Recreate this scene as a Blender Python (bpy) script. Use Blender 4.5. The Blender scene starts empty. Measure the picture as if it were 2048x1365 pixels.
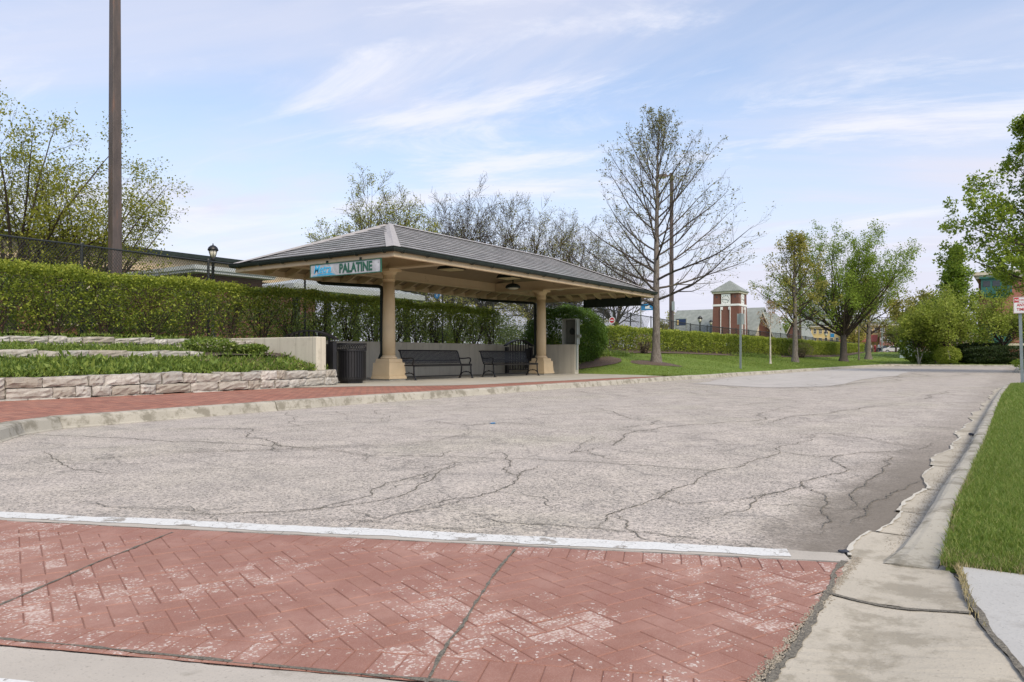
import bpy, bmesh, math, random
import numpy as np
from mathutils import Vector, Matrix
random.seed(7); rng = np.random.default_rng(7)
SC = bpy.context.scene
COL = SC.collection
# ------------------------------------------------------------------ camera
# world x runs along the street, y across it (to the left), z up.  Road surface is z = 0.
F, HZ, CZ = 1500.0, 713.0, 0.85
YAW = math.atan((2045 - 1024) / F)
DX, DY = math.sin(YAW), math.cos(YAW)
cam = bpy.data.cameras.new('camera'); co = bpy.data.objects.new('camera', cam); COL.objects.link(co)
cam.sensor_width = 36; cam.lens = F / 2048 * 36; cam.shift_y = (HZ - 682.5) / 2048
cam.clip_start = 0.1; cam.clip_end = 3000
co.location = (0, 0, CZ); co.rotation_euler = (math.radians(90), 0, math.atan2(DX, DY) - math.radians(90))
SC.camera = co
# ------------------------------------------------------------------ world
SUN_EL, SUN_AZ = math.radians(45), math.radians(240)      # azimuth of the sun measured from +x, counter-clockwise
w = bpy.data.worlds.new('World'); SC.world = w; w.use_nodes = True
nt = w.node_tree; nt.nodes.clear()
def wn(t, **k):
    n = nt.nodes.new(t)
    for a, b in k.items(): setattr(n, a, b)
    return n
def wl(a, b): nt.links.new(a, b)
sky = wn('ShaderNodeTexSky', sky_type='NISHITA', sun_disc=False, sun_elevation=SUN_EL,
         sun_rotation=math.radians(90) - SUN_AZ, air_density=1.0, dust_density=1.6, ozone_density=1.4)
skm = wn('ShaderNodeVectorMath', operation='SCALE'); skm.inputs['Scale'].default_value = 1.0
wl(sky.outputs[0], skm.inputs[0])
tc = wn('ShaderNodeTexCoord'); sp = wn('ShaderNodeSeparateXYZ'); wl(tc.outputs['Generated'], sp.inputs[0])
zz = wn('ShaderNodeMath', operation='ADD'); zz.inputs[1].default_value = 0.16; wl(sp.outputs['Z'], zz.inputs[0])
zc = wn('ShaderNodeMath', operation='MAXIMUM'); zc.inputs[1].default_value = 0.05; wl(zz.outputs[0], zc.inputs[0])
px_ = wn('ShaderNodeMath', operation='DIVIDE'); wl(sp.outputs['X'], px_.inputs[0]); wl(zc.outputs[0], px_.inputs[1])
py_ = wn('ShaderNodeMath', operation='DIVIDE'); wl(sp.outputs['Y'], py_.inputs[0]); wl(zc.outputs[0], py_.inputs[1])
cb = wn('ShaderNodeCombineXYZ'); wl(px_.outputs[0], cb.inputs[0]); wl(py_.outputs[0], cb.inputs[1])
def cloud(scale, rot, sc, detail, lo, hi, dist=0.6, off=(0, 0, 0), rough=0.55):
    mp = wn('ShaderNodeMapping', vector_type='TEXTURE'); mp.inputs['Rotation'].default_value = (0, 0, math.radians(rot)); mp.inputs['Scale'].default_value = (1.0, 1.0 / sc[1], 1.0)
    mp.inputs['Location'].default_value = off
    wl(cb.outputs[0], mp.inputs[0])
    no = wn('ShaderNodeTexNoise'); no.inputs['Scale'].default_value = scale; no.inputs['Detail'].default_value = detail
    no.inputs['Roughness'].default_value = rough; no.inputs['Distortion'].default_value = dist; wl(mp.outputs[0], no.inputs['Vector'])
    mr = wn('ShaderNodeMapRange'); mr.interpolation_type = 'SMOOTHSTEP'
    mr.inputs['From Min'].default_value = lo; mr.inputs['From Max'].default_value = hi; wl(no.outputs[0], mr.inputs['Value'])
    return mr.outputs[0]
c1 = cloud(0.9, 20, (1.0, 0.42, 1), 8, 0.41, 0.68, 0.8, (2.1, 0.9, 0))
c2 = cloud(2.6, 26, (1.0, 0.34, 1), 8, 0.48, 0.80, 0.7, (4.3, 2.4, 0), 0.62)
cm = wn('ShaderNodeMath', operation='MAXIMUM'); wl(c1, cm.inputs[0])
c2s = wn('ShaderNodeMath', operation='MULTIPLY'); c2s.inputs[1].default_value = 0.7; wl(c2, c2s.inputs[0]); wl(c2s.outputs[0], cm.inputs[1])
hz = wn('ShaderNodeMapRange'); hz.interpolation_type = 'SMOOTHSTEP'; wl(sp.outputs['Z'], hz.inputs['Value'])
hz.inputs['From Min'].default_value = 0.38; hz.inputs['From Max'].default_value = 0.02
cs = wn('ShaderNodeMath', operation='MULTIPLY_ADD'); wl(cm.outputs[0], cs.inputs[0]); cs.inputs[1].default_value = 0.60; cs.inputs[2].default_value = 0.14
hm = wn('ShaderNodeMath', operation='MULTIPLY_ADD'); wl(hz.outputs[0], hm.inputs[0]); hm.inputs[1].default_value = 0.75; wl(cs.outputs[0], hm.inputs[2]); hm.use_clamp = True
mx = wn('ShaderNodeMix', data_type='RGBA'); wl(hm.outputs[0], mx.inputs[0]); wl(skm.outputs[0], mx.inputs[6]); mx.inputs[7].default_value = (3.48, 3.52, 4.10, 1)
c3 = cloud(1.5, 16, (1.0, 0.36, 1), 10, 0.49, 0.69, 1.2, (7.7, 3.1, 0), 0.66)
c3s = wn('ShaderNodeMath', operation='MULTIPLY'); c3s.inputs[1].default_value = 0.75; wl(c3, c3s.inputs[0])
mx2 = wn('ShaderNodeMix', data_type='RGBA'); wl(c3s.outputs[0], mx2.inputs[0]); wl(mx.outputs[2], mx2.inputs[6]); mx2.inputs[7].default_value = (4.15, 4.16, 4.5, 1)
bg = wn('ShaderNodeBackground'); bg.inputs['Strength'].default_value = 0.148; wl(mx2.outputs[2], bg.inputs[0])
ow = wn('ShaderNodeOutputWorld'); wl(bg.outputs[0], ow.inputs[0])
# ------------------------------------------------------------------ sun (thin cloud: wide and soft)
sl = bpy.data.lights.new('sun', 'SUN'); sl.energy = 2.0; sl.angle = math.radians(24); sl.color = (1.0, 0.87, 0.68)
so = bpy.data.objects.new('sun', sl); COL.objects.link(so)
sd = Vector((math.cos(SUN_EL) * math.cos(SUN_AZ), math.cos(SUN_EL) * math.sin(SUN_AZ), math.sin(SUN_EL)))
so.rotation_euler = sd.to_track_quat('Z', 'Y').to_euler()
vs = SC.view_settings; vs.view_transform = 'Standard'; vs.look = 'None'; vs.exposure = 0.66; vs.gamma = 1.0
SC.render.engine = 'CYCLES'; SC.cycles.max_bounces = 5; SC.cycles.diffuse_bounces = 3; SC.cycles.glossy_bounces = 2; SC.cycles.transmission_bounces = 3

# ------------------------------------------------------------------ coordinate helpers
def g(u, v, z=0.0):                      # where the sight line to a photo point meets height z
    Y = (CZ - z) / (v - HZ) * F; X = (u - 1024) / F * Y
    return X * DX + Y * DY, -X * DY + Y * DX
def at(u, t):                            # street position s of a thing seen at column u standing t metres across
    k = (u - 1024) / F
    return t * (DY + k * DX) / (DX - k * DY)
def dep(s, t): return s * DY + t * DX
def zat(s, t, v): return CZ + (HZ - v) / F * dep(s, t)

# ------------------------------------------------------------------ materials
def nd(T, typ, ins=None, **props):
    n = T.nodes.new(typ)
    for a, b in props.items(): setattr(n, a, b)
    for k, v in (ins or {}).items():
        if isinstance(v, bpy.types.NodeSocket): T.links.new(v, n.inputs[k])
        else: n.inputs[k].default_value = v
    return n
def c4(c): return (c[0], c[1], c[2], 1.0)
def ramp(T, fac, stops, interp='LINEAR'):
    n = T.nodes.new('ShaderNodeValToRGB'); T.links.new(fac, n.inputs[0]); n.color_ramp.interpolation = interp
    e = n.color_ramp.elements
    while len(e) < len(stops): e.new(0.5)
    for i, (p, c) in enumerate(stops):
        e[i].position = p; e[i].color = c4(c) if not isinstance(c, (int, float)) else (c, c, c, 1)
    return n.outputs[0]
def mixc(T, fac, a, b, mode='MIX'):
    n = T.nodes.new('ShaderNodeMix'); n.data_type = 'RGBA'; n.blend_type = mode
    for i, v in ((0, fac), (6, a), (7, b)):
        if isinstance(v, bpy.types.NodeSocket): T.links.new(v, n.inputs[i])
        else: n.inputs[i].default_value = v if i == 0 else c4(v)
    return n.outputs[2]
def newmat(name):
    m = bpy.data.materials.new(name); m.use_nodes = True
    T = m.node_tree; b = T.nodes['Principled BSDF']
    return m, T, b
def pos(T): return nd(T, 'ShaderNodeNewGeometry').outputs['Position']
def noise(T, scale, vec=None, detail=4, rough=0.55, dist=0.0):
    return nd(T, 'ShaderNodeTexNoise', {'Scale': scale, 'Detail': detail, 'Roughness': rough, 'Distortion': dist, 'Vector': vec if vec is not None else pos(T)}).outputs[0]
def maprange(T, v, a, b, c=0.0, d=1.0, smooth=True):
    n = nd(T, 'ShaderNodeMapRange', {'Value': v, 'From Min': a, 'From Max': b, 'To Min': c, 'To Max': d})
    if smooth: n.interpolation_type = 'SMOOTHSTEP'
    return n.outputs[0]
def mth(T, op, a, b=0.0, c=0.0, clamp=False):
    n = T.nodes.new('ShaderNodeMath'); n.operation = op; n.use_clamp = clamp
    for i, v in enumerate((a, b, c)):
        if isinstance(v, bpy.types.NodeSocket): T.links.new(v, n.inputs[i])
        else: n.inputs[i].default_value = v
    return n.outputs[0]
def bump(T, b, h, strength=0.3, dist=0.02):
    n = nd(T, 'ShaderNodeBump', {'Height': h, 'Strength': strength, 'Distance': dist}); T.links.new(n.outputs[0], b.inputs['Normal'])
def simple(name, col, rough=0.6, var=0.12, scale=3.0, metal=0.0, bmp=0.0, bscale=60.0, dirt=None, spec=0.5):
    m, T, b = newmat(name)
    n1 = noise(T, scale, detail=6)
    lo = tuple(c * (1 - var) for c in col); hi = tuple(min(1, c * (1 + var)) for c in col)
    cc = ramp(T, n1, [(0.3, lo), (0.7, hi)])
    if dirt:
        cc = mixc(T, maprange(T, noise(T, dirt[2], detail=8, rough=0.65), dirt[1], dirt[1] + 0.16), cc, dirt[0])
    T.links.new(cc, b.inputs['Base Color'])
    b.inputs['Roughness'].default_value = rough; b.inputs['Metallic'].default_value = metal
    b.inputs['Specular IOR Level'].default_value = spec
    if bmp: bump(T, b, noise(T, bscale, detail=5), bmp, 0.01)
    return m
def leafmat(name, cols, trans=0.35, rough=0.55):
    m, T, b = newmat(name)
    r = nd(T, 'ShaderNodeNewGeometry').outputs['Random Per Island']
    n = len(cols)
    cc = ramp(T, r, [(i / max(1, n - 1), c) for i, c in enumerate(cols)])
    T.links.new(cc, b.inputs['Base Color']); b.inputs['Roughness'].default_value = rough; b.inputs['Specular IOR Level'].default_value = 0.35
    tr = nd(T, 'ShaderNodeBsdfTranslucent'); T.links.new(mixc(T, 0.5, cc, (0.30, 0.38, 0.05)), tr.inputs[0])
    ms = nd(T, 'ShaderNodeMixShader', {0: trans}); T.links.new(b.outputs[0], ms.inputs[1]); T.links.new(tr.outputs[0], ms.inputs[2])
    T.links.new(ms.outputs[0], T.nodes['Material Output'].inputs[0])
    return m

def m_asphalt():
    m, T, b = newmat('worn_asphalt'); P = pos(T)
    big = noise(T, 0.35, P, 5, 0.6); med = noise(T, 2.2, P, 6, 0.6)
    base = ramp(T, big, [(0.35, (0.565, 0.528, 0.478)), (0.5, (0.60, 0.555, 0.512)), (0.66, (0.57, 0.538, 0.468))])
    vo = nd(T, 'ShaderNodeTexVoronoi', {'Vector': P, 'Scale': 62.0, 'Randomness': 1.0})
    rr = nd(T, 'ShaderNodeSeparateColor', {0: vo.outputs['Color']}).outputs[0]
    stone = ramp(T, rr, [(0.0, (0.68, 0.66, 0.63)), (0.5, (0.90, 0.88, 0.85)), (1.0, (1.15, 1.1, 1.08))])
    cc = mixc(T, 1.0, base, stone, 'MULTIPLY')
    thr = maprange(T, med, 0.35, 0.75, 0.72, 0.52, False)              # share of pitted, dark cells varies over the road
    n2 = noise(T, 42.0, P, 3, 0.7)
    pit = mth(T, 'GREATER_THAN', mth(T, 'MULTIPLY_ADD', rr, 0.55, mth(T, 'MULTIPLY', n2, 0.62)), thr)
    cc = mixc(T, mth(T, 'MULTIPLY', pit, 0.62), cc, (0.155, 0.15, 0.14))
    v3 = nd(T, 'ShaderNodeTexVoronoi', {'Vector': P, 'Scale': 125.0, 'Randomness': 1.0})
    r3 = nd(T, 'ShaderNodeSeparateColor', {0: v3.outputs['Color']}).outputs[1]
    cc = mixc(T, mth(T, 'MULTIPLY', mth(T, 'GREATER_THAN', r3, maprange(T, med, 0.3, 0.7, 0.93, 0.78, False)), 0.85), cc, (0.10, 0.098, 0.09))
    # fine secondary cracks
    vd = nd(T, 'ShaderNodeVectorMath', {0: P, 1: (0, 0, 0)}, operation='ADD')
    nv = nd(T, 'ShaderNodeTexNoise', {'Vector': P, 'Scale': 1.3, 'Detail': 7.0, 'Roughness': 0.7})
    sc = nd(T, 'ShaderNodeVectorMath', {0: nv.outputs['Color']}, operation='SCALE'); sc.inputs['Scale'].default_value = 0.9
    T.links.new(sc.outputs[0], vd.inputs[1])
    cr = nd(T, 'ShaderNodeTexVoronoi', {'Vector': vd.outputs[0], 'Scale': 0.85}, feature='DISTANCE_TO_EDGE').outputs['Distance']
    gate = maprange(T, noise(T, 0.8, P, 3), 0.32, 0.50)
    line = mth(T, 'MULTIPLY', maprange(T, cr, 0.010, 0.003), gate)
    cc = mixc(T, mth(T, 'MULTIPLY', line, 0.72), cc, (0.14, 0.13, 0.12))
    # alligator crazing patches
    cr2 = nd(T, 'ShaderNodeTexVoronoi', {'Vector': vd.outputs[0], 'Scale': 3.2}, feature='DISTANCE_TO_EDGE').outputs['Distance']
    g2 = maprange(T, noise(T, 0.33, P, 4), 0.55, 0.68)
    cc = mixc(T, mth(T, 'MULTIPLY', mth(T, 'MULTIPLY', maprange(T, cr2, 0.035, 0.008), g2), 0.40), cc, (0.18, 0.17, 0.16))
    # darker halo of crumbled binder around the cracks
    halo = mth(T, 'MULTIPLY', maprange(T, cr, 0.09, 0.0), maprange(T, noise(T, 3.5, P, 5, 0.7), 0.40, 0.70))
    cc = mixc(T, mth(T, 'MULTIPLY', halo, 0.38), cc, (0.26, 0.245, 0.225))
    tr_ = noise(T, 0.55, nd(T, 'ShaderNodeMapping', {'Vector': P, 'Scale': (0.12, 1.6, 1)}).outputs[0], 5, 0.6)
    cc = mixc(T, maprange(T, tr_, 0.45, 0.7, 0, 0.28), cc, (0.42, 0.385, 0.36))
    # dirt washed against the right gutter
    sx = nd(T, 'ShaderNodeSeparateXYZ', {0: P})
    edge = maprange(T, mth(T, 'ADD', sx.outputs['Y'], mth(T, 'MULTIPLY', mth(T, 'SUBTRACT', noise(T, 2.5, P, 6, 0.65), 0.5), 0.75)), 1.18, 0.68)
    nearm = maprange(T, sx.outputs['X'], 12.0, 4.5)
    cc = mixc(T, mth(T, 'MULTIPLY', edge, mth(T, 'MULTIPLY_ADD', nearm, 0.66, 0.26)), cc, (0.17, 0.15, 0.125))
    T.links.new(cc, b.inputs['Base Color']); b.inputs['Roughness'].default_value = 0.9; b.inputs['Specular IOR Level'].default_value = 0.2
    hh = mth(T, 'SUBTRACT', mth(T, 'MULTIPLY', vo.outputs['Distance'], -0.6), mth(T, 'MULTIPLY', pit, 0.5))
    bump(T, b, hh, 0.28, 0.005)
    return m
def m_concrete(name, col, dark=(0.22, 0.20, 0.16), amt=0.5, spec_scale=130.0, green=0.0, stain=0.55):
    m, T, b = newmat(name); P = pos(T)
    a = noise(T, 1.3, P, 7, 0.62)
    cc = ramp(T, a, [(0.3, tuple(c * 0.86 for c in col)), (0.7, tuple(min(1, c * 1.1) for c in col))])
    s = noise(T, 4.2, P, 9, 0.7)
    cc = mixc(T, mth(T, 'MULTIPLY', maprange(T, s, stain, stain + 0.14), amt), cc, dark)
    sp_ = noise(T, spec_scale, P, 2, 0.5)
    cc = mixc(T, mth(T, 'MULTIPLY', maprange(T, sp_, 0.60, 0.70), 0.35), cc, tuple(c * 0.5 for c in col))
    vo = nd(T, 'ShaderNodeTexVoronoi', {'Vector': P, 'Scale': 24.0}).outputs['Distance']
    cc = mixc(T, mth(T, 'MULTIPLY', mth(T, 'LESS_THAN', vo, 0.10), 0.45), cc, tuple(c * 0.45 for c in col))
    T.links.new(cc, b.inputs['Base Color']); b.inputs['Roughness'].default_value = 0.88; b.inputs['Specular IOR Level'].default_value = 0.25
    bump(T, b, mth(T, 'ADD', mth(T, 'MULTIPLY', sp_, 0.5), s), 0.35, 0.008)
    return m
def m_paint_line():
    m, T, b = newmat('worn_white_paint'); P = pos(T)
    n = noise(T, 5.0, P, 9, 0.72)
    n2 = noise(T, 90.0, P, 3, 0.6)
    cc = ramp(T, n2, [(0.3, (0.53, 0.54, 0.53)), (0.6, (0.64, 0.65, 0.64))])
    cc = mixc(T, maprange(T, n, 0.575, 0.62), cc, (0.30, 0.28, 0.25))
    cr = nd(T, 'ShaderNodeTexVoronoi', {'Vector': nd(T, 'ShaderNodeVectorMath', {0: P, 1: nd(T, 'ShaderNodeTexNoise', {'Vector': P, 'Scale': 4.0, 'Detail': 6.0}).outputs['Color']}, operation='ADD').outputs[0], 'Scale': 3.0}, feature='DISTANCE_TO_EDGE').outputs['Distance']
    cc = mixc(T, mth(T, 'MULTIPLY', maprange(T, cr, 0.014, 0.004), 0.8), cc, (0.16, 0.15, 0.13))
    T.links.new(cc, b.inputs['Base Color']); b.inputs['Roughness'].default_value = 0.8
    bump(T, b, n2, 0.4, 0.004)
    return m
def m_stamped():
    m, T, b = newmat('stamped_red_brick'); P = pos(T)
    wear_shade = nd(T, 'ShaderNodeAttribute', attribute_name='centre').outputs['Fac']
    isl = nd(T, 'ShaderNodeNewGeometry').outputs['Random Per Island']
    a = noise(T, 0.9, P, 4, 0.6)
    cc = ramp(T, a, [(0.3, (0.25, 0.120, 0.088)), (0.7, (0.295, 0.152, 0.115))])
    cc = mixc(T, mth(T, 'MULTIPLY', isl, 0.45), cc, (0.27, 0.125, 0.10))
    cc = mixc(T, maprange(T, noise(T, 3.0, P, 8, 0.7), 0.42, 0.68, 0, 0.55), cc, (0.40, 0.235, 0.19))
    cc = mixc(T, maprange(T, noise(T, 14.0, P, 6, 0.7), 0.5, 0.75, 0, 0.35), cc, (0.24, 0.14, 0.115))
    f = noise(T, 230.0, P, 2, 0.6)
    cc = mixc(T, mth(T, 'MULTIPLY', maprange(T, f, 0.45, 0.75), 0.30), cc, (0.46, 0.31, 0.26))
    # aggregate showing through where the coat has worn off the faces of the bricks
    big = noise(T, 1.15, P, 5, 0.6); mid = noise(T, 6.5, P, 6, 0.7)
    zone = maprange(T, mth(T, 'ADD', mth(T, 'MULTIPLY', big, 0.75), mth(T, 'ADD', mth(T, 'MULTIPLY', mid, 0.45), mth(T, 'MULTIPLY', isl, 0.10))), 0.63, 0.86)
    zone = mth(T, 'MULTIPLY', zone, maprange(T, wear_shade, 0.30, 0.95))
    vo = nd(T, 'ShaderNodeTexVoronoi', {'Vector': P, 'Scale': 150.0})
    rr = nd(T, 'ShaderNodeSeparateColor', {0: vo.outputs['Color']}).outputs[0]
    st = mth(T, 'LESS_THAN', rr, mth(T, 'MULTIPLY', zone, 0.55))
    stone = ramp(T, nd(T, 'ShaderNodeSeparateColor', {0: vo.outputs['Color']}).outputs[1], [(0.0, (0.42, 0.35, 0.28)), (0.45, (0.58, 0.53, 0.47)), (1.0, (0.74, 0.72, 0.69))])
    cc = mixc(T, mth(T, 'MULTIPLY', st, 0.72), cc, stone)
    cc = mixc(T, mth(T, 'MULTIPLY', zone, 0.50), cc, (0.50, 0.345, 0.295))
    # groove shade painted into the colour of the low joints
    cc = mixc(T, mth(T, 'MULTIPLY', maprange(T, wear_shade, 0.35, 0.05), 0.45), cc, (0.13, 0.065, 0.052))
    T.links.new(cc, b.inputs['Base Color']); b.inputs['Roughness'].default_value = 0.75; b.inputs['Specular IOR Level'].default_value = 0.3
    bump(T, b, mth(T, 'ADD', f, mth(T, 'MULTIPLY', st, 0.8)), 0.35, 0.004)
    return m
def m_pavers():
    m, T, b = newmat('red_clay_pavers'); P = pos(T)
    mp = nd(T, 'ShaderNodeMapping', {'Vector': P, 'Rotation': (0, 0, math.radians(90))})
    br = nd(T, 'ShaderNodeTexBrick', {'Vector': mp.outputs[0], 'Color1': (0.42, 0.17, 0.11, 1), 'Color2': (0.25, 0.095, 0.065, 1), 'Mortar': (0.10, 0.055, 0.04, 1), 'Scale': 1.0,
        'Mortar Size': 0.010, 'Brick Width': 0.21, 'Row Height': 0.105, 'Bias': 0.0})
    cc = mixc(T, maprange(T, noise(T, 1.4, P, 6), 0.35, 0.75, 0, 0.40), br.outputs[0], (0.36, 0.20, 0.145))
    T.links.new(cc, b.inputs['Base Color']); b.inputs['Roughness'].default_value = 0.85
    bump(T, b, mth(T, 'SUBTRACT', 1.0, br.outputs['Fac']), 0.5, 0.006)
    return m
def m_brickwall(name, c1, c2, mortar, axis='x', w_=0.23, h_=0.075):
    m, T, b = newmat(name); P = pos(T)
    sx = nd(T, 'ShaderNodeSeparateXYZ', {0: P})
    cx = nd(T, 'ShaderNodeCombineXYZ', {0: mth(T, 'ADD', sx.outputs['X'], sx.outputs['Y']), 1: sx.outputs['Z']})
    br = nd(T, 'ShaderNodeTexBrick', {'Vector': cx.outputs[0], 'Color1': c4(c1), 'Color2': c4(c2), 'Mortar': c4(mortar), 'Scale': 1.0,
        'Mortar Size': 0.008, 'Brick Width': w_, 'Row Height': h_})
    cc = mixc(T, maprange(T, noise(T, 0.7, P, 5), 0.35, 0.75, 0, 0.35), br.outputs[0], tuple(x * 0.8 for x in c1))
    T.links.new(cc, b.inputs['Base Color']); b.inputs['Roughness'].default_value = 0.9
    return m
def m_slate():
    m, T, b = newmat('grey_slate'); G = nd(T, 'ShaderNodeNewGeometry'); P = G.outputs['Position']
    sx = nd(T, 'ShaderNodeSeparateXYZ', {0: P}); sn = nd(T, 'ShaderNodeSeparateXYZ', {0: G.outputs['True Normal']})
    along = mth(T, 'GREATER_THAN', mth(T, 'ABSOLUTE', sn.outputs['Y']), mth(T, 'ABSOLUTE', sn.outputs['X']))
    xx = mth(T, 'ADD', mth(T, 'MULTIPLY', along, sx.outputs['X']), mth(T, 'MULTIPLY', mth(T, 'SUBTRACT', 1.0, along), sx.outputs['Y']))
    cx = nd(T, 'ShaderNodeCombineXYZ', {0: xx, 1: mth(T, 'SUBTRACT', sx.outputs['Z'], 3.42)})
    br = nd(T, 'ShaderNodeTexBrick', {'Vector': cx.outputs[0], 'Color1': (0.155, 0.155, 0.155, 1), 'Color2': (0.30, 0.295, 0.295, 1), 'Mortar': (0.05, 0.05, 0.05, 1), 'Scale': 1.0,
        'Mortar Size': 0.004, 'Brick Width': 0.34, 'Row Height': 0.1083})
    st = nd(T, 'ShaderNodeMapping', {'Vector': P, 'Scale': (1.0, 1.0, 7.0)})
    cc = mixc(T, maprange(T, noise(T, 2.6, st.outputs[0], 7, 0.7), 0.45, 0.70, 0, 0.7), br.outputs[0], (0.44, 0.43, 0.425))
    cc = mixc(T, maprange(T, noise(T, 0.8, P, 4), 0.45, 0.7, 0, 0.55), cc, (0.21, 0.235, 0.22))
    T.links.new(cc, b.inputs['Base Color']); b.inputs['Roughness'].default_value = 0.55; b.inputs['Specular IOR Level'].default_value = 0.5
    bump(T, b, noise(T, 30.0, P, 5), 0.3, 0.01)
    return m
def m_lawn():
    m, T, b = newmat('lawn_turf'); P = pos(T)
    a = noise(T, 0.35, P, 6, 0.65); f = noise(T, 26.0, P, 4, 0.7); f2 = noise(T, 7.0, P, 5, 0.7)
    cc = ramp(T, a, [(0.3, (0.12, 0.185, 0.032)), (0.5, (0.16, 0.23, 0.042)), (0.72, (0.215, 0.275, 0.065))])
    cc = mixc(T, maprange(T, f2, 0.4, 0.7, 0, 0.5), cc, (0.075, 0.14, 0.022))
    cc = mixc(T, maprange(T, f, 0.35, 0.75, 0, 0.6), cc, (0.20, 0.29, 0.055))
    T.links.new(cc, b.inputs['Base Color']); b.inputs['Roughness'].default_value = 0.85; b.inputs['Specular IOR Level'].default_value = 0.15
    bump(T, b, mth(T, 'ADD', f, f2), 0.9, 0.05)
    return m
def m_mulch():
    m, T, b = newmat('bark_mulch'); P = pos(T)
    f = noise(T, 40.0, P, 5, 0.75)
    cc = ramp(T, f, [(0.35, (0.045, 0.03, 0.022)), (0.6, (0.15, 0.105, 0.08)), (0.75, (0.28, 0.21, 0.16))])
    T.links.new(cc, b.inputs['Base Color']); b.inputs['Roughness'].default_value = 0.95
    bump(T, b, f, 0.8, 0.03)
    return m
def m_stone():
    m, T, b = newmat('split_limestone'); P = pos(T)
    isl = nd(T, 'ShaderNodeNewGeometry').outputs['Random Per Island']
    cc = ramp(T, isl, [(0.0, (0.32, 0.29, 0.245)), (0.35, (0.42, 0.40, 0.36)), (0.7, (0.35, 0.34, 0.315)), (1.0, (0.53, 0.51, 0.47))])
    cc = mixc(T, maprange(T, noise(T, 9.0, P, 8, 0.7), 0.45, 0.72, 0, 0.8), cc, (0.25, 0.215, 0.175))
    cc = mixc(T, maprange(T, noise(T, 3.0, P, 6, 0.7), 0.55, 0.7, 0, 0.6), cc, (0.62, 0.585, 0.53))
    T.links.new(cc, b.inputs['Base Color']); b.inputs['Roughness'].default_value = 0.9; b.inputs['Specular IOR Level'].default_value = 0.25
    bump(T, b, noise(T, 22.0, P, 8, 0.68), 0.7, 0.015)
    return m
def m_bark(name, c1, c2):
    m, T, b = newmat(name); P = pos(T)
    mp = nd(T, 'ShaderNodeMapping', {'Vector': P, 'Scale': (1, 1, 0.25)})
    f = noise(T, 22.0, mp.outputs[0], 6, 0.7)
    cc = ramp(T, f, [(0.35, c1), (0.65, c2)])
    T.links.new(cc, b.inputs['Base Color']); b.inputs['Roughness'].default_value = 0.9; b.inputs['Specular IOR Level'].default_value = 0.2
    bump(T, b, f, 0.6, 0.03)
    return m
def m_formwall():                         # board formed concrete: vertical pour lines and streaks
    m, T, b = newmat('board_formed_concrete'); P = pos(T)
    sx = nd(T, 'ShaderNodeSeparateXYZ', {0: P})
    al = mth(T, 'ADD', sx.outputs['X'], sx.outputs['Y'])
    cv = nd(T, 'ShaderNodeCombineXYZ', {0: al, 1: mth(T, 'MULTIPLY', sx.outputs['Z'], 0.12)})
    st = noise(T, 4.0, cv.outputs[0], 6, 0.6)
    cc = ramp(T, st, [(0.3, (0.47, 0.44, 0.36)), (0.7, (0.58, 0.55, 0.46))])
    fr = mth(T, 'FRACT', mth(T, 'DIVIDE', al, 0.61))
    ln = mth(T, 'MULTIPLY', mth(T, 'LESS_THAN', fr, 0.02), 0.55)
    cc = mixc(T, ln, cc, (0.16, 0.15, 0.12))
    cc = mixc(T, maprange(T, noise(T, 3.0, P, 8, 0.7), 0.55, 0.75, 0, 0.55), cc, (0.26, 0.23, 0.18))
    vo = nd(T, 'ShaderNodeTexVoronoi', {'Vector': P, 'Scale': 14.0}).outputs['Distance']
    cc = mixc(T, mth(T, 'MULTIPLY', mth(T, 'LESS_THAN', vo, 0.09), 0.6), cc, (0.18, 0.16, 0.13))
    T.links.new(cc, b.inputs['Base Color']); b.inputs['Roughness'].default_value = 0.9
    bump(T, b, mth(T, 'SUBTRACT', noise(T, 50.0, P, 5), ln), 0.35, 0.01)
    return m
def m_rustpole():
    m, T, b = newmat('weathered_brown_steel'); P = pos(T)
    mp = nd(T, 'ShaderNodeMapping', {'Vector': P, 'Scale': (1, 1, 0.18)})
    f = noise(T, 6.0, mp.outputs[0], 8, 0.7)
    cc = ramp(T, f, [(0.35, (0.060, 0.048, 0.045)), (0.55, (0.095, 0.075, 0.068)), (0.72, (0.17, 0.085, 0.055))])
    T.links.new(cc, b.inputs['Base Color']); b.inputs['Roughness'].default_value = 0.6
    return m
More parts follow.
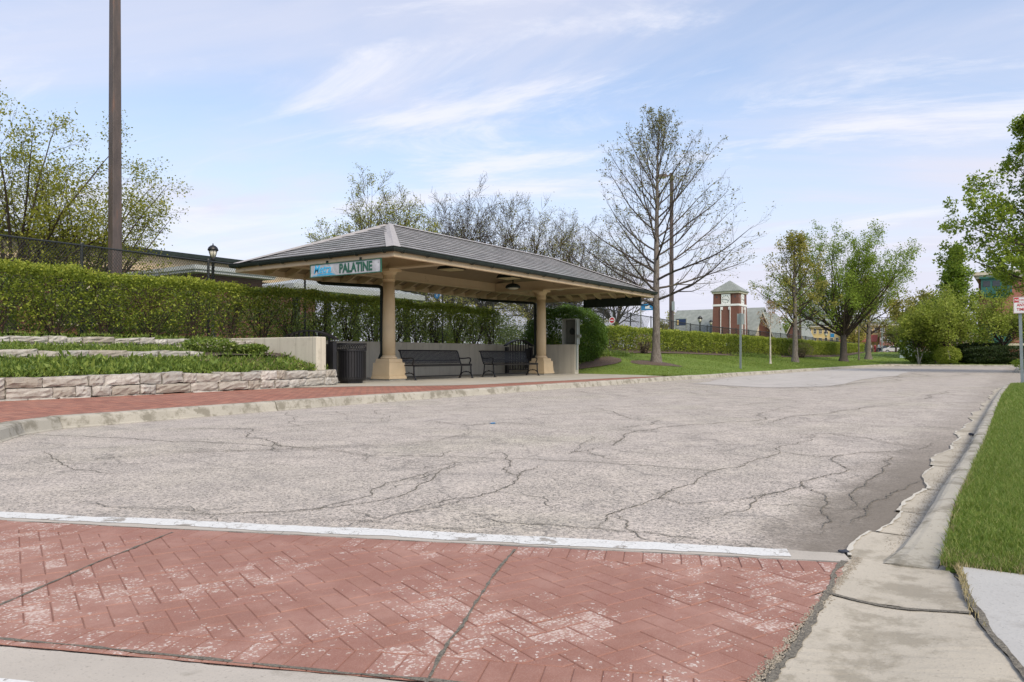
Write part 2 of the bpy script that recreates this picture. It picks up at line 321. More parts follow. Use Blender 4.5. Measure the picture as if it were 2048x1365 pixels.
MT = {
 'asphalt': m_asphalt(), 'patch': m_concrete('smooth_pale_patching', (0.43, 0.41, 0.385), (0.365, 0.345, 0.325), 0.8, 160.0),
 'crack': simple('crack_dirt', (0.15, 0.138, 0.112), 0.95, 0.5, 90.0, bmp=0.8, bscale=140.0, dirt=((0.36, 0.32, 0.26), 0.56, 150.0)),
 'kerb': m_concrete('kerb_concrete', (0.39, 0.37, 0.315), (0.20, 0.185, 0.145), 0.85, 60.0, stain=0.47),
 'gutter': m_concrete('gutter_concrete', (0.445, 0.41, 0.34), (0.25, 0.225, 0.175), 0.7, 120.0, stain=0.48),
 'slab': m_concrete('slab_concrete', (0.41, 0.39, 0.335), (0.32, 0.29, 0.24), 0.5, 120.0),
 'walk': m_concrete('pale_walk_concrete', (0.42, 0.42, 0.405), (0.30, 0.29, 0.27), 0.6, 100.0),
 'band': m_concrete('band_concrete', (0.42, 0.39, 0.345), (0.25, 0.23, 0.19), 0.7, 120.0),
 'lime': m_concrete('whitish_lime_crust', (0.52, 0.50, 0.44), (0.34, 0.315, 0.26), 0.8, 120.0), 'line': m_paint_line(), 'stamped': m_stamped(), 'pavers': m_pavers(), 'slate': m_slate(), 'lawn': m_lawn(), 'mulch': m_mulch(),
 'lip_shadow': simple('painted_lip_shadow', (0.085, 0.083, 0.083), 0.8, 0.3, 20.0), 'stone': m_stone(), 'formwall': m_formwall(),
 'bark': m_bark('grey_bark', (0.085, 0.072, 0.062), (0.24, 0.215, 0.19)), 'bark_dark': m_bark('dark_bark', (0.045, 0.038, 0.034), (0.125, 0.105, 0.09)),
 'twig': m_bark('brown_twigs', (0.035, 0.026, 0.022), (0.085, 0.065, 0.052)), 'birch': m_bark('pale_birch_bark', (0.25, 0.22, 0.19), (0.60, 0.57, 0.52)),
 'soil': simple('dark_soil', (0.06, 0.045, 0.032), 0.95, 0.4, 12.0, bmp=0.6, bscale=30.0),
 'beige': simple('beige_painted_metal', (0.58, 0.455, 0.295), 0.55, 0.06, 2.0, dirt=((0.30, 0.215, 0.13), 0.60, 2.4)),
 'column': simple('tan_column_paint', (0.63, 0.49, 0.305), 0.6, 0.07, 2.5, bmp=0.1, dirt=((0.36, 0.26, 0.16), 0.62, 3.0)),
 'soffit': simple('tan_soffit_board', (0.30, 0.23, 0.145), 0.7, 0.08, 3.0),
 'green_metal': simple('dark_green_metal', (0.018, 0.027, 0.024), 0.6, 0.2, 5.0, dirt=((0.06, 0.07, 0.06), 0.66, 6.0), spec=0.3),
 'hipcap': simple('grey_hip_flashing', (0.34, 0.325, 0.32), 0.6, 0.10, 5.0, dirt=((0.28, 0.27, 0.265), 0.55, 9.0)),
 'black': simple('black_powder_coat', (0.010, 0.010, 0.012), 0.45, 0.2, 6.0),
 'blackwire': simple('black_vinyl_wire', (0.018, 0.022, 0.022), 0.5, 0.2, 6.0),
 'rustpole': m_rustpole(), 'galv': simple('galvanised_steel', (0.22, 0.26, 0.27), 0.5, 0.15, 14.0, metal=0.3),
 'signback': simple('unpainted_sign_back', (0.33, 0.38, 0.38), 0.5, 0.08, 4.0, metal=0.2),
 'white': simple('white_sign_paint', (0.72, 0.73, 0.74), 0.5, 0.05, 4.0), 'red': simple('red_sign_paint', (0.48, 0.03, 0.035), 0.5, 0.08, 5.0),
 'signface': simple('silvery_sign_face', (0.47, 0.49, 0.52), 0.5, 0.25, 5.0, dirt=((0.30, 0.31, 0.33), 0.56, 7.0)),
 'signgreen': simple('dark_green_letters', (0.02, 0.10, 0.065), 0.5, 0.08, 5.0), 'signblue': simple('bright_blue_letters', (0.05, 0.42, 0.72), 0.5, 0.06, 5.0),
 'blue': simple('station_blue', (0.02, 0.19, 0.42), 0.5, 0.08, 3.0), 'navy': simple('navy_panel', (0.02, 0.04, 0.11), 0.4, 0.1, 3.0),
 'grey_cab': simple('grey_cabinet_paint', (0.26, 0.275, 0.25), 0.5, 0.1, 4.0), 'grey_dark': simple('dark_grey_panel', (0.10, 0.11, 0.10), 0.5, 0.1, 4.0),
 'paleblue': simple('pale_blue_cabinet', (0.50, 0.60, 0.63), 0.5, 0.06, 2.0),
 'diffuser': simple('yellowed_light_cover', (0.62, 0.52, 0.30), 0.4, 0.1, 8.0),
 'brick_dark': m_brickwall('dark_red_brick', (0.175, 0.062, 0.045), (0.13, 0.05, 0.038), (0.16, 0.11, 0.09)),
 'brick_mid': m_brickwall('red_brown_brick', (0.26, 0.10, 0.075), (0.20, 0.08, 0.06), (0.24, 0.18, 0.15)),
 'brick_pink': m_brickwall('pink_red_brick', (0.42, 0.15, 0.11), (0.36, 0.12, 0.09), (0.40, 0.28, 0.23)),
 'cream': simple('cream_stone_trim', (0.62, 0.56, 0.46), 0.7, 0.06, 2.0), 'yellowwall': simple('yellow_stucco', (0.62, 0.47, 0.21), 0.8, 0.05, 1.0),
 'roofgreen': simple('grey_green_shingles', (0.215, 0.24, 0.225), 0.75, 0.16, 1.6, dirt=((0.28, 0.30, 0.28), 0.52, 1.0)),
 'whitemetal': simple('white_metal_roof', (0.44, 0.475, 0.47), 0.45, 0.05, 1.0), 'teal': simple('teal_painted_bay', (0.03, 0.13, 0.11), 0.5, 0.1, 3.0),
 'glass': simple('dark_window_glass', (0.035, 0.045, 0.055), 0.12, 0.3, 0.7), 'clockface': simple('white_clock_face', (0.74, 0.75, 0.75), 0.5, 0.03, 1.0),
 'awning': simple('brick_red_awning', (0.36, 0.09, 0.07), 0.7, 0.1, 2.0), 'tyre': simple('tyre_rubber', (0.02, 0.02, 0.02), 0.8, 0.2, 8.0),
 'car_dark': simple('black_car_paint', (0.02, 0.022, 0.028), 0.2, 0.1, 1.0), 'car_white': simple('white_car_paint', (0.65, 0.66, 0.67), 0.25, 0.03, 1.0), 'car_silver': simple('silver_car_paint', (0.36, 0.38, 0.40), 0.25, 0.03, 1.0),
 'lampglass': simple('frosted_lamp_glass', (0.62, 0.60, 0.50), 0.3, 0.05, 4.0), 'gravel': m_mulch(),
 'cloth_red': simple('red_cloth', (0.35, 0.05, 0.05), 0.8, 0.1, 4.0), 'cloth_white': simple('white_cloth', (0.65, 0.65, 0.68), 0.8, 0.05, 4.0), 'cloth_dark': simple('dark_cloth', (0.03, 0.035, 0.05), 0.8, 0.1, 4.0), 'skin': simple('skin', (0.45, 0.28, 0.20), 0.6, 0.05, 4.0),
}
LF = {
 'hedge': leafmat('hedge_leaves', [(0.085, 0.13, 0.02), (0.17, 0.23, 0.03), (0.29, 0.355, 0.046), (0.42, 0.47, 0.07)], 0.46),
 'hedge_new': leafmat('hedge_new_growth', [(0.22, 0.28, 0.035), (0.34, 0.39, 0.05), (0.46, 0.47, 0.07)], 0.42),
 'shrub': leafmat('dense_shrub_leaves', [(0.045, 0.10, 0.014), (0.08, 0.16, 0.022), (0.13, 0.23, 0.03)], 0.28),
 'honey': leafmat('yellow_green_spring_leaves', [(0.20, 0.215, 0.03), (0.31, 0.315, 0.045), (0.44, 0.42, 0.07)], 0.48),
 'olive': leafmat('olive_spring_leaves', [(0.20, 0.185, 0.04), (0.31, 0.28, 0.065), (0.44, 0.38, 0.10)], 0.48),
 'bud': leafmat('grey_green_buds', [(0.13, 0.125, 0.055), (0.19, 0.185, 0.08), (0.26, 0.24, 0.10)], 0.25),
 'green': leafmat('fresh_green_leaves', [(0.10, 0.18, 0.022), (0.17, 0.27, 0.03), (0.27, 0.38, 0.05)], 0.5),
 'green_light': leafmat('light_spring_green_leaves', [(0.11, 0.18, 0.022), (0.185, 0.28, 0.034), (0.29, 0.39, 0.055)], 0.48),
 'maple': leafmat('bright_maple_leaves', [(0.10, 0.18, 0.018), (0.18, 0.28, 0.028), (0.28, 0.39, 0.04), (0.40, 0.45, 0.07)], 0.5),
 'pale': leafmat('pale_green_leaves', [(0.20, 0.26, 0.04), (0.31, 0.38, 0.065), (0.44, 0.48, 0.10)], 0.5),
 'yew': leafmat('dark_yew_leaves', [(0.016, 0.032, 0.012), (0.03, 0.055, 0.017), (0.045, 0.075, 0.02)], 0.12),
 'russet': leafmat('russet_young_leaves', [(0.22, 0.11, 0.06), (0.32, 0.17, 0.09), (0.28, 0.20, 0.08)], 0.3),
 'weed': leafmat('planter_weeds', [(0.06, 0.11, 0.02), (0.12, 0.19, 0.035), (0.19, 0.27, 0.05), (0.30, 0.37, 0.08)], 0.36),
 'weed_dry': leafmat('dry_flower_heads', [(0.22, 0.15, 0.11), (0.30, 0.22, 0.15), (0.16, 0.12, 0.06)], 0.2),
 'grass': leafmat('grass_blades', [(0.07, 0.13, 0.018), (0.105, 0.185, 0.028), (0.16, 0.245, 0.042), (0.235, 0.30, 0.07), (0.33, 0.33, 0.12)], 0.38),
 'straw': leafmat('dry_grass', [(0.32, 0.26, 0.14), (0.42, 0.36, 0.20)], 0.2),
}

# ------------------------------------------------------------------ object helpers
def tag(o, label=None, cat=None, group=None, kind=None):
    if label: o['label'] = label
    if cat: o['category'] = cat
    if group: o['group'] = group
    if kind: o['kind'] = kind
    return o
def empty(name, loc, label, cat, group=None, rz=0.0):
    o = bpy.data.objects.new(name, None); o.empty_display_size = 0.3; COL.objects.link(o)
    o.location = loc; o.rotation_euler = (0, 0, rz)
    return tag(o, label, cat, group)
def wloc(p):
    if p is None: return None
    x = Vector((0, 0, 0))
    while p is not None: x = x + p.location; p = p.parent
    return tuple(x)
class MB:                                 # collects shapes into one mesh
    def __init__(s): s.v = []; s.f = []; s.m = []; s.n = 0
    def add(s, V, Fc, mi=0):
        k = len(s.v); s.v += [tuple(map(float, p)) for p in V]; s.f += [tuple(i + k for i in f) for f in Fc]; s.m += [mi] * len(Fc); return s
    def box(s, x0, y0, z0, x1, y1, z1, mi=0):
        V = [(x, y, z) for z in (z0, z1) for x, y in ((x0, y0), (x1, y0), (x1, y1), (x0, y1))]
        return s.add(V, [(3, 2, 1, 0), (4, 5, 6, 7), (0, 1, 5, 4), (1, 2, 6, 5), (2, 3, 7, 6), (3, 0, 4, 7)], mi)
    def frus(s, cx, cy, z0, z1, a0, a1, b0=None, b1=None, mi=0):   # tapered box, half widths
        b0 = a0 if b0 is None else b0; b1 = a1 if b1 is None else b1
        V = [(cx - a0, cy - b0, z0), (cx + a0, cy - b0, z0), (cx + a0, cy + b0, z0), (cx - a0, cy + b0, z0),
             (cx - a1, cy - b1, z1), (cx + a1, cy - b1, z1), (cx + a1, cy + b1, z1), (cx - a1, cy + b1, z1)]
        return s.add(V, [(3, 2, 1, 0), (4, 5, 6, 7), (0, 1, 5, 4), (1, 2, 6, 5), (2, 3, 7, 6), (3, 0, 4, 7)], mi)
    def lathe(s, cx, cy, prof, n=24, mi=0):    # prof: (r, z) bottom to top
        V = []; Fc = []
        for r, z in prof:
            for i in range(n):
                a = 2 * math.pi * i / n; V.append((cx + r * math.cos(a), cy + r * math.sin(a), z))
        for j in range(len(prof) - 1):
            for i in range(n):
                k = (i + 1) % n; Fc.append((j * n + i, j * n + k, (j + 1) * n + k, (j + 1) * n + i))
        Fc.append(tuple(range(n))[::-1]); Fc.append(tuple((len(prof) - 1) * n + i for i in range(n)))
        return s.add(V, Fc, mi)
    def tube(s, pts, r, n=8, mi=0, flat=None):
        P = np.array(pts, float); R = np.full(len(P), r) if np.isscalar(r) else np.array(r)
        V, Fc = tubes(P[None], R[None], n); return s.add(V, Fc, mi)
    def quad(s, a, b, c, d, mi=0): return s.add([a, b, c, d], [(0, 1, 2, 3)], mi)
    def bar(s, a, b, w, h, mi=0, up=(0, 0, 1)):      # rectangular bar between two points
        a = Vector(a); b = Vector(b); d = (b - a).normalized(); u = Vector(up)
        if abs(d.dot(u)) > 0.95: u = Vector((1, 0, 0))
        x = d.cross(u).normalized() * w / 2; y = x.cross(d).normalized() * h / 2
        V = [a - x - y, a + x - y, a + x + y, a - x + y, b - x - y, b + x - y, b + x + y, b - x + y]
        return s.add(V, [(0, 1, 2, 3), (7, 6, 5, 4), (0, 4, 5, 1), (1, 5, 6, 2), (2, 6, 7, 3), (3, 7, 4, 0)], mi)
    def build(s, name, mats, parent=None, smooth=False, bevel=0.0, local=None):
        me = bpy.data.meshes.new(name); V = s.v
        off = local if local is not None else wloc(parent)
        if off is not None: V = [(p[0] - off[0], p[1] - off[1], p[2] - off[2]) for p in V]
        me.from_pydata(V, [], s.f)
        mats = mats if isinstance(mats, (list, tuple)) else [mats]
        for m in mats: me.materials.append(m)
        if len(mats) > 1: me.polygons.foreach_set('material_index', s.m)
        if smooth: me.polygons.foreach_set('use_smooth', [True] * len(s.f))
        me.update()
        o = bpy.data.objects.new(name, me); COL.objects.link(o)
        if parent is not None: o.parent = parent
        if bevel:
            md = o.modifiers.new('bevel', 'BEVEL'); md.width = bevel; md.segments = 2; md.limit_method = 'ANGLE'; md.angle_limit = math.radians(40)
        return o
def npmesh(name, V, Fq, mat, parent=None, smooth=False, local=None):   # numpy arrays, faces (N,4)
    me = bpy.data.meshes.new(name); V = np.asarray(V, np.float32)
    if local is None: local = wloc(parent)
    if local is not None: V = V - np.array(local, np.float32)
    Fq = np.asarray(Fq, np.int32); n, k = Fq.shape
    me.vertices.add(len(V)); me.vertices.foreach_set('co', V.ravel())
    me.loops.add(n * k); me.loops.foreach_set('vertex_index', Fq.ravel())
    me.polygons.add(n); me.polygons.foreach_set('loop_start', np.arange(n, dtype=np.int32) * k)
    try: me.polygons.foreach_set('loop_total', np.full(n, k, np.int32))
    except Exception: pass
    for m in (mat if isinstance(mat, (list, tuple)) else [mat]): me.materials.append(m)
    if smooth: me.polygons.foreach_set('use_smooth', np.ones(n, bool))
    me.update(calc_edges=True)
    o = bpy.data.objects.new(name, me); COL.objects.link(o)
    if parent is not None: o.parent = parent
    return o
def norm(a): return a / np.maximum(np.linalg.norm(a, axis=-1, keepdims=True), 1e-9)
def tubes(P, R, n):                      # P (K,m,3), R (K,m)
    K, m, _ = P.shape
    Tn = np.gradient(P, axis=1) if m > 2 else np.repeat((P[:, 1:] - P[:, :1]), 2, axis=1)
    Tn = norm(Tn)
    ref = np.where(np.abs(Tn[..., 2:3]) > 0.9, np.array([1.0, 0.13, 0.0]), np.array([0.0, 0.0, 1.0]))
    ref = np.repeat(ref[:, :1], m, axis=1)
    A = norm(np.cross(Tn, ref)); B = np.cross(Tn, A)
    th = np.arange(n) * 2 * np.pi / n
    V = P[:, :, None] + R[:, :, None, None] * (np.cos(th)[None, None, :, None] * A[:, :, None] + np.sin(th)[None, None, :, None] * B[:, :, None])
    idx = np.arange(K * m * n).reshape(K, m, n)
    a = idx[:, :-1]; b = idx[:, 1:]
    Fq = np.stack([a, np.roll(a, -1, 2), np.roll(b, -1, 2), b], -1).reshape(-1, 4)
    return V.reshape(-1, 3), Fq
def leafquads(P, size, up=0.4, aspect=0.62, r=None, dirs=None):
    r = rng if r is None else r
    N = len(P); sz = size * r.uniform(0.5, 1.45, (N, 1))
    nrm = r.normal(size=(N, 3)); nrm[:, 2] = np.abs(nrm[:, 2]) + up; nrm = norm(nrm)
    t = norm(np.cross(nrm, r.normal(size=(N, 3)))) if dirs is None else norm(dirs)
    b = np.cross(nrm, t)
    V = np.stack([P, P + t * sz * 0.45 + b * sz * aspect * 0.5 - nrm * sz * 0.08, P + t * sz, P + t * sz * 0.45 - b * sz * aspect * 0.5 - nrm * sz * 0.08], 1)
    return V.reshape(-1, 3), np.arange(4 * N).reshape(N, 4)
def leaves(name, P, size, mat, parent, up=0.4, aspect=0.62, dirs=None):
    V, Fq = leafquads(P, size, up, aspect, dirs=dirs); return npmesh(name, V, Fq, mat, parent)

# ------------------------------------------------------------------ kerb lines and terrain
LK = [(-14, 7.0), (1.6, 7.3), (3.27, 8.34), (3.75, 8.95), (4.3, 9.30), (5.5, 9.42), (9, 9.72), (13, 9.82), (17, 9.92), (25, 10.12), (34, 10.15), (45, 10.15), (60, 10.15), (71, 10.15), (73.0, 9.6), (73.8, 8.3), (73.9, 4), (73.9, -30)]
def sstep(x, a, b):
    t = min(1, max(0, (x - a) / (b - a))); return t * t * (3 - 2 * t)
def hl(s, t):                             # lawn height
    fs = float(np.interp(s, [27, 31, 45, 60, 75, 110], [0.0, 1.1, 1.08, 0.86, 0.78, 1.0]))
    a = 0.137 + 0.113 * max(0, min(t, 18.2) - 10.35) * fs
    if t > 18.2: a += (1.36 - a) * sstep(t, 18.2, 20)
    if s > 74: a = max(a, 0.137 + 1.25 * sstep(s, 76, 112) * (0.45 + 0.55 * sstep(t, -4, 8)))
    return a
def hnoise(s, t): return 0.02 * math.sin(s * 0.9 + 1.3 * math.sin(t * 0.7)) * math.sin(t * 1.1 + 0.5)

# ground sheet far below everything else, out to the horizon
b = MB(); b.quad((-1500, -1500, -0.12), (1800, -1500, -0.12), (1800, 1800, -0.12), (-1500, 1800, -0.12)); tag(b.build('ground', MT['lawn']), kind='structure')

# road with its cracks
b = MB()
b.quad((-40, -0.2, 0), (76, -0.2, 0), (76, 10.6, 0), (-40, 10.6, 0), 0)
b.quad((25.0, -70, 0), (76, -70, 0), (76, -0.2, 0), (25.0, -0.2, 0), 0)
CR = [
 [(650, 898), (740, 912), (880, 914), (1060, 918), (1200, 925), (1300, 932), (1420, 943), (1480, 935), (1560, 905), (1625, 880), (1628, 872), (1590, 868)],
 [(88, 903), (120, 925), (150, 940), (190, 942), (235, 950)], [(0, 868), (120, 872), (250, 877), (400, 884), (520, 890), (650, 900)],
 [(920, 925), (870, 955), (820, 985), (700, 1010), (560, 1025), (420, 1030), (300, 1025)], [(905, 922), (850, 948), (800, 962), (745, 990), (640, 1018), (480, 1038)],
 [(1080, 930), (1035, 955), (990, 985), (900, 1000), (800, 1025)], [(1430, 943), (1330, 990), (1230, 1025), (1190, 1055)],
 [(940, 1028), (1100, 1050), (1190, 1057), (1290, 1065), (1400, 1080), (1480, 1086)], [(1140, 908), (1250, 875), (1330, 855), (1450, 845), (1530, 840), (1560, 815)],
 [(1880, 885), (1840, 900), (1760, 905), (1680, 912), (1700, 940), (1600, 975), (1500, 1010), (1400, 1040)], [(1790, 810), (1700, 820), (1620, 830), (1500, 850)],
 [(1640, 776), (1720, 766), (1800, 751), (1850, 745)], [(470, 853), (500, 868), (545, 884), (562, 893), (600, 896), (650, 898)], [(545, 884), (565, 905)],
 [(1160, 812), (1260, 838), (1320, 842), (1300, 850), (1240, 860)], [(1000, 905), (1020, 930), (1035, 955)], [(1580, 870), (1660, 868), (1740, 878), (1800, 890)],
 [(1240, 775), (1420, 790), (1560, 800), (1660, 805)], [(1600, 960), (1650, 1000), (1660, 1040), (1640, 1070)], [(1760, 905), (1780, 930), (1740, 960), (1700, 990), (1690, 1020)],
 [(620, 1040), (760, 1046), (900, 1058), (1000, 1066)], [(700, 1020), (760, 1040), (860, 1018), (930, 1000)], [(1820, 800), (1860, 790), (1900, 782)], [(1560, 905), (1640, 915), (1690, 912)],
 [(860, 842), (940, 852), (1010, 846), (1090, 852)], [(1300, 990), (1360, 1010), (1480, 1000), (1560, 985)], [(150, 1005), (300, 1018), (420, 1030)], [(1420, 770), (1530, 778), (1640, 776)],
 [(1850, 960), (1790, 985), (1740, 1010), (1700, 1050)], [(1180, 905), (1210, 918), (1290, 920)],
]
def fract(pts, it=5, amp=0.10):
    P = [np.array(p, float) for p in pts]
    for k in range(it):
        Q = [P[0]]
        for a, c in zip(P[:-1], P[1:]):
            L = np.linalg.norm(c - a); 
            if L < 0.03: Q += [c]; continue
            d = (c - a) / L; n_ = np.array([-d[1], d[0]])
            Q += [(a + c) / 2 + n_ * random.gauss(0, amp * L), c]
        P = Q
    return P
def ribbon(mb, P, wd, z, mi=1, taper=True):
    n = len(P); V = []; 
    for i, p in enumerate(P):
        a = P[max(0, i - 1)]; c = P[min(n - 1, i + 1)]; d = c - a; d = d / max(1e-6, np.linalg.norm(d)); nn = np.array([-d[1], d[0]])
        w_ = wd * random.uniform(0.25, 1.25) * (min(1, 6 * i / n, 6 * (n - 1 - i) / n) if taper else 1) + 0.0015
        V += [(p[0] + nn[0] * w_ / 2, p[1] + nn[1] * w_ / 2, z), (p[0] - nn[0] * w_ / 2, p[1] - nn[1] * w_ / 2, z)]
    mb.add(V, [(2 * i, 2 * i + 1, 2 * i + 3, 2 * i + 2) for i in range(n - 1)], mi)
cks = []
z = 0.0030
for c in CR:
    P = [g(u, v) for u, v in c]; Y = dep(*P[len(P) // 2])
    FP = fract(P, 5, 0.07); ribbon(b, FP, 0.0045 + 0.0007 * Y, z); z += 0.00012
    cks.append((np.array(FP), Y))
    for k in range(len(P) // 3):                  # short side branches
        p = np.array(P[random.randrange(len(P))]); a = random.uniform(0, 6.28); L = random.uniform(0.15, 0.7)
        ribbon(b, fract([p, p + L * np.array([math.cos(a), math.sin(a)])], 4, 0.12), 0.004 + 0.0004 * Y, z); z += 0.00003
# thinner web of cracks linking the long ones
R_ = np.random.default_rng(52)
for k in range(46):
    s_, t_ = 2.6 + 34 * R_.uniform() ** 1.4, R_.uniform(1.2, 9.2); a = R_.choice([0.15, 1.25, -0.9]) + R_.normal(0, 0.3); P = [np.array([s_, t_])]
    for q in range(int(R_.integers(3, 7))):
        a += R_.normal(0, 0.45); P.append(P[-1] + np.array([math.cos(a), math.sin(a)]) * R_.uniform(0.3, 0.9) * (1 + s_ / 25))
    P = [p for p in P if 0.8 < p[1] < 9.3 and p[0] > 2.4 + (p[1] < 3) * 1.2]
    if len(P) < 3: continue
    Y = dep(*P[1]); FP = fract(P, 5, 0.07); ribbon(b, FP, 0.0022 + 0.0005 * Y, z); z += 0.00006
    if k % 2: cks.append((np.array(FP), Y))
# crumbs of broken surface and dark binder scattered along every crack
R_ = np.random.default_rng(33)
for FP, Y in cks:
    seg = np.linalg.norm(np.diff(FP, axis=0), axis=1); n = int(seg.sum() * 260 / (1 + 0.06 * Y)); cum = np.cumsum(seg)
    q = R_.uniform(0, cum[-1], n); i = np.minimum(np.searchsorted(cum, q), len(FP) - 2); c_ = FP[i] + (FP[i + 1] - FP[i]) * R_.uniform(0, 1, (n, 1)) + R_.laplace(0, 0.016 + 0.0022 * Y, (n, 2)) * (1 + 0.7 * np.sin(q * 3)[:, None] ** 2)
    sz = (0.0016 + 0.00042 * Y) * R_.uniform(0.5, 1.6, n); th = R_.uniform(0, 6.28, n)
    for k in range(n):
        if c_[k, 1] < 0.62: continue
        x, y = c_[k]; a, e_ = sz[k], sz[k] * 0.6; ca, sa = math.cos(th[k]), math.sin(th[k]); zk = 0.0022 + (k % 40) * 0.00001
        b.add([(x + ca * a, y + sa * a, zk), (x - sa * e_, y + ca * e_, zk), (x - ca * a, y - sa * a, zk), (x + sa * e_, y - ca * e_, zk)], [(0, 1, 2, 3)], 1)
tag(b.build('road', [MT['asphalt'], MT['crack']]), kind='structure')
# pale smooth patch of newer surfacing
P = [g(*p) for p in [(1385, 768), (1500, 752.5), (1600, 745), (1700, 738.5), (1829, 743), (1800, 750), (1709, 763), (1650, 774), (1530, 776)]]
Q = []
for a, c in zip(P, P[1:] + P[:1]): Q += [tuple(x) for x in fract([a, c], 4, 0.02)[:-1]]
b = MB(); b.add([(p[0], p[1], 0.007) for p in Q], [tuple(range(len(Q)))][::1]); tag(b.build('road_patch', MT['patch']), kind='structure')
b = MB(); b.quad((66.5, -40, 0.006), (73.6, -40, 0.006), (73.6, 9.2, 0.006), (69.5, 8.8, 0.006)); tag(b.build('cross_street', simple('grey_cross_street', (0.36, 0.345, 0.325), 0.9, 0.12, 2.0)), kind='structure')

# kerbs: separate poured lengths with open joints between them
def resample(path, step):
    out = []; 
    P = [np.array(p, float) for p in path]
    for a, c in zip(P[:-1], P[1:]):
        n = max(1, int(np.linalg.norm(c - a) / step)); out += [a + (c - a) * i / n for i in range(n)]
    return out + [P[-1]]
def kerb(mb, path, prof, side=1, seglen=3.1, step=0.35, gap=0.012):
    P = resample(path, step); n = len(P)
    acc = 0; seg = []; segs = []
    for i in range(n):
        seg.append(i)
        if i + 1 < n: acc += np.linalg.norm(P[i + 1] - P[i])
        if acc > seglen and len(seg) > 1: segs.append(seg); seg = [i]; acc = 0
    if len(seg) > 1: segs.append(seg)
    for sg in segs:
        V = []
        dz = random.gauss(0, 0.0025); do = random.gauss(0, 0.004)
        for q, i in enumerate(sg):
            a = P[max(0, i - 1)]; c = P[min(n - 1, i + 1)]; d = (c - a) / np.linalg.norm(c - a); nn = side * np.array([-d[1], d[0]])
            p = P[i] + d * (gap / 2 if q == 0 else (-gap / 2 if q == len(sg) - 1 else 0))
            for o_, z_ in prof(p[0]) if callable(prof) else prof:
                j = 0.0025
                V.append((p[0] + nn[0] * (o_ + do) + random.gauss(0, j), p[1] + nn[1] * (o_ + do) + random.gauss(0, j), z_ + dz * (z_ > 0.02) + random.gauss(0, 0.0012)))
        m = len(prof(0) if callable(prof) else prof)
        Fc = [(k * m + j, k * m + j + 1, (k + 1) * m + j + 1, (k + 1) * m + j) for k in range(len(sg) - 1) for j in range(m - 1)]
        if side > 0: Fc = [f[::-1] for f in Fc]
        Fc += [tuple(range(m)), tuple((len(sg) - 1) * m + j for j in range(m))[::-1]]
        mb.add(V, Fc)
b = MB(); kerb(b, LK, [(-0.02, -0.1), (-0.015, 0.006), (0.0, 0.02), (0.03, 0.110), (0.045, 0.130), (0.075, 0.142), (0.20, 0.142), (0.205, -0.1)])
tag(b.build('kerb_left', MT['kerb']), kind='structure')
RKI = 0.40
RK = [(3.36, RKI + 0.085), (3.6, RKI + 0.05), (3.9, RKI + 0.02), (4.25, RKI), (8, RKI), (16, RKI + 0.05), (22, RKI + 0.02), (23.8, RKI - 0.05), (24.8, -0.4), (25.2, -1.5), (25.25, -30)]
def rprof(s):
    h = 0.018 + 0.114 * sstep(s, 3.35, 4.35)
    return [(-0.012, -0.05), (-0.005, 0.006), (0.012, h * 0.55), (0.030, h * 0.86), (0.052, h * 0.97), (0.072, h), (0.125 + 0.085 * sstep(4.25 - s, 0, 0.9), h + 0.002), (0.13 + 0.085 * sstep(4.25 - s, 0, 0.9), -0.05)]
b = MB(); kerb(b, RK, rprof, side=-1, seglen=2.4, step=0.16); tag(b.build('kerb_right', MT['kerb']), kind='structure')
b = MB(); kerb(b, [(45.2, -30), (45.2, -0.6), (45.9, 0.15), (47, 0.35), (60, 0.35), (66, 0.0), (66.8, -1.0), (66.8, -30)], [(-0.01, -0.05), (0.0, 0.0), (0.03, 0.12), (0.06, 0.14), (0.2, 0.14), (0.205, -0.05)], side=-1)
tag(b.build('kerb_island', MT['kerb']), kind='structure')
# right gutter pan with a crumbling edge, cast in bays
b = MB(); s0 = 3.05; zz_ = 0.009
def gedge(s): return 0.565 + 0.03 * math.sin(s * 2.1) + 0.022 * math.sin(s * 5.3 + 1) + 0
cuts = [3.41, 3.95, 4.55, 5.4, 6.6, 8.2, 10.0, 12.2, 14.6, 17.2, 20.0, 23.6]
edgepts = []
for a, c in zip(cuts[:-1], cuts[1:]):
    n = max(8, int((c - a) / 0.035)); jog = random.uniform(-0.016, 0.016); pts = []
    r_ = 0.0
    for i in range(n + 1):
        s = a + 0.006 + (c - a - 0.012) * i / n; r_ = 0.85 * r_ + random.gauss(0, 0.002)
        pts.append((s, gedge(s) + jog + r_ + 0.007 * abs(math.sin(i * 0.35 + a))))
    V = [(s, t, zz_) for s, t in pts] + [(s, RKI + (0.05 if s > 12 else 0) * sstep(s, 8, 16) + 0.006, zz_ - 0.002) for s, t in pts] + [(s, t + 0.004, -0.03) for s, t in pts]
    m = n + 1
    b.add(V, [(i, i + 1, m + i + 1, m + i)[::-1] for i in range(n)] + [(i, i + 1, 2 * m + i + 1, 2 * m + i) for i in range(n)])
    edgepts.append(pts)
tag(b.build('gutter', MT['gutter']), kind='structure')
b = MB()                                    # flaking white paint on the lip of the gutter
for pts in edgepts[:8]:
    r_ = 0.02
    V = []
    for s, t in pts:
        r_ = min(0.026, max(-0.004, r_ * 0.93 + random.gauss(0.0012, 0.006))); V += [(s, t - 0.001, zz_ + 0.004), (s, t - 0.002 - max(0.0, r_), zz_ + 0.004)]
    on_ = True; keep = []
    for i in range(len(pts) - 1):
        if random.random() < (0.07 if on_ else 0.22): on_ = not on_
        keep.append(on_)
    b.add(V, [(2 * i, 2 * i + 2, 2 * i + 3, 2 * i + 1)[::-1] for i in range(len(pts) - 1) if keep[i]])
tag(b.build('gutter_edge_lime', MT['lime']), kind='structure')

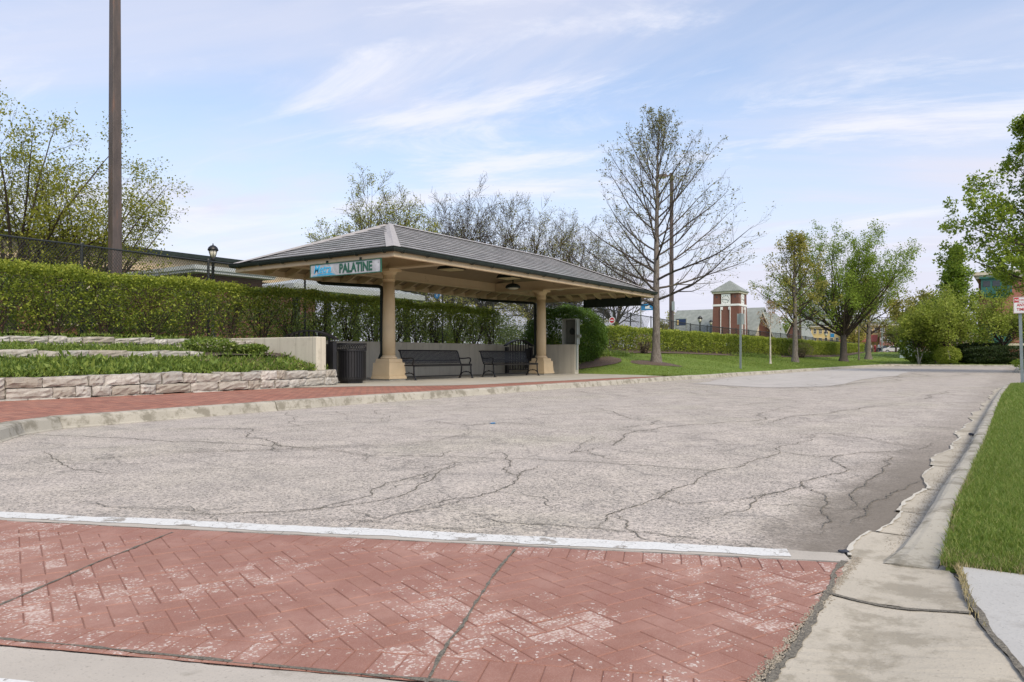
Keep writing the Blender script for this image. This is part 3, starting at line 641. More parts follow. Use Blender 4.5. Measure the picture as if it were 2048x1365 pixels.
# crosswalk: stamped herringbone bricks, soldier courses along both edges
A0 = np.array([1.70, 4.33]); B0 = np.array([3.28, 0.62]); e1 = (B0 - A0) / np.linalg.norm(B0 - A0); e2 = np.array([e1[1], -e1[0]])   # e2 towards the camera
if e2 @ (np.array([0, 0]) - A0) < 0: e2 = -e2
CW = 1.40; bw = 0.078; bl = 0.156
Lend = 4.14; Lbeg = -9.0
def cw(x, y): p = A0 + e1 * x + e2 * y; return p
def clip(poly, f):                          # keep the side where f(p) >= 0
    out = []
    for i in range(len(poly)):
        a = poly[i]; c = poly[(i + 1) % len(poly)]; fa = f(a); fc = f(c)
        if fa >= 0: out.append(a)
        if fa * fc < 0: k = fa / (fa - fc); out.append((a[0] + (c[0] - a[0]) * k, a[1] + (c[1] - a[1]) * k))
    return out
bricks = []
x = Lbeg
while x < Lend + 0.7:
    for y0 in (0.0, CW - bl): bricks.append([(x, y0), (x + bw, y0), (x + bw, y0 + bl), (x, y0 + bl)])
    x += bw
r2 = math.sqrt(0.5)
def rot(p, a=math.radians(38)): return (p[0] * math.cos(a) - p[1] * math.sin(a), p[0] * math.sin(a) + p[1] * math.cos(a))
yl, yh = bl, CW - bl
wt = lambda p: cw(p[0], p[1])[1] - 0.572
for i in range(-230, 230):
    for j in range(-120, 120):
        X0 = (i + 2 * j) * bw; Y0 = (i - 2 * j) * bw          # herringbone lattice
        c0 = rot((X0, Y0), math.radians(45))
        if c0[1] < -0.3 or c0[1] > CW + 0.3 or c0[0] < Lbeg - 0.3 or c0[0] > Lend + 0.8: continue
        for pl in ([(X0, Y0), (X0 + bl, Y0), (X0 + bl, Y0 + bw), (X0, Y0 + bw)], [(X0, Y0 + bw), (X0 + bw, Y0 + bw), (X0 + bw, Y0 + bw + bl), (X0, Y0 + bw + bl)]):
            pl = [rot(p, math.radians(45)) for p in pl]
            pl = clip(pl, lambda p: p[1] - yl)
            if len(pl) > 2: pl = clip(pl, lambda p: yh - p[1])
            if len(pl) > 2: bricks.append(pl)
bricks = [q for q in (clip(p, wt) for p in bricks) if len(q) > 2]
bm_v = []; bm_f = []; cen = []
joints = []
for (u0, v0), (u1, v1) in (((345, 1070), (0, 1228)), ((1030, 1105), (870, 1355))):
    p = np.array(g(u0, v0)); q = np.array(g(u1, v1)); joints.append((p, q))
for pl in bricks:
    if len(pl) < 3: continue
    ar = 0.5 * sum(pl[k][0] * pl[(k + 1) % len(pl)][1] - pl[(k + 1) % len(pl)][0] * pl[k][1] for k in range(len(pl)))
    if abs(ar) < 4e-4: continue
    if ar < 0: pl = pl[::-1]
    c = np.mean(pl, axis=0); k0 = len(bm_v)
    dz = random.gauss(0, 0.0008)
    def inset(d):
        out = []
        n = len(pl)
        for k in range(n):
            p = np.array(pl[k]); a = np.array(pl[k - 1]); c2_ = np.array(pl[(k + 1) % n])
            d1 = (p - a) / max(1e-6, np.linalg.norm(p - a)); d2 = (c2_ - p) / max(1e-6, np.linalg.norm(c2_ - p))
            n1 = np.array([-d1[1], d1[0]]); n2 = np.array([-d2[1], d2[0]]); bs = n1 + n2; L = bs @ bs
            if L < 0.3: bs = n1; L = 1; k_ = 1
            out.append(p + bs * (2 * d / max(L, 0.8)) * 0.5 * 2 / 2)
        return out
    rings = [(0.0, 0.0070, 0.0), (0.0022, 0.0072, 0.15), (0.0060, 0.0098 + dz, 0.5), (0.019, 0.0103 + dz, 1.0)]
    n = len(pl)
    for d, z_, a_ in rings:
        for p in inset(d):
            w2 = cw(p[0], p[1]); bm_v.append((w2[0], w2[1], z_)); cen.append(a_)
    for r_ in range(3):
        for k in range(n):
            k2 = (k + 1) % n; bm_f.append((k0 + r_ * n + k, k0 + r_ * n + k2, k0 + (r_ + 1) * n + k2, k0 + (r_ + 1) * n + k))
    bm_f.append(tuple(k0 + 3 * n + k for k in range(n)))
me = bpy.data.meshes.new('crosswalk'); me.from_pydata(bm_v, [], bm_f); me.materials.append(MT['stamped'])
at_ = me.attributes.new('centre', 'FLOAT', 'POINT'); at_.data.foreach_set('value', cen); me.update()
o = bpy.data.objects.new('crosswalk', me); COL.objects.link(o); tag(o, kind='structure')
# expansion joints across it
b = MB(); z = 0.0125
for p, q in joints:
    d = (q - p) / np.linalg.norm(q - p); ribbon(b, fract([p + d * 0.0, q + d * 0.6], 6, 0.012), 0.012, z, 0, False); z += 0.001
# dirt filled joints along the edges of the crosswalk and apron
def cwline(y, x0, x1, wd, zq, amp=0.01): ribbon(b, fract([cw(x0, y), cw(x1, y)], 8, amp), wd, zq, 0, False)
cwline(0.0, Lbeg, Lend - 0.1, 0.010, 0.0115, 0.004); cwline(CW + 0.004, Lbeg, Lend, 0.015, 0.0116, 0.004)
pe = [g(u, v) for u, v in [(1690, 1128), (1665, 1170), (1640, 1215), (1600, 1290), (1570, 1330), (1535, 1375), (1500, 1430)]]
ribbon(b, fract(pe, 3, 0.02), 0.026, 0.0128, 0, False)
gA, gB = np.array(g(1660, 1195)), np.array(g(1942, 1232, 0.03))
def ribz(P, wd, zf, mi=0):
    n = len(P); V = []; wv = 1.0
    for i, p in enumerate(P):
        a = P[max(0, i - 1)]; c = P[min(n - 1, i + 1)]; d = (c - a) / max(1e-6, np.linalg.norm(c - a)); nn = np.array([-d[1], d[0]]); wv = 0.7 * wv + 0.3 * random.uniform(0.4, 1.6)
        V += [(p[0] + nn[0] * wd * wv / 2, p[1] + nn[1] * wd * wv / 2, zf(*p)), (p[0] - nn[0] * wd * wv / 2, p[1] - nn[1] * wd * wv / 2, zf(*p))]
    b.add(V, [(2 * i, 2 * i + 1, 2 * i + 3, 2 * i + 2) for i in range(n - 1)], mi)
zj = lambda s, t: 0.0125 + 0.03 * sstep(0.56 - t, 0.15, 0.5) + 0.0012
ribz(fract([gA + np.array([0.01, 0.01]), gA * 0.75 + gB * 0.25 + np.array([-0.018, 0]), gA * 0.5 + gB * 0.5 + np.array([-0.022, 0]), gB], 5, 0.02), 0.020, zj)
ribz(fract([np.array(g(u, v, 0.035)) + np.array([0, -0.004]) for u, v in [(1919, 1130), (1922, 1165), (1941, 1215), (1965, 1255), (2001, 1300), (2043, 1352), (2103, 1420)]], 4, 0.015), 0.022, lambda s, t: 0.0475)
tag(b.build('joint_dirt', MT['crack']), kind='structure')
# concrete bands, white line on the far one
b = MB()
def strip(mb, y0, y1, z_, x0=Lbeg, x1=Lend + 0.1, j=0.004, step=0.04, mi=0):
    n = int((x1 - x0) / step); V = []
    r0 = r1 = 0
    for i in range(n + 1):
        x = x0 + (x1 - x0) * i / n; r0 = 0.8 * r0 + random.gauss(0, j); r1 = 0.8 * r1 + random.gauss(0, j)
        p = cw(x, y0 + r0); q = cw(x, y1 + r1); V += [(p[0], p[1], z_), (q[0], q[1], z_)]
    mb.add(V, [(2 * i, 2 * i + 1, 2 * i + 3, 2 * i + 2) for i in range(n)], mi)
strip(b, -0.175, -0.004, 0.0065, x1=Lend - 0.05); strip(b, CW + 0.010, CW + 0.32, 0.0065); tag(b.build('concrete_band', MT['band']), kind='structure')
b = MB(); strip(b, -0.190, -0.066, 0.0085, x1=Lend - 0.28, j=0.005); strip(b, CW + 0.185, CW + 0.275, 0.0085, j=0.006)
tag(b.build('white_line', MT['line']), kind='structure')

# concrete apron and walk by the camera
bnd = [(1915, 1128), (1918, 1165), (1938, 1215), (1962, 1255), (1998, 1300), (2040, 1352), (2100, 1420), (2200, 1540)]
bw_ = [g(u, v, 0.03) for u, v in bnd]; ap = [g(u, v) for u, v in [(1685, 1135), (1665, 1180), (1645, 1215), (1605, 1290), (1575, 1330), (1540, 1375), (1505, 1430), (1440, 1520)]]
def zap(s, t): return 0.010 + 0.03 * sstep(0.56 - t, 0.15, 0.5)
gapa = np.array(g(1660, 1195)); gapb = np.array(g(1942, 1232, 0.03))
L0 = (gapb - gapa); 
b = MB()
def lerpc(P, k):
    k = k * (len(P) - 1); i = min(len(P) - 2, int(k)); f = k - i; return np.array(P[i]) * (1 - f) + np.array(P[i + 1]) * f
def patchstrip(PA, PB, k0, k1, shiftA=0.0, shiftB=0.0, n=26, m=8):
    V = []
    for i in range(n + 1):
        k = k0 + (k1 - k0) * i / n
        a = lerpc(PA, k) ; c = lerpc(PB, k)
        for j in range(m + 1):
            p = a + (c - a) * j / m; V.append((p[0] + random.gauss(0, 0.002), p[1] + random.gauss(0, 0.002), zap(*p) + random.gauss(0, 0.0006)))
    w_ = m + 1
    b.add(V, [(i * w_ + j, i * w_ + j + 1, (i + 1) * w_ + j + 1, (i + 1) * w_ + j) for i in range(n) for j in range(m)])
# first slab carries on into the ramped kerb; second slab after the open joint
PA = [np.array(p) for p in ([(3.41, 0.585)] + [g(1690, 1130)] + [tuple(gapa + np.array([0.006, 0]))])]
PB = [np.array(p) for p in ([(3.41, 0.25)] + [bw_[1]] + [tuple(gapb + np.array([0.006, 0]))])]
patchstrip(PA, PB, 0, 1)
PA = [gapa - np.array([0.006, 0.0])] + [np.array(p) for p in ap[3:]]; PB = [gapb - np.array([0.006, 0])] + [np.array(p) for p in bw_[4:]]
PB = [lerpc(PB, i / (len(PA) - 1)) for i in range(len(PA))]
patchstrip(PA, PB, 0, 1, n=40)
tag(b.build('apron', MT['gutter']), kind='structure')
b = MB(); b.add([(s_, t_, zap(s_, t_) - 0.007) for s_ in (0.2, 1.5, 3.6) for t_ in (0.61, 0.58, 0.5, 0.4, 0.25, 0.1, -0.3, -1.0)], [(8 * i + j, 8 * i + 8 + j, 8 * i + 9 + j, 8 * i + 1 + j) for i in range(2) for j in range(7)]); tag(b.build('apron_joint_soil', MT['crack']), kind='structure')
# pale walk
W1 = [(p[0] + 0.002, p[1] - 0.011) for p in bw_]
V = [(p[0], p[1], 0.046) for p in W1] + [(p[0], -4.0, 0.06) for p in W1]
V[0] = (3.325, V[0][1], 0.05); V[len(W1)] = (3.30, -4.0, 0.06)
n = len(W1); b = MB(); b.add(V, [(i, i + 1, n + i + 1, n + i) for i in range(n - 1)]); tag(b.build('sidewalk_right', MT['walk']), kind='structure')
# right verge soil and turf
def vz(x): return 0.044 + 0.074 * sstep(x, 3.34, 4.25)
b = MB(); V = []; xs_ = [3.33, 3.5, 3.7, 3.9, 4.1, 4.3, 5, 8, 12, 16, 20, 23.6, 24.6]
for x in xs_: V += [(x, -9, vz(x)), (x, float(np.interp(x, [3.33, 3.6, 8, 16, 23.6, 24.6], [0.265, 0.262, 0.262, 0.31, 0.22, -0.5])), vz(x))]
b.add(V, [(2 * i, 2 * i + 2, 2 * i + 3, 2 * i + 1) for i in range(len(xs_) - 1)]); b.add([(3.33, -9, vz(3.33)), (3.33, 0.245, vz(3.33)), (3.33, 0.245, 0), (3.33, -9, 0)], [(0, 1, 2, 3)])
b.add([(45.4, -9, 0.13), (66.6, -9, 0.13), (66.6, -1.1, 0.13), (65.8, -0.2, 0.13), (60, 0.14, 0.13), (47.1, 0.14, 0.13), (46.0, -0.05, 0.13), (45.4, -0.7, 0.13)], [tuple(range(8))])
tag(b.build('verge', MT['lawn']), kind='structure')
b = MB(); b.add([(45.42, -6, 0.16), (50, -6, 0.16), (50, -0.4, 0.16), (47.1, 0.10, 0.145), (46.0, -0.1, 0.145), (45.42, -0.8, 0.145)], [tuple(range(6))]); tag(b.build('island_mulch', MT['mulch']), kind='structure')

# left side: paver walk, shelter slab
def lkt(s): return float(np.interp(s, [p[0] for p in LK[:14]], [p[1] for p in LK[:14]]))
slabedge = [(11.6, 13.35), (12.6, 12.9), (13.5, 12.05), (14.3, 11.45), (15.0, 11.25), (18.0, 11.1), (22.1, 11.0), (24.3, 10.8), (25.0, 10.45)]
SS = [-14, -5, 1.6, 3.27, 3.75, 4.3, 5.5, 7, 9, 11.6, 12.6, 13.5, 14.3, 15, 18, 22.1, 24.3, 25.0]
V = []; 
for s in SS:
    far = 14.3 if s < 11.6 else float(np.interp(s, [p[0] for p in slabedge], [p[1] for p in slabedge]))
    V += [(s, lkt(s) + 0.195, 0.1385), (s, far, 0.1385)]
b = MB(); b.add(V, [(2 * i, 2 * i + 2, 2 * i + 3, 2 * i + 1) for i in range(len(SS) - 1)]); tag(b.build('brick_walk', MT['pavers']), kind='structure')
b = MB(); E_ = fract(slabedge[1:], 4, 0.01); E_ = [tuple(p) for p in E_]
pts = [(11.0, 14.0)] + [(11.6, 13.35)] + E_ + [(26.0, 11.8), (26.75, 14.3), (26.75, 18.4), (11.0, 18.4)]
b.add([(p[0], p[1], 0.143) for p in pts], [tuple(range(len(pts)))]); tag(b.build('shelter_slab', MT['slab']), kind='structure')

# lawn to the left of the road and beyond the cross street
xs = list(np.arange(26.76, 74, 1.0)) + [74.08] + list(np.arange(76, 130, 2.5)) + list(np.arange(130, 420, 15))
ys = list(np.arange(-90, -10, 10)) + list(np.arange(-10, 10, 2.0)) + [10.32, 11, 12, 13, 14, 15, 16, 17, 18.2, 19, 20, 24, 30, 45, 70, 120, 240]
V = [(x, y, hl(x, y) + (hnoise(x, y) if y > 10.6 or x > 75 else 0)) for x in xs for y in ys]; ny = len(ys); Fc = []
for i in range(len(xs) - 1):
    for j in range(ny - 1):
        if xs[i] < 74 and ys[j] < 10.3: continue
        Fc.append((i * ny + j, (i + 1) * ny + j, (i + 1) * ny + j + 1, i * ny + j + 1))
b = MB(); b.add(V, Fc)
b.add([(24.9, 10.31, 0.138), (26.76, 10.32, 0.138), (26.76, 14.3, 0.139), (26.0, 11.8, 0.1385)], [(0, 1, 2, 3)])
b.add([(71, 10.34, 0.136), (72.95, 9.85, 0.136), (73.95, 8.5, 0.136), (74.1, 8.3, 0.136), (74.1, 10.34, 0.136)], [(0, 1, 2, 3, 4)])
b.add([(-40, 18.25, 1.325), (26.76, 18.25, 1.325), (26.76, 240, 1.36), (-40, 240, 1.36)], [(0, 1, 2, 3)])
tag(b.build('lawn', MT['lawn'], smooth=True), kind='structure')
# mulch beds
b = MB()
def bed(cx, cy, rx, ry, n=22, dz=0.012, hf=hl):
    V = [(cx, cy, hf(cx, cy) + hnoise(cx, cy) + dz + 0.05)]
    for ring in (0.5, 1.0):
        for i in range(n):
            a = 6.2832 * i / n; k = ring * (1 + 0.08 * math.sin(3 * a + cx)); x, y = cx + rx * k * math.cos(a), cy + ry * k * math.sin(a)
            V.append((x, y, hf(x, y) + hnoise(x, y) + dz + (0.035 if ring < 1 else 0.0)))
    Fc = [(0, 1 + i, 1 + (i + 1) % n) for i in range(n)] + [(1 + i, 1 + n + i, 1 + n + (i + 1) % n, 1 + (i + 1) % n) for i in range(n)]
    b.add(V, Fc)
BT = (31.5, 13.6)
bed(BT[0], BT[1], 1.25, 1.1); bed(29.4, 17.0, 2.3, 2.3, dz=0.035); 
V = []; xs2 = list(np.arange(32, 114, 2.0))
for x in xs2: 
    k = 0.25 * math.sin(x * 0.35)
    V += [(x, 17.1 + k, hl(x, 17.1 + k) + 0.03), (x, 20.2, hl(x, 20.2) + 0.05)]
    V[-2] = (x, 17.1 + k, hl(x, 17.1 + k) + 0.035)
V3 = []
for x in xs2:
    k = 0.25 * math.sin(x * 0.35)
    for y in (17.1 + k, 17.7, 18.2, 19.0, 20.2): V3.append((x, y, hl(x, y) + 0.045))
b.add(V3, [(5 * i + j, 5 * (i + 1) + j, 5 * (i + 1) + j + 1, 5 * i + j + 1) for i in range(len(xs2) - 1) for j in range(4)])
b.add([(-12, 17.0, 1.335), (26.7, 17.0 + 1.26, 1.338), (26.7, 20.3, 1.338), (-12, 20.3, 1.335)], [(0, 1, 2, 3)])
tag(b.build('mulch_beds', MT['mulch']), kind='structure')

# ------------------------------------------------------------------ the shelter
C1S, C2S, CT = 16.3, 24.8, 15.5
R0, R1, TA, TB, EZ, RZ = C1S - 3.05, 25.5 + 3.05, CT - 3.05, CT + 3.05, 3.44, 4.74
def ring(mb, prof, mi=0, x0=R0, x1=R1, y0=TA, y1=TB, closed=False):   # prof: (outward offset, z) swept round the eaves
    V = []
    for o_, z_ in prof: V += [(x0 - o_, y0 - o_, z_), (x1 + o_, y0 - o_, z_), (x1 + o_, y1 + o_, z_), (x0 - o_, y1 + o_, z_)]
    n = len(prof); Fc = []
    for i in range(n if closed else n - 1):
        j = (i + 1) % n
        for k in range(4): Fc.append((4 * i + k, 4 * i + (k + 1) % 4, 4 * j + (k + 1) % 4, 4 * j + k))
    return mb.add(V, Fc, mi)
SH = empty('shelter', (C1S, CT, 0.143), 'long open waiting shelter with grey hipped roof on two tan columns beside the road', 'shelter')
NC = 12; mb = MB(); pr = []
for k in range(NC + 1):
    o_ = 0.04 - (3.05 + 0.04) * k / NC; z_ = EZ + (RZ - EZ) * k / NC
    if k: pr.append((o_, z_ - 0.004))
    if k < NC: pr.append((o_, z_ + 0.021))
pr[-1] = (-3.049, RZ)
ring(mb, [(0.04, EZ)] + pr)
for fi_, f_ in enumerate(mb.f):
    zz4 = [mb.v[i] for i in f_]
    if len({(round(p[0], 3), round(p[1], 3)) for p in zz4}) == 2: mb.m[fi_] = 1  # risers coloured dark to paint the shadow gap under each course
roof = mb.build('roof', [MT['slate'], MT['lip_shadow']], SH)
mb = MB()
AP0, AP1 = Vector((C1S, CT, RZ + 0.035)), Vector((25.5, CT, RZ + 0.035))
for (cx, cy), ap_ in (((R0, TA), AP0), ((R0, TB), AP0), ((R1, TA), AP1), ((R1, TB), AP1)):
    mb = MB(); a = Vector((cx - (0.05 if cx < 20 else -0.05), cy - (0.05 if cy < 15 else -0.05), EZ + 0.05)); d = (ap_ - a); 
    sx = 1 if cx < 20 else -1; sy = 1 if cy < 15 else -1; wd = 0.25
    sl_ = (RZ - EZ) / 3.09
    A1 = a + Vector((sx * wd, 0, 0)); A2 = a + Vector((0, sy * wd, 0)); B1 = ap_ + Vector((sx * wd * 0.7, 0, 0.0)); B2 = ap_ + Vector((-sx * 0.0, sy * wd * 0.2, -0.03))
    T_ = Vector((0, 0, -0.02)); up_ = Vector((0, 0, 0.012))
    mb.add([a + up_, A1, B1 + Vector((0, 0, 0.01)), ap_ + up_ * 2], [(0, 1, 2, 3)]); mb.add([a + up_, A2, ap_ + Vector((-sx * 0.05, sy * wd * 0.7, -0.07)), ap_ + up_ * 2], [(0, 1, 2, 3)])
    mb.add([A1 + T_ * 2, A1, a + up_, a + T_ * 2], [(0, 1, 2, 3)]); mb.add([A2 + T_ * 2, A2, a + up_, a + T_ * 2], [(0, 1, 2, 3)])
    mb.build('hip_cap', MT['hipcap'], roof)
mb = MB(); mb.add([(C1S - 0.1, CT - 0.13, RZ - 0.01), (25.6, CT - 0.13, RZ - 0.01), (25.6, CT, RZ + 0.05), (C1S - 0.1, CT, RZ + 0.05), (25.6, CT + 0.13, RZ - 0.01), (C1S - 0.1, CT + 0.13, RZ - 0.01)], [(0, 1, 2, 3), (3, 2, 4, 5)])
mb.build('ridge_cap', MT['hipcap'], roof)
mb = MB()                                  # gutter: half round section
gp = [(0.0, 3.475)] + [(0.055 + 0.065 * math.cos(math.radians(a)) * -1 + 0.01, 3.475 + 0.075 * math.sin(math.radians(a))) for a in range(0, -181, -30)]
gp = [(0.005, 3.47), (0.005, 3.41), (0.03, 3.37), (0.075, 3.355), (0.115, 3.375), (0.135, 3.42), (0.137, 3.47), (0.150, 3.472), (0.150, 3.462), (0.128, 3.455), (0.12, 3.42), (0.10, 3.39), (0.05, 3.38), (0.02, 3.42), (0.02, 3.47)]
ring(mb, gp, closed=True); gut = mb.build('gutter', MT['green_metal'], SH)
def eave_pts(step):
    out = []
    n = int((R1 - R0) / step)
    for i in range(n + 1): x = R0 + 0.25 + (R1 - R0 - 0.5) * i / n; out += [(x, TA, 0, -1), (x, TB, 0, 1)]
    n = int((TB - TA) / step)
    for i in range(n + 1): y = TA + 0.25 + (TB - TA - 0.5) * i / n; out += [(R0, y, -1, 0), (R1, y, 1, 0)]
    return out
for x, y, ox, oy in eave_pts(0.92):
    mb = MB(); pth = [(0.01, 3.355), (0.05, 3.34), (0.10, 3.345), (0.14, 3.37), (0.156, 3.41)]
    mb.tube([(x + ox * o_, y + oy * o_, z_) for o_, z_ in pth], 0.010, 5)
    mb.build('bracket', MT['green_metal'], gut)
mb = MB(); ring(mb, [(0.0, 3.465), (0.0, 3.25), (-0.025, 3.235), (-0.06, 3.235), (-0.06, 3.465)], closed=True); ring(mb, [(0.012, 3.30), (0.012, 3.245), (0.0, 3.24)]); mb.build('fascia', MT['beige'], SH)
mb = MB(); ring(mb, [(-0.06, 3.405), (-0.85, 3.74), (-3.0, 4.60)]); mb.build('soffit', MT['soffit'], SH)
BI = 0.80                                   # ring beam set in from the eaves
mb = MB(); ring(mb, [(-BI, 3.45), (-BI, 3.80), (-BI - 0.16, 3.80), (-BI - 0.16, 3.45)], closed=True); ring(mb, [(-BI + 0.03, 3.45), (-BI + 0.03, 3.50), (-BI, 3.51)]); ring(mb, [(-BI + 0.03, 3.447), (-BI - 0.19, 3.447), (-BI - 0.19, 3.50), (-BI - 0.16, 3.51)]); ring(mb, [(-BI + 0.03, 3.452), (-BI + 0.03, 3.447)])
mb.build('ring_beam', MT['beige'], SH)
for cs_ in (C1S, C2S):
    mb = MB(); mb.box(cs_ - 0.15, TA + BI + 0.165, 3.435, cs_ + 0.15, TB - BI - 0.165, 3.78); mb.box(cs_ - 0.18, TA + BI + 0.20, 3.42, cs_ + 0.18, TB - BI - 0.20, 3.48); mb.build('cross_beam', MT['beige'], SH)
def tail(x, y, ox, oy):                       # tapered rafter tail under the overhang
    mb = MB(); w_ = 0.04; tx, ty = (-oy, ox)
    P4 = [(0.07, 3.26), (0.07, 3.39), (BI - 0.0, 3.70), (BI - 0.0, 3.46), (0.40, 3.30)]
    V = []
    for sg in (-1, 1):
        for d, z_ in P4: V.append((x - ox * d + tx * w_ * sg, y - oy * d + ty * w_ * sg, z_))
    n = 5; Fc = [tuple(range(n)), tuple(range(n, 2 * n))[::-1]] + [(i, (i + 1) % n, n + (i + 1) % n, n + i) for i in range(n)]
    mb.add(V, Fc); return mb.build('rafter_tail', MT['beige'], SH)
for x, y, ox, oy in eave_pts(0.76):
    if (abs(oy) and R0 + 0.5 < x < R1 - 0.5) or (abs(ox) and TA + 0.5 < y < TB - 0.5): tail(x, y, ox, oy)
for cs_ in (C1S, C2S):
    mb = MB(); cx, cy = cs_, CT
    mb.lathe(cx, cy, [(0.190, 0.86), (0.188, 1.6), (0.177, 2.5), (0.165, 3.06)], 32)
    col = mb.build('column', MT['column'], SH, smooth=True)
    mb = MB(); mb.lathe(cx, cy, [(0.178, 3.05), (0.178, 3.10), (0.200, 3.11), (0.200, 3.14), (0.18, 3.15), (0.18, 3.24), (0.20, 3.26), (0.225, 3.31), (0.24, 3.345)], 32)
    mb.box(cx - 0.262, cy - 0.262, 3.345, cx + 0.262, cy + 0.262, 3.419); mb.build('capital', MT['column'], col)
    mb = MB(); mb.frus(cx, cy, 0.13, 0.185, 0.345, 0.345); mb.build('footing', MT['slab'], col)
    mb = MB(); mb.frus(cx, cy, 0.185, 0.275, 0.375, 0.365); mb.frus(cx, cy, 0.276, 0.66, 0.35, 0.328); mb.frus(cx, cy, 0.661, 0.775, 0.285, 0.27)
    mb.build('plinth', MT['column'], col, bevel=0.006)
    mb = MB(); mb.lathe(cx, cy, [(0.235, 0.775), (0.250, 0.80), (0.238, 0.83), (0.210, 0.835), (0.207, 0.85), (0.190, 0.875)], 32); mb.build('base_moulding', MT['column'], col, smooth=True)
    mb = MB(); yb = TB + 0.07
    mb.tube([(cx, yb, 3.36), (cx, yb, 3.30), (cx, yb - 0.07, 3.22), (cx, yb - 0.22, 3.17), (cx, CT + 0.42, 2.94), (cx - 0.02, CT + 0.29, 2.90), (cx - 0.03, CT + 0.262, 2.80), (cx - 0.03, CT + 0.262, 0.95), (cx - 0.03, CT + 0.34, 0.80), (cx - 0.04, CT + 0.47, 0.62)], 0.052, 10)
    for z_ in (2.4, 1.3): mb.lathe(cx - 0.03, CT + 0.262, [(0.06, z_), (0.06, z_ + 0.05)], 10)
    mb.build('downspout', MT['green_metal'], SH, smooth=True)

# hanging signs
def frame(mb, x, y0, y1, z0, z1, w_=0.028, dp=0.09, mi=0):
    mb.box(x - 0.012, y0, z0, x + dp, y0 + w_, z1, mi); mb.box(x - 0.012, y1 - w_, z0, x + dp, y1, z1, mi)
    mb.box(x - 0.0125, y0 + w_ - 0.001, z0, x + dp, y1 - w_ + 0.001, z0 + w_, mi); mb.box(x - 0.0125, y0 + w_ - 0.001, z1 - w_, x + dp, y1 - w_ + 0.001, z1, mi)
def text(body, size, mat, parent, M, ext=0.004, off=0.0, shear=0.0, xs=1.0, name='lettering', ax='LEFT'):
    cu = bpy.data.curves.new(name, 'FONT'); cu.body = body; cu.size = size; cu.extrude = ext; cu.offset = off; cu.shear = shear; cu.align_x = ax; cu.resolution_u = 4
    o = bpy.data.objects.new(name, cu); COL.objects.link(o)
    bpy.context.view_layer.update(); dg = bpy.context.evaluated_depsgraph_get()
    me = bpy.data.meshes.new_from_object(o.evaluated_get(dg)); bpy.data.objects.remove(o); bpy.data.curves.remove(cu)
    me.transform(Matrix.Diagonal((xs, 1, 1, 1))); me.transform(M)
    L = wloc(parent); me.transform(Matrix.Translation((-L[0], -L[1], -L[2])))
    me.materials.clear(); me.materials.append(mat); me.name = name
    o = bpy.data.objects.new(name, me); COL.objects.link(o); o.parent = parent; return o
def face_back(x, y, z): return Matrix(((0, 0, -1, x), (-1, 0, 0, y), (0, 1, 0, z), (0, 0, 0, 1)))   # faces -x, reads towards -y
SX, SY0, SY1, SZ0, SZ1 = 13.19, 12.80, 15.33, 2.885, 3.225
SG = empty('station_sign', (SX, (SY0 + SY1) / 2, SZ0), 'silvery station name sign with blue and green letters under the near shelter eave', 'sign')
mb = MB(); mb.box(SX, SY0 + 0.02, SZ0 + 0.02, SX + 0.028, SY1 - 0.02, SZ1 - 0.02)
for k in range(13): mb.box(SX - 0.003, SY0 + 0.03, SZ0 + 0.035 + k * 0.0215, SX + 0.001, SY1 - 0.03, SZ0 + 0.042 + k * 0.0215)
mb.build('sign_face', MT['signface'], SG)
mb = MB(); frame(mb, SX, SY0, SY1, SZ0, SZ1, 0.02, 0.03); mb.build('frame', MT['signgreen'], SG)
text('Metra', 0.29, MT['signblue'], SG, face_back(SX - 0.006, SY1 - 0.13, SZ0 + 0.108), off=0.004, shear=0.30, xs=0.92)
text('PALATINE', 0.315, MT['signgreen'], SG, face_back(SX - 0.006, SY1 - 1.08, SZ0 + 0.070), off=0.012, xs=0.82)
mb = MB()
for k, (ya, yb_, z_) in enumerate(((0.10, 0.98, 0.045), (0.26, 0.92, 0.073))): mb.add([(SX - 0.008, SY1 - ya, SZ0 + z_ - 0.008), (SX - 0.008, SY1 - yb_, SZ0 + z_ - 0.006), (SX - 0.008, SY1 - yb_ + 0.16, SZ0 + z_ + 0.018), (SX - 0.008, SY1 - ya - 0.02, SZ0 + z_ + 0.010)], [(0, 1, 2, 3)])
mb.build('speed_stripe', MT['signblue'], SG)
for y in (13.5, 14.7): mb = MB(); mb.box(SX + 0.0, y, SZ1, SX + 0.06, y + 0.04, SZ1 + 0.07); mb.build('hanger', MT['green_metal'], SG)
BX = 28.45
BS = empty('blank_sign', (BX, 14.3, 2.93), 'dark blank back of the long sign hanging from the far end of the shelter roof', 'sign')
mb = MB(); mb.box(BX, 13.0, 2.95, BX + 0.07, 15.6, 3.27); mb.build('sign_back', MT['green_metal'], BS, bevel=0.006)
mb = MB(); frame(mb, BX, 12.97, 15.63, 2.935, 3.285); mb.build('frame', MT['green_metal'], BS)
for y in (13.6, 15.0):
    mb = MB(); mb.box(BX + 0.01, y - 0.06, 3.285, BX + 0.06, y + 0.06, 3.50); mb.build('hanger', MT['green_metal'], BS)

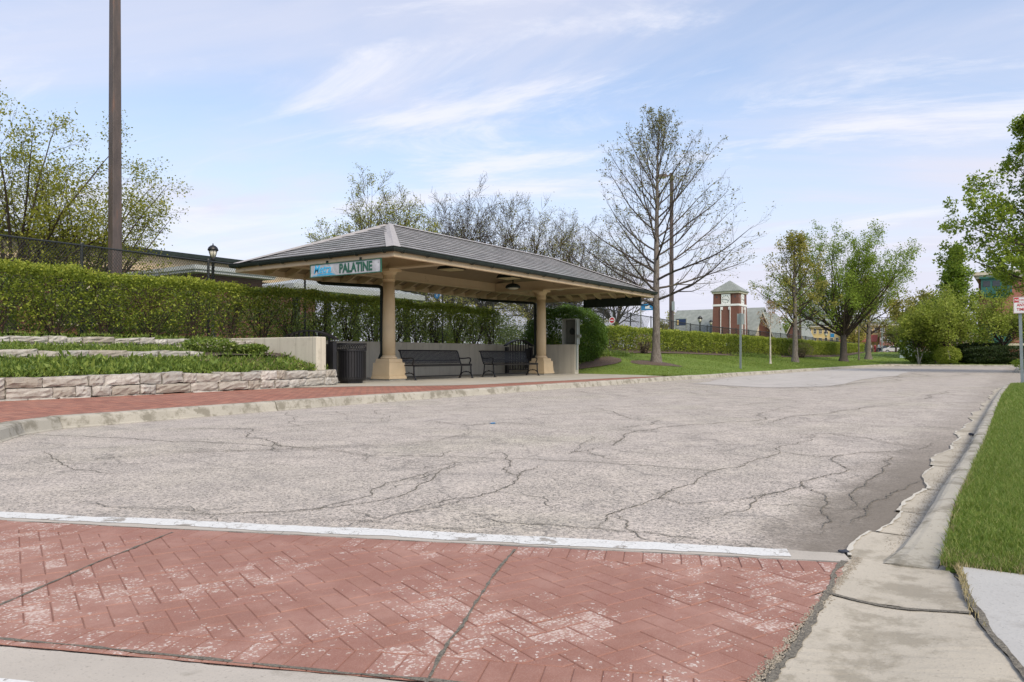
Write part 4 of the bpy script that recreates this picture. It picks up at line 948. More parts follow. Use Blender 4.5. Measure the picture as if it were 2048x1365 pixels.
# lights under the roof
GR = 'fittings under the shelter roof'
def ceil_light(s, t, z_, lab):
    r = empty('ceiling_light', (s, t, z_), lab, 'ceiling light', GR)
    mb = MB(); mb.frus(s, t, z_ + 0.03, z_ + 0.16, 0.34, 0.28, 0.34, 0.28); mb.box(s - 0.05, t - 0.05, z_ + 0.16, s + 0.05, t + 0.05, z_ + 0.75); mb.build('housing', MT['green_metal'], r, bevel=0.008)
    mb = MB(); mb.box(s - 0.29, t - 0.29, z_, s + 0.29, t + 0.29, z_ + 0.032); mb.build('cover', MT['diffuser'], r, bevel=0.01)
ceil_light(19.0, 15.3, 3.64, 'square light with a yellowed cover under the shelter roof, nearest the first column')
ceil_light(22.3, 15.3, 3.64, 'square light with a yellowed cover hanging before the second column')
def heater(s, t, z_, lab):
    r = empty('pendant_lamp', (s, t, z_), lab, 'pendant lamp', GR)
    mb = MB(); mb.lathe(s, t, [(0.27, z_), (0.285, z_ + 0.03), (0.26, z_ + 0.09), (0.17, z_ + 0.15), (0.06, z_ + 0.18)], 20); mb.build('shade', MT['green_metal'], r, smooth=True)
    mb = MB(); mb.lathe(s, t, [(0.022, z_ + 0.17), (0.022, z_ + 0.9)], 10); mb.build('stem', MT['green_metal'], r)
    mb = MB(); mb.lathe(s, t, [(0.12, z_ - 0.05), (0.20, z_ - 0.02), (0.22, z_ + 0.005)], 16); mb.build('lens', MT['lampglass'], r, smooth=True)
heater(23.2, 15.75, 3.40, 'dark domed pendant lamp hanging beside the second column')
heater(26.2, 15.5, 3.58, 'dark domed pendant lamp hanging beyond the second column')

# ------------------------------------------------------------------ low concrete wall round three sides of the shelter
CWL = empty('concrete_wall', (19.5, 18.1, 0.14), 'low board marked concrete wall wrapped round the back and both ends of the shelter', 'wall')
mb = MB(); mb.box(12.45, 14.25, 0.0, 12.76, 18.0, 1.33); mb.build('end_panel', MT['formwall'], CWL, bevel=0.02)
mb = MB(); mb.box(12.45, 18.003, 0.0, 26.7, 18.26, 1.345); mb.build('back_panel', MT['formwall'], CWL, bevel=0.012)
mb = MB(); mb.box(26.4, 14.9, 0.0, 26.7, 18.0, 1.33); mb.build('end_panel', MT['formwall'], CWL, bevel=0.015)
CB = empty('electrical_cabinet', (26.5, 15.15, 1.33), 'open grey metal electrical cabinet standing on the far end of the concrete wall', 'cabinet')
mb = MB(); x0, x1, y0, y1, z0, z1 = 26.38, 26.72, 14.86, 15.50, 1.335, 2.37
mb.box(x1 - 0.02, y0, z0, x1, y1, z1); mb.box(x0, y0, z0, x1 - 0.021, y0 + 0.025, z1); mb.box(x0, y1 - 0.025, z0, x1 - 0.021, y1, z1); mb.box(x0, y0 + 0.026, z1 - 0.03, x1 - 0.021, y1 - 0.026, z1); mb.build('casing', MT['grey_cab'], CB, bevel=0.006)
mb = MB(); mb.box(x1 - 0.05, y0 + 0.04, z0 + 0.02, x1 - 0.022, y1 - 0.04, z1 - 0.05); mb.build('inner_panel', MT['grey_dark'], CB)  # back panel in a darker grey than the casing
mb = MB(); 
V = []; n = 20
for rr_, xx in ((0.11, x1 - 0.055), (0.11, x1 - 0.12), (0.085, x1 - 0.14)):
    for i in range(n): a = 6.2832 * i / n; V.append((xx, (y0 + y1) / 2 - 0.02 + rr_ * math.cos(a), 1.86 + rr_ * 1.2 * math.sin(a)))
mb.add(V, [(j * n + i, j * n + (i + 1) % n, (j + 1) * n + (i + 1) % n, (j + 1) * n + i) for j in range(2) for i in range(n)] + [tuple(2 * n + i for i in range(n))]); mb.build('meter', MT['green_metal'], CB)
mb = MB(); mb.tube([(x0 + 0.06, y0 - 0.035, 0.3), (x0 + 0.06, y0 - 0.035, 2.3)], 0.028, 10); mb.build('conduit', MT['signback'], CB, smooth=True)
mb = MB(); mb.box(x0 + 0.0, y0 - 0.20, 1.60, x0 + 0.12, y0 - 0.06, 1.72); mb.build('socket_box', MT['grey_cab'], CB, bevel=0.01)

# ------------------------------------------------------------------ benches
def bench(s, t, lab):
    r = empty('park_bench', (s, t, 0.143), lab, 'bench', 'black slatted benches under the shelter')
    L = 2.80; x0, x1 = s, s + L; z0 = 0.143
    # side view (y across, z up), front edge at t
    seat = [(0.035, 0.405), (0.005, 0.425), (0.0, 0.45), (0.03, 0.468), (0.12, 0.462), (0.26, 0.446), (0.40, 0.445), (0.455, 0.46)]
    back = [(0.468, 0.475), (0.50, 0.54), (0.53, 0.64), (0.565, 0.76), (0.605, 0.87), (0.64, 0.905), (0.675, 0.90), (0.685, 0.87)]
    n = 50
    for nm, pr_ in (('seat', seat), ('backrest', back)):
        mb = MB(); w_ = 0.019; th = 0.006
        for i in range(n):
            x = x0 + 0.05 + (L - 0.10) * i / (n - 1); V = []; m = len(pr_)
            for (y, z_) in pr_:
                V += [(x - w_, t + y, z0 + z_), (x + w_, t + y, z0 + z_), (x + w_, t + y, z0 + z_ - th) if nm == 'seat' else (x + w_, t + y + th, z0 + z_), (x - w_, t + y, z0 + z_ - th) if nm == 'seat' else (x - w_, t + y + th, z0 + z_)]
            mb.add(V, [(4 * k + q, 4 * k + (q + 1) % 4, 4 * k + 4 + (q + 1) % 4, 4 * k + 4 + q) for k in range(m - 1) for q in range(4)])
        sx_ = mb.build(nm, MT['black'], r)
    mb = MB()
    for y, z_ in ((0.02, 0.415), (0.455, 0.438)): mb.tube([(x0 + 0.02, t + y, z0 + z_), (x1 - 0.02, t + y, z0 + z_)], 0.017, 8)
    mb.build('seat_rail', MT['black'], r)
    mb = MB()
    for y, z_ in ((0.525, 0.58), (0.66, 0.885)): mb.tube([(x0 + 0.02, t + y + 0.012, z0 + z_), (x1 - 0.02, t + y + 0.012, z0 + z_)], 0.017, 8)
    mb.tube([(x0 + 0.02, t + 0.42, z0 + 0.09), (x1 - 0.02, t + 0.42, z0 + 0.09)], 0.012, 8)
    mb.build('back_rail', MT['black'], r)
    for x in (x0 + 0.02, x1 - 0.02):
        def flat(pts, w_=0.03, th=0.038, nm='leg'):
            mb = MB()
            for a, c in zip(pts[:-1], pts[1:]): mb.bar((x, t + a[0], z0 + a[1]), (x, t + c[0], z0 + c[1]), w_, th, up=(1, 0, 0))
            return mb
        mb = flat([(0.06, 0.43), (0.055, 0.30), (0.045, 0.16), (0.01, 0.05), (-0.015, 0.0)]); mb.box(x - 0.035, t - 0.05, z0, x + 0.035, t + 0.03, z0 + 0.016); mb.build('leg', MT['black'], r)
        mb = flat([(0.43, 0.44), (0.44, 0.30), (0.46, 0.16), (0.50, 0.05), (0.53, 0.0)]); mb.box(x - 0.035, t + 0.49, z0, x + 0.035, t + 0.57, z0 + 0.016); mb.build('leg', MT['black'], r)
        mb = flat([(0.03, 0.10), (0.09, 0.175), (0.16, 0.205), (0.22, 0.20), (0.25, 0.225), (0.28, 0.20), (0.34, 0.205), (0.41, 0.175), (0.47, 0.10)], 0.026, 0.026); mb.build('leg_brace', MT['black'], r)
        mb = flat([(0.05, 0.43), (0.25, 0.425), (0.455, 0.44), (0.50, 0.52), (0.55, 0.68), (0.60, 0.84), (0.655, 0.89)], 0.032, 0.036); mb.build('end_frame', MT['black'], r)
        mb = flat([(0.08, 0.44), (0.115, 0.49), (0.075, 0.545), (0.06, 0.60), (0.085, 0.645), (0.15, 0.655), (0.30, 0.64), (0.42, 0.635), (0.53, 0.65)], 0.034, 0.026); mb.build('armrest', MT['black'], r)
    return r
bench(16.60, 14.75, 'black slatted metal bench beside the nearer column of the shelter')
bench(20.62, 14.75, 'black slatted metal bench next to the farther column of the shelter')

# ------------------------------------------------------------------ litter bin, arched racks
cx, cy = 13.95, 14.62
r = empty('litter_bin', (cx, cy, 0.143), 'round black slatted litter bin standing by the end of the stone wall', 'litter bin')
mb = MB(); n = 34
for i in range(n):
    a = 6.2832 * i / n; c_, s_ = math.cos(a), math.sin(a); R_ = 0.385; tx, ty = -s_ * 0.021, c_ * 0.021
    V = []
    for rr_, z_ in ((R_ - 0.03, 0.22), (R_, 0.30), (R_, 0.98)):
        for sg, dr in ((-1, 0), (1, 0), (1, -0.007), (-1, -0.007)): V.append((cx + (rr_ + dr) * c_ + sg * tx, cy + (rr_ + dr) * s_ + sg * ty, z_))
    mb.add(V, [(4 * k + q, 4 * k + (q + 1) % 4, 4 * k + 4 + (q + 1) % 4, 4 * k + 4 + q) for k in range(2) for q in range(4)])
mb.build('slats', MT['black'], r)
mb = MB(); mb.lathe(cx, cy, [(0.33, 0.20), (0.34, 0.25), (0.34, 1.02)], 28); mb.build('liner', MT['black'], r, smooth=False)
for z_, rr_ in ((0.255, 0.375), (0.985, 0.40), (1.165, 0.405)):
    mb = MB(); mb.lathe(cx, cy, [(rr_ - 0.02, z_), (rr_, z_), (rr_, z_ + 0.028), (rr_ - 0.02, z_ + 0.028)], 34); mb.build('band', MT['black'], r)
mb = MB()
for i in range(18):                          # looped scrollwork between the two upper bands
    a0 = 6.2832 * i / 18
    for da in (0, 0.175):
        P_ = []
        for k in range(9):
            q = 6.2832 * k / 8; aa = a0 + da + 0.16 * math.cos(q); P_.append((cx + 0.392 * math.cos(aa), cy + 0.392 * math.sin(aa), 1.088 + 0.074 * math.sin(q)))
        mb.tube(P_, 0.009, 5)
mb.build('scrollwork', MT['black'], r)
mb = MB(); mb.lathe(cx, cy, [(0.27, 0.143), (0.30, 0.16), (0.30, 0.20)], 24); mb.build('base', MT['black'], r)

def arch_rack(origin, along, L, lab):          # tall black rack with a bowed top rail
    ox, oy = origin; ax, ay = along; nx, ny = -ay, ax
    r = empty('arched_rack', (ox + ax * L / 2, oy + ay * L / 2, 0.143), lab, 'rack')
    def Pt(a, z_, n_=0.0): return (ox + ax * a + nx * n_, oy + ay * a + ny * n_, z_)
    zt = lambda a: 1.30 + 0.21 * (1 - ((a - L / 2) / (L / 2)) ** 2)
    mb = MB(); pts = [-0.06 + (L + 0.12) * k / 20 for k in range(21)]
    for a, c in zip(pts[:-1], pts[1:]): mb.bar(Pt(a, zt(a)), Pt(c, zt(c)), 0.16, 0.035)
    mb.build('top_rail', MT['black'], r)
    for a in (0.05, L - 0.05):
        mb = MB(); mb.bar(Pt(a, 0.15), Pt(a, 1.22), 0.12, 0.12, up=(ax, ay, 0)); mb.build('post', MT['black'], r)
    k = 0; a = 0.28
    while a < L - 0.2:
        mb = MB(); mb.bar(Pt(a, 0.30), Pt(a, zt(a) - 0.015), 0.05, 0.022, up=(nx, ny, 0)); mb.build('bar', MT['black'], r); a += 0.19
    mb = MB(); mb.bar(Pt(0.1, 0.32), Pt(L - 0.1, 0.32), 0.05, 0.03); mb.build('bottom_rail', MT['black'], r)
    mb = MB(); mb.bar(Pt(L - 0.30, 0.36), Pt(L - 0.30, 1.16), 0.42, 0.03, up=(nx, ny, 0)); mb.build('side_panel', MT['black'], r)
arch_rack((13.08, 16.3), (0, -1), 2.0, 'arched black metal rack behind the near end of the concrete wall')
arch_rack((24.42, 16.9), (1, 0), 1.85, 'arched black metal rack behind the farther bench')

# ------------------------------------------------------------------ dry stone terrace walls
def stonewall(path, z0, courses, lab, thick=0.30, hbase=None):
    P = resample(path, 0.05); n = len(P); cum = [0.0]
    for i in range(1, n): cum.append(cum[-1] + np.linalg.norm(P[i] - P[i - 1]))
    T_ = cum[-1]; mb = MB()
    def pt(d, o_):
        d = min(max(d, 0), T_ - 1e-4); i = min(n - 2, int(np.searchsorted(cum, d) - 1) if d > 0 else 0); f = (d - cum[i]) / (cum[i + 1] - cum[i]); p = P[i] * (1 - f) + P[i + 1] * f
        dd = (P[i + 1] - P[i]) / np.linalg.norm(P[i + 1] - P[i]); nn = np.array([-dd[1], dd[0]]); return p + nn * o_
    zb = z0
    for ci, h in enumerate(courses):
        d = random.uniform(-0.3, 0)
        while d < T_:
            L_ = random.uniform(0.26, 0.78) if ci else random.uniform(0.4, 0.8); a, c = max(0, d), min(T_, d + L_ - 0.02)
            if c - a > 0.08:
                nx_, nz_, = 6, 4; fo = random.uniform(-0.02, 0.02) + 0.012 * (len(courses) - ci); hh = h - 0.010 + random.gauss(0, 0.006) + (random.uniform(0, 0.03) if ci == len(courses) - 1 else 0); tl = random.gauss(0, 0.006)
                V = []; ix = {}
                for layer, o_ in ((0, 0.0), (1, thick)):
                    for i in range(nx_ + 1):
                        for j in range(nz_ + 1):
                            dd = a + (c - a) * i / nx_ + (random.gauss(0, 0.008) if 0 < i < nx_ else random.gauss(0, 0.004)); edge = (i in (0, nx_)) or (j in (0, nz_))
                            oo = (-(0.0 if edge else 0.014) + random.gauss(0, 0.0075)) - fo if layer == 0 else o_ + random.gauss(0, 0.01)
                            if layer == 0 and edge: oo += 0.006
                            q = pt(dd, oo); ix[(layer, i, j)] = len(V); V.append((q[0], q[1], zb + hh * j / nz_ + tl * (i / nx_ - 0.5) * 2 + random.gauss(0, 0.0035)))
                Fc = []
                for i in range(nx_):
                    for j in range(nz_):
                        Fc.append((ix[0, i, j], ix[0, i + 1, j], ix[0, i + 1, j + 1], ix[0, i, j + 1])); Fc.append((ix[1, i, j], ix[1, i, j + 1], ix[1, i + 1, j + 1], ix[1, i + 1, j]))
                for i in range(nx_): Fc.append((ix[0, i, nz_], ix[0, i + 1, nz_], ix[1, i + 1, nz_], ix[1, i, nz_])); Fc.append((ix[0, i, 0], ix[1, i, 0], ix[1, i + 1, 0], ix[0, i + 1, 0]))
                for j in range(nz_): Fc.append((ix[0, 0, j], ix[0, 0, j + 1], ix[1, 0, j + 1], ix[1, 0, j])); Fc.append((ix[0, nx_, j], ix[1, nx_, j], ix[1, nx_, j + 1], ix[0, nx_, j + 1]))
                mb.add(V, Fc)
            d += L_
        zb += h
    o = mb.build('stone_wall', MT['stone']); return tag(o, lab, 'stone wall', 'terraced stone walls of the planter')
stonewall([(-8, 13.25), (0, 13.28), (8.0, 13.38), (11.5, 13.75), (13.0, 14.15), (13.15, 14.5)], 0.06, [0.10, 0.18, 0.175], 'front low wall of split pale stone blocks along the red paver walk')
stonewall([(-8, 14.9), (0, 14.95), (6, 15.0), (9.9, 15.02)], 0.55, [0.12, 0.15, 0.14], 'middle stone block row, the one rising out of the planter weeds')
stonewall([(-8, 16.45), (2, 16.5), (9, 16.55), (12.4, 16.6)], 0.86, [0.12, 0.14, 0.13], 'rear stone block row just below the clipped hedge')
stonewall([(10.3, 15.35), (11.6, 15.45), (12.42, 15.5)], 0.52, [0.14, 0.14], 'short stone block row meeting the end of the concrete wall')
def soilstrip(a, c, za, zb, x0=-10, x1=12.4, name='planter_soil'):
    mb = MB(); xs_ = np.linspace(x0, x1, 60); ys_ = np.linspace(0, 1, 8); V = []
    for x in xs_:
        t0 = float(np.interp(x, [0, 8, 11.5, 13.0], [13.45, 13.55, 13.95, 14.3])) if a is None else a
        for k in ys_: V.append((x, t0 + (c - t0) * k, za + (zb - za) * k + random.gauss(0, 0.012)))
    mb.add(V, [(8 * i + j, 8 * i + 8 + j, 8 * i + 9 + j, 8 * i + 1 + j) for i in range(59) for j in range(7)]); return mb
mb = soilstrip(None, 15.1, 0.47, 0.70); m2 = soilstrip(15.1, 16.6, 0.88, 0.98); m3 = soilstrip(16.6, 18.3, 1.17, 1.32)
for q in (m2, m3): mb.add(q.v, q.f)
m2 = soilstrip(15.1, 16.6, 0.70, 0.98, 10.0, 12.44)
tag(mb.build('planter_soil', MT['soil']), kind='structure')

# ------------------------------------------------------------------ vegetation
def rot_about(v, k, a):                     # rows of v turned about rows of k
    c_, s_ = np.cos(a)[..., None], np.sin(a)[..., None]
    return v * c_ + np.cross(k, v) * s_ + k * np.sum(k * v, -1, keepdims=True) * (1 - c_)
def grow(st, d, L, n, up, wob, R):
    K = len(st); P = np.zeros((K, n + 1, 3)); P[:, 0] = st; d = norm(d.copy())
    for i in range(n):
        P[:, i + 1] = P[:, i] + d * (L / n)[:, None]
        d = norm(d + np.array([0, 0, 1.0]) * (up / n) + R.normal(size=(K, 3)) * wob)
    return P
def kids(P, L, c, f0, f1, ang, lf, R, r0=None, r1=None):
    K, m, _ = P.shape; n = m - 1
    f = f0 + (f1 - f0) * (np.arange(c)[None] + R.uniform(0, 1, (K, c))) / c
    x = np.clip(f * n, 0, n - 1e-4); i = x.astype(int); fr = (x - i)[..., None]; rows = np.arange(K)[:, None]
    A = P[rows, i]; B = P[rows, i + 1]; st = A + (B - A) * fr; tn = norm(B - A)
    per = norm(np.cross(tn, R.normal(size=tn.shape)))
    a = np.radians(R.normal(ang, ang * 0.22, f.shape))
    d = tn * np.cos(a)[..., None] + per * np.sin(a)[..., None]
    LL = L[:, None] * lf * (1.15 - 0.75 * f) * R.uniform(0.7, 1.25, f.shape)
    return st.reshape(-1, 3), d.reshape(-1, 3), LL.ravel(), f.ravel()
def tree(name, lab, x, y, z, H, mode, limbs, spread, leaf, lsize, nleaf, seed, bark='bark', tr=0.16, f0=0.25, twigmat='twig', trunkf=0.22, elev=(25, 62), up=0.5, c2=9, c3=6, tw=True,
         lenprof=None, group=None, leafname='crown', cat='tree', kid_ang=42, lsc=0.42, jit=0.12, az=None, minz=None, lean=(0, 0), r2=1.0, stems=1, twr=0.0035, base_flare=1.5, rb0=0.34, clump=0.4):
    R = np.random.default_rng(seed)
    root = empty(name, (x, y, z), lab, cat, group)
    o0 = np.array([x, y, z]); VV = []; FF = []; k = 0
    VT = []; FT_ = []; kt = 0
    def addt(P, Rd, n, tw_=False):
        nonlocal k, kt
        V, Fq = tubes(P, Rd, n)
        if tw_: VT.append(V); FT_.append(Fq + kt); kt += len(V)
        else: VV.append(V); FF.append(Fq + k); k += len(V)
    if mode == 'leader':
        n = 14; hs = np.linspace(0, 1, n + 1); tp = np.stack([x + lean[0] * hs + np.cumsum(R.normal(0, 0.012 * H / n, n + 1)), y + lean[1] * hs + np.cumsum(R.normal(0, 0.012 * H / n, n + 1)), z - 0.05 + H * hs], 1)
        rd = tr * (1 - hs) ** 0.85 + 0.012; rd[0] *= base_flare
        addt(tp[None], rd[None], 10)
        fi = f0 + (0.97 - f0) * (np.arange(limbs) + R.uniform(0, 0.8, limbs)) / limbs
        xi = fi * n; ii = np.minimum(xi.astype(int), n - 1); st = tp[ii] + (tp[ii + 1] - tp[ii]) * (xi - ii)[:, None]
        q = (fi - f0) / (1 - f0)
        prof = np.interp(q, *lenprof) if lenprof else (1 - q) ** 0.75 * 0.95 + 0.08
        L = spread * prof * R.uniform(0.82, 1.15, limbs)
        azs = np.arange(limbs) * 2.39996 + R.normal(0, 0.3, limbs); el = np.radians(elev[0] + (elev[1] - elev[0]) * q + R.normal(0, 5, limbs))
        rbase = np.interp(fi, hs, rd) * 0.36
    else:
        th = trunkf * H; tp = []
        nst = stems
        tops = []
        for q_ in range(nst):
            a0 = q_ * 6.2832 / nst + R.uniform(0, 1); sp_ = 0.0 if nst == 1 else 0.10 * H
            hs = np.linspace(0, 1, 6); t_ = np.stack([x + math.cos(a0) * sp_ * hs ** 1.2 + lean[0] * hs * trunkf, y + math.sin(a0) * sp_ * hs ** 1.2 + lean[1] * hs * trunkf, z - 0.05 + th * hs], 1)
            rd = tr * (1 - 0.25 * hs) / math.sqrt(nst); rd[0] *= base_flare; addt(t_[None], rd[None], 10); tops.append(t_)
        src = R.integers(0, nst, limbs); fr = R.uniform(0.78, 1.0, limbs); fr[:3] = 1.0
        st = np.array([tops[s_][-1] + (tops[s_][-2] - tops[s_][-1]) * (1 - f_) * 4 for s_, f_ in zip(src, fr)])
        azs = np.arange(limbs) * 2.39996 + R.normal(0, 0.35, limbs); el = np.radians(R.uniform(elev[0], elev[1], limbs))
        q = (np.degrees(el) - elev[0]) / max(1, elev[1] - elev[0])
        L = (spread + (H * (1 - trunkf) - spread) * q) * R.uniform(0.85, 1.1, limbs); rbase = np.full(limbs, tr * rb0 / math.sqrt(nst) * 1.1)
    if az is not None: azs = az[0] + (azs % 6.2832) / 6.2832 * az[1]
    d = np.stack([np.cos(azs) * np.cos(el), np.sin(azs) * np.cos(el), np.sin(el)], 1)
    n1 = 9; P1 = grow(st, d, L, n1, up, 0.055, R); hs = np.linspace(0, 1, n1 + 1); R1_ = rbase[:, None] * (1 - hs)[None] ** 0.8 + 0.005; addt(P1, R1_, 6, True)
    s2, d2, L2, f2 = kids(P1, L, c2, 0.15, 0.98, kid_ang, lsc, R); P2 = grow(s2, d2, L2, 5, up * 0.9, 0.09, R)
    rb = np.clip(np.repeat(rbase, c2) * (1 - f2) * 0.6, 0.006, None) * r2; h2 = np.linspace(0, 1, 6); addt(P2, rb[:, None] * (1 - 0.8 * h2)[None], 4, True)
    s3, d3, L3, f3 = kids(P2, L2, c3, 0.2, 1.0, kid_ang, 0.5, R); P3 = grow(s3, d3, L3, 3, up * 0.6, 0.12, R)
    h3 = np.linspace(0, 1, 4); addt(P3, np.full(len(P3), max(twr, 0.003))[:, None] * (1 - 0.6 * h3)[None], 3, True)
    V = np.concatenate(VV); Fq = np.concatenate(FF)
    if name == 'sapling': Vt = np.concatenate(VT); V, Fq = np.concatenate([V, Vt]), np.concatenate([Fq, np.concatenate(FT_) + len(V)])
    else: npmesh('branches', np.concatenate(VT), np.concatenate(FT_), MT[twigmat], root)
    npmesh('trunk', V, Fq, MT[bark], root, smooth=True)
    if nleaf:
        S = np.concatenate([P3[:, 1], P3[:, 2], P3[:, 3], P2[:, 4], P2[:, 5], P1[:, n1]]); 
        Cn = S[R.permutation(len(S))[:max(60, int(len(S) * clump))]]; wt_ = R.uniform(0.15, 1, len(Cn)) ** 2; pk = Cn[R.choice(len(Cn), nleaf, p=wt_ / wt_.sum())] + R.normal(0, jit, (nleaf, 3))
        Vl, Fl = leafquads(pk, lsize, 0.3, r=R); npmesh(leafname, Vl, Fl, LF[leaf], root)
    return root

# the tall sparse tree on the lawn by the shelter
tree('lawn_tree', 'tall sparse tree just coming into bud, on the lawn just beyond the shelter', BT[0], BT[1], hl(*BT), 10.5, 'leader', 44, 5.0, 'bud', 0.08, 8000, 11, 'bark', tr=0.185, f0=0.24, twigmat='bark_dark', clump=0.7, elev=(10, 70), up=0.62,
     c2=12, c3=7, kid_ang=32, lsc=0.46, jit=0.06, lenprof=([0, 0.12, 0.35, 0.6, 0.85, 1.0], [0.90, 1.0, 0.82, 0.60, 0.40, 0.24]), twr=0.0036)
def on(u, t): s = at(u, t); return s, t, hl(s, t)
x, y, z = on(1541, 12.5); tree('sapling', 'thin young tree with russet leaves, on the lawn behind the back of the street sign', x, y, z, 3.7, 'leader', 14, 1.3, 'russet', 0.09, 500, 12, 'birch', tr=0.045, f0=0.5, elev=(20, 55), c2=5, c3=3, jit=0.08, cat='young tree')
x, y, z = on(1590, 13.2); tree('olive_tree', 'slim tree with thin olive brown leaves left of the big green tree', x, y, z, 8.5, 'leader', 30, 3.3, 'olive', 0.13, 7000, 13, 'bark', tr=0.19, f0=0.26, elev=(25, 66), up=0.6, c2=8, c3=5, jit=0.12, lenprof=([0, 0.15, 0.5, 0.8, 1.0], [0.75, 1.0, 0.85, 0.5, 0.2]), twr=0.006)
x, y, z = on(1687, 13.0); tree('green_tree', 'broad vase shaped tree with fresh green leaves beside the bend of the far kerb', x, y, z, 11.0, 'vase', 30, 9.0, 'green_light', 0.14, 42000, 14, 'bark_dark', tr=0.32, trunkf=0.22, elev=(24, 78), clump=0.8, rb0=0.22, up=0.30, c2=11, c3=6, kid_ang=30, lsc=0.36, jit=0.20, twr=0.008)
x, y, z = on(1718, 13.8); tree('sapling', 'bare slender young tree right of the big green tree', x, y, z, 6.0, 'leader', 14, 1.5, 'olive', 0.10, 500, 15, 'bark', tr=0.07, f0=0.45, elev=(30, 60), c2=5, c3=3, cat='young tree')
x, y, z = on(1737, 13.8); tree('olive_tree', 'spreading tree with olive brown leaves behind the big green tree', x, y, z, 8.2, 'leader', 26, 5.2, 'olive', 0.20, 8000, 16, 'bark', tr=0.30, f0=0.30, elev=(20, 60), up=0.5, c2=8, c3=5, jit=0.18, twr=0.008)
# trees behind the left fence
s_ = at(22, 25.5); tree('yellow_green_tree', 'leftmost tree, tallest of the two yellow green trees behind the fence', s_, 25.5, 1.33, 7.7, 'vase', 18, 4.3, 'honey', 0.075, 24000, 21, 'bark_dark', tr=0.17, trunkf=0.18, rb0=0.26, clump=0.7, elev=(28, 84), up=0.15, c2=11, c3=6, kid_ang=38, lsc=0.42, jit=0.13, group=None, twr=0.005)
s_ = at(165, 25.5); tree('yellow_green_tree', 'lower wide yellow green tree right behind the brown steel pole', s_, 25.5, 1.33, 5.9, 'vase', 18, 4.1, 'honey', 0.075, 22000, 28, 'bark_dark', tr=0.15, trunkf=0.14, rb0=0.26, clump=0.7, elev=(16, 78), up=0.14, c2=11, c3=6, kid_ang=38, lsc=0.42, jit=0.13, twr=0.005)
# row of trees beyond the tracks, seen over the shelter
GT = 'trees beyond the tracks'
def far_tree(u, vtop, t, leaf, nl, seed, spr, lab, name='bare_tree', ls=0.16, **kw):
    s = at(u, t); H = zat(s, t, vtop) - 1.35
    a = dict(tr=0.20, trunkf=0.24, elev=(26, 84), up=0.08, c2=15, c3=11, kid_ang=40, lsc=0.44, jit=0.2, twr=0.019, limbs=24, r2=1.6); a.update(kw); lb = a.pop('limbs')
    return tree(name, lab, s, t, 1.35, H * 0.97, 'vase', lb, spr, leaf, ls, nl, seed, 'twig', group=GT, **a)
far_tree(752, 352, 45, 'honey', 36000, 31, 5.6, 'wide tree with small yellow green leaves rising behind the near peak of the shelter roof', name='leafy_tree', ls=0.13, limbs=30, elev=(14, 84), clump=0.8, jit=0.17)
far_tree(900, 372, 50, 'bud', 4000, 32, 4.0, 'narrow bare twiggy tree just right of the leafy one over the shelter roof')
far_tree(972, 358, 48, 'bud', 5000, 33, 5.6, 'tallest bare fan shaped tree over the middle of the shelter roof')
far_tree(1058, 396, 44, 'olive', 12000, 34, 4.8, 'dense dark tree with small olive leaves over the shelter roof', name='leafy_tree', ls=0.13)
far_tree(1138, 405, 46, 'bud', 5000, 35, 5.6, 'bare forked tree over the far half of the shelter roof')
far_tree(1232, 452, 36, 'bud', 12000, 36, 5.6, 'low dense twiggy tree between the far end of the shelter and the tall lawn tree', ls=0.10, elev=(25, 75), limbs=15, twr=0.008)

# right hand side
tree('maple', 'big bright green maple reaching in from the right edge', 47.5, -2.6, 0.16, 13.6, 'leader', 44, 6.6, 'maple', 0.165, 78000, 41, 'bark', clump=0.7, tr=0.24, f0=0.20, elev=(12, 62), up=0.45, c2=12, c3=6, kid_ang=40, lsc=0.38, jit=0.13, lenprof=([0, 0.12, 0.4, 0.7, 1.0], [0.8, 1.0, 0.86, 0.52, 0.15]), twr=0.007)
def onr(u, t=None, s=None):
    k = (u - 1024) / F
    if s is not None: t = s * (DX - k * DY) / (DY + k * DX)
    return s, t, hl(s, t)
x, y, z = onr(1912, s=92); tree('tall_green_tree', 'tall narrow green tree left of the brick building on the right', x, y, z, 11.6, 'leader', 40, 3.9, 'green', 0.24, 15000, 42, 'bark', tr=0.24, f0=0.12, elev=(30, 72), up=0.5, c2=8, c3=5, jit=0.2, twr=0.01)
x, y, z = onr(1836, s=96); tree('pale_tree', 'light yellowish tree farthest back right of the big green tree', x, y, z, 8.6, 'vase', 14, 4.6, 'olive', 0.24, 8000, 43, 'bark', tr=0.2, trunkf=0.2, elev=(35, 82), c2=8, c3=5, jit=0.25, twr=0.01)
GB = 'shrubs and small trees across the far kerb'
x, y, z = onr(1838, s=76.6); tree('birch_clump', 'many stemmed pale birch clump left of the rounded bushes', x, y, z, 4.8, 'vase', 22, 3.2, 'pale', 0.17, 8500, 44, 'birch', tr=0.12, trunkf=0.32, elev=(30, 80), c2=8, c3=5, jit=0.22, stems=5, group=GB, twr=0.008)
x, y, z = onr(1902, s=76.4); tree('small_tree', 'small white stemmed tree with loose green leaves behind the round bush', x, y, z, 6.4, 'vase', 20, 3.3, 'pale', 0.18, 9000, 45, 'birch', tr=0.10, trunkf=0.25, elev=(25, 80), c2=8, c3=5, jit=0.22, lean=(0, 1.2), group=GB, twr=0.008)
x, y, z = onr(2012, s=79.0); tree('small_tree', 'leaning pale stemmed tree with olive leaves before the brick building', x, y, z, 6.6, 'vase', 20, 3.4, 'pale', 0.17, 9000, 46, 'birch', tr=0.11, trunkf=0.28, elev=(20, 78), c2=8, c3=5, jit=0.25, lean=(0, 0.9), group=GB, twr=0.009)
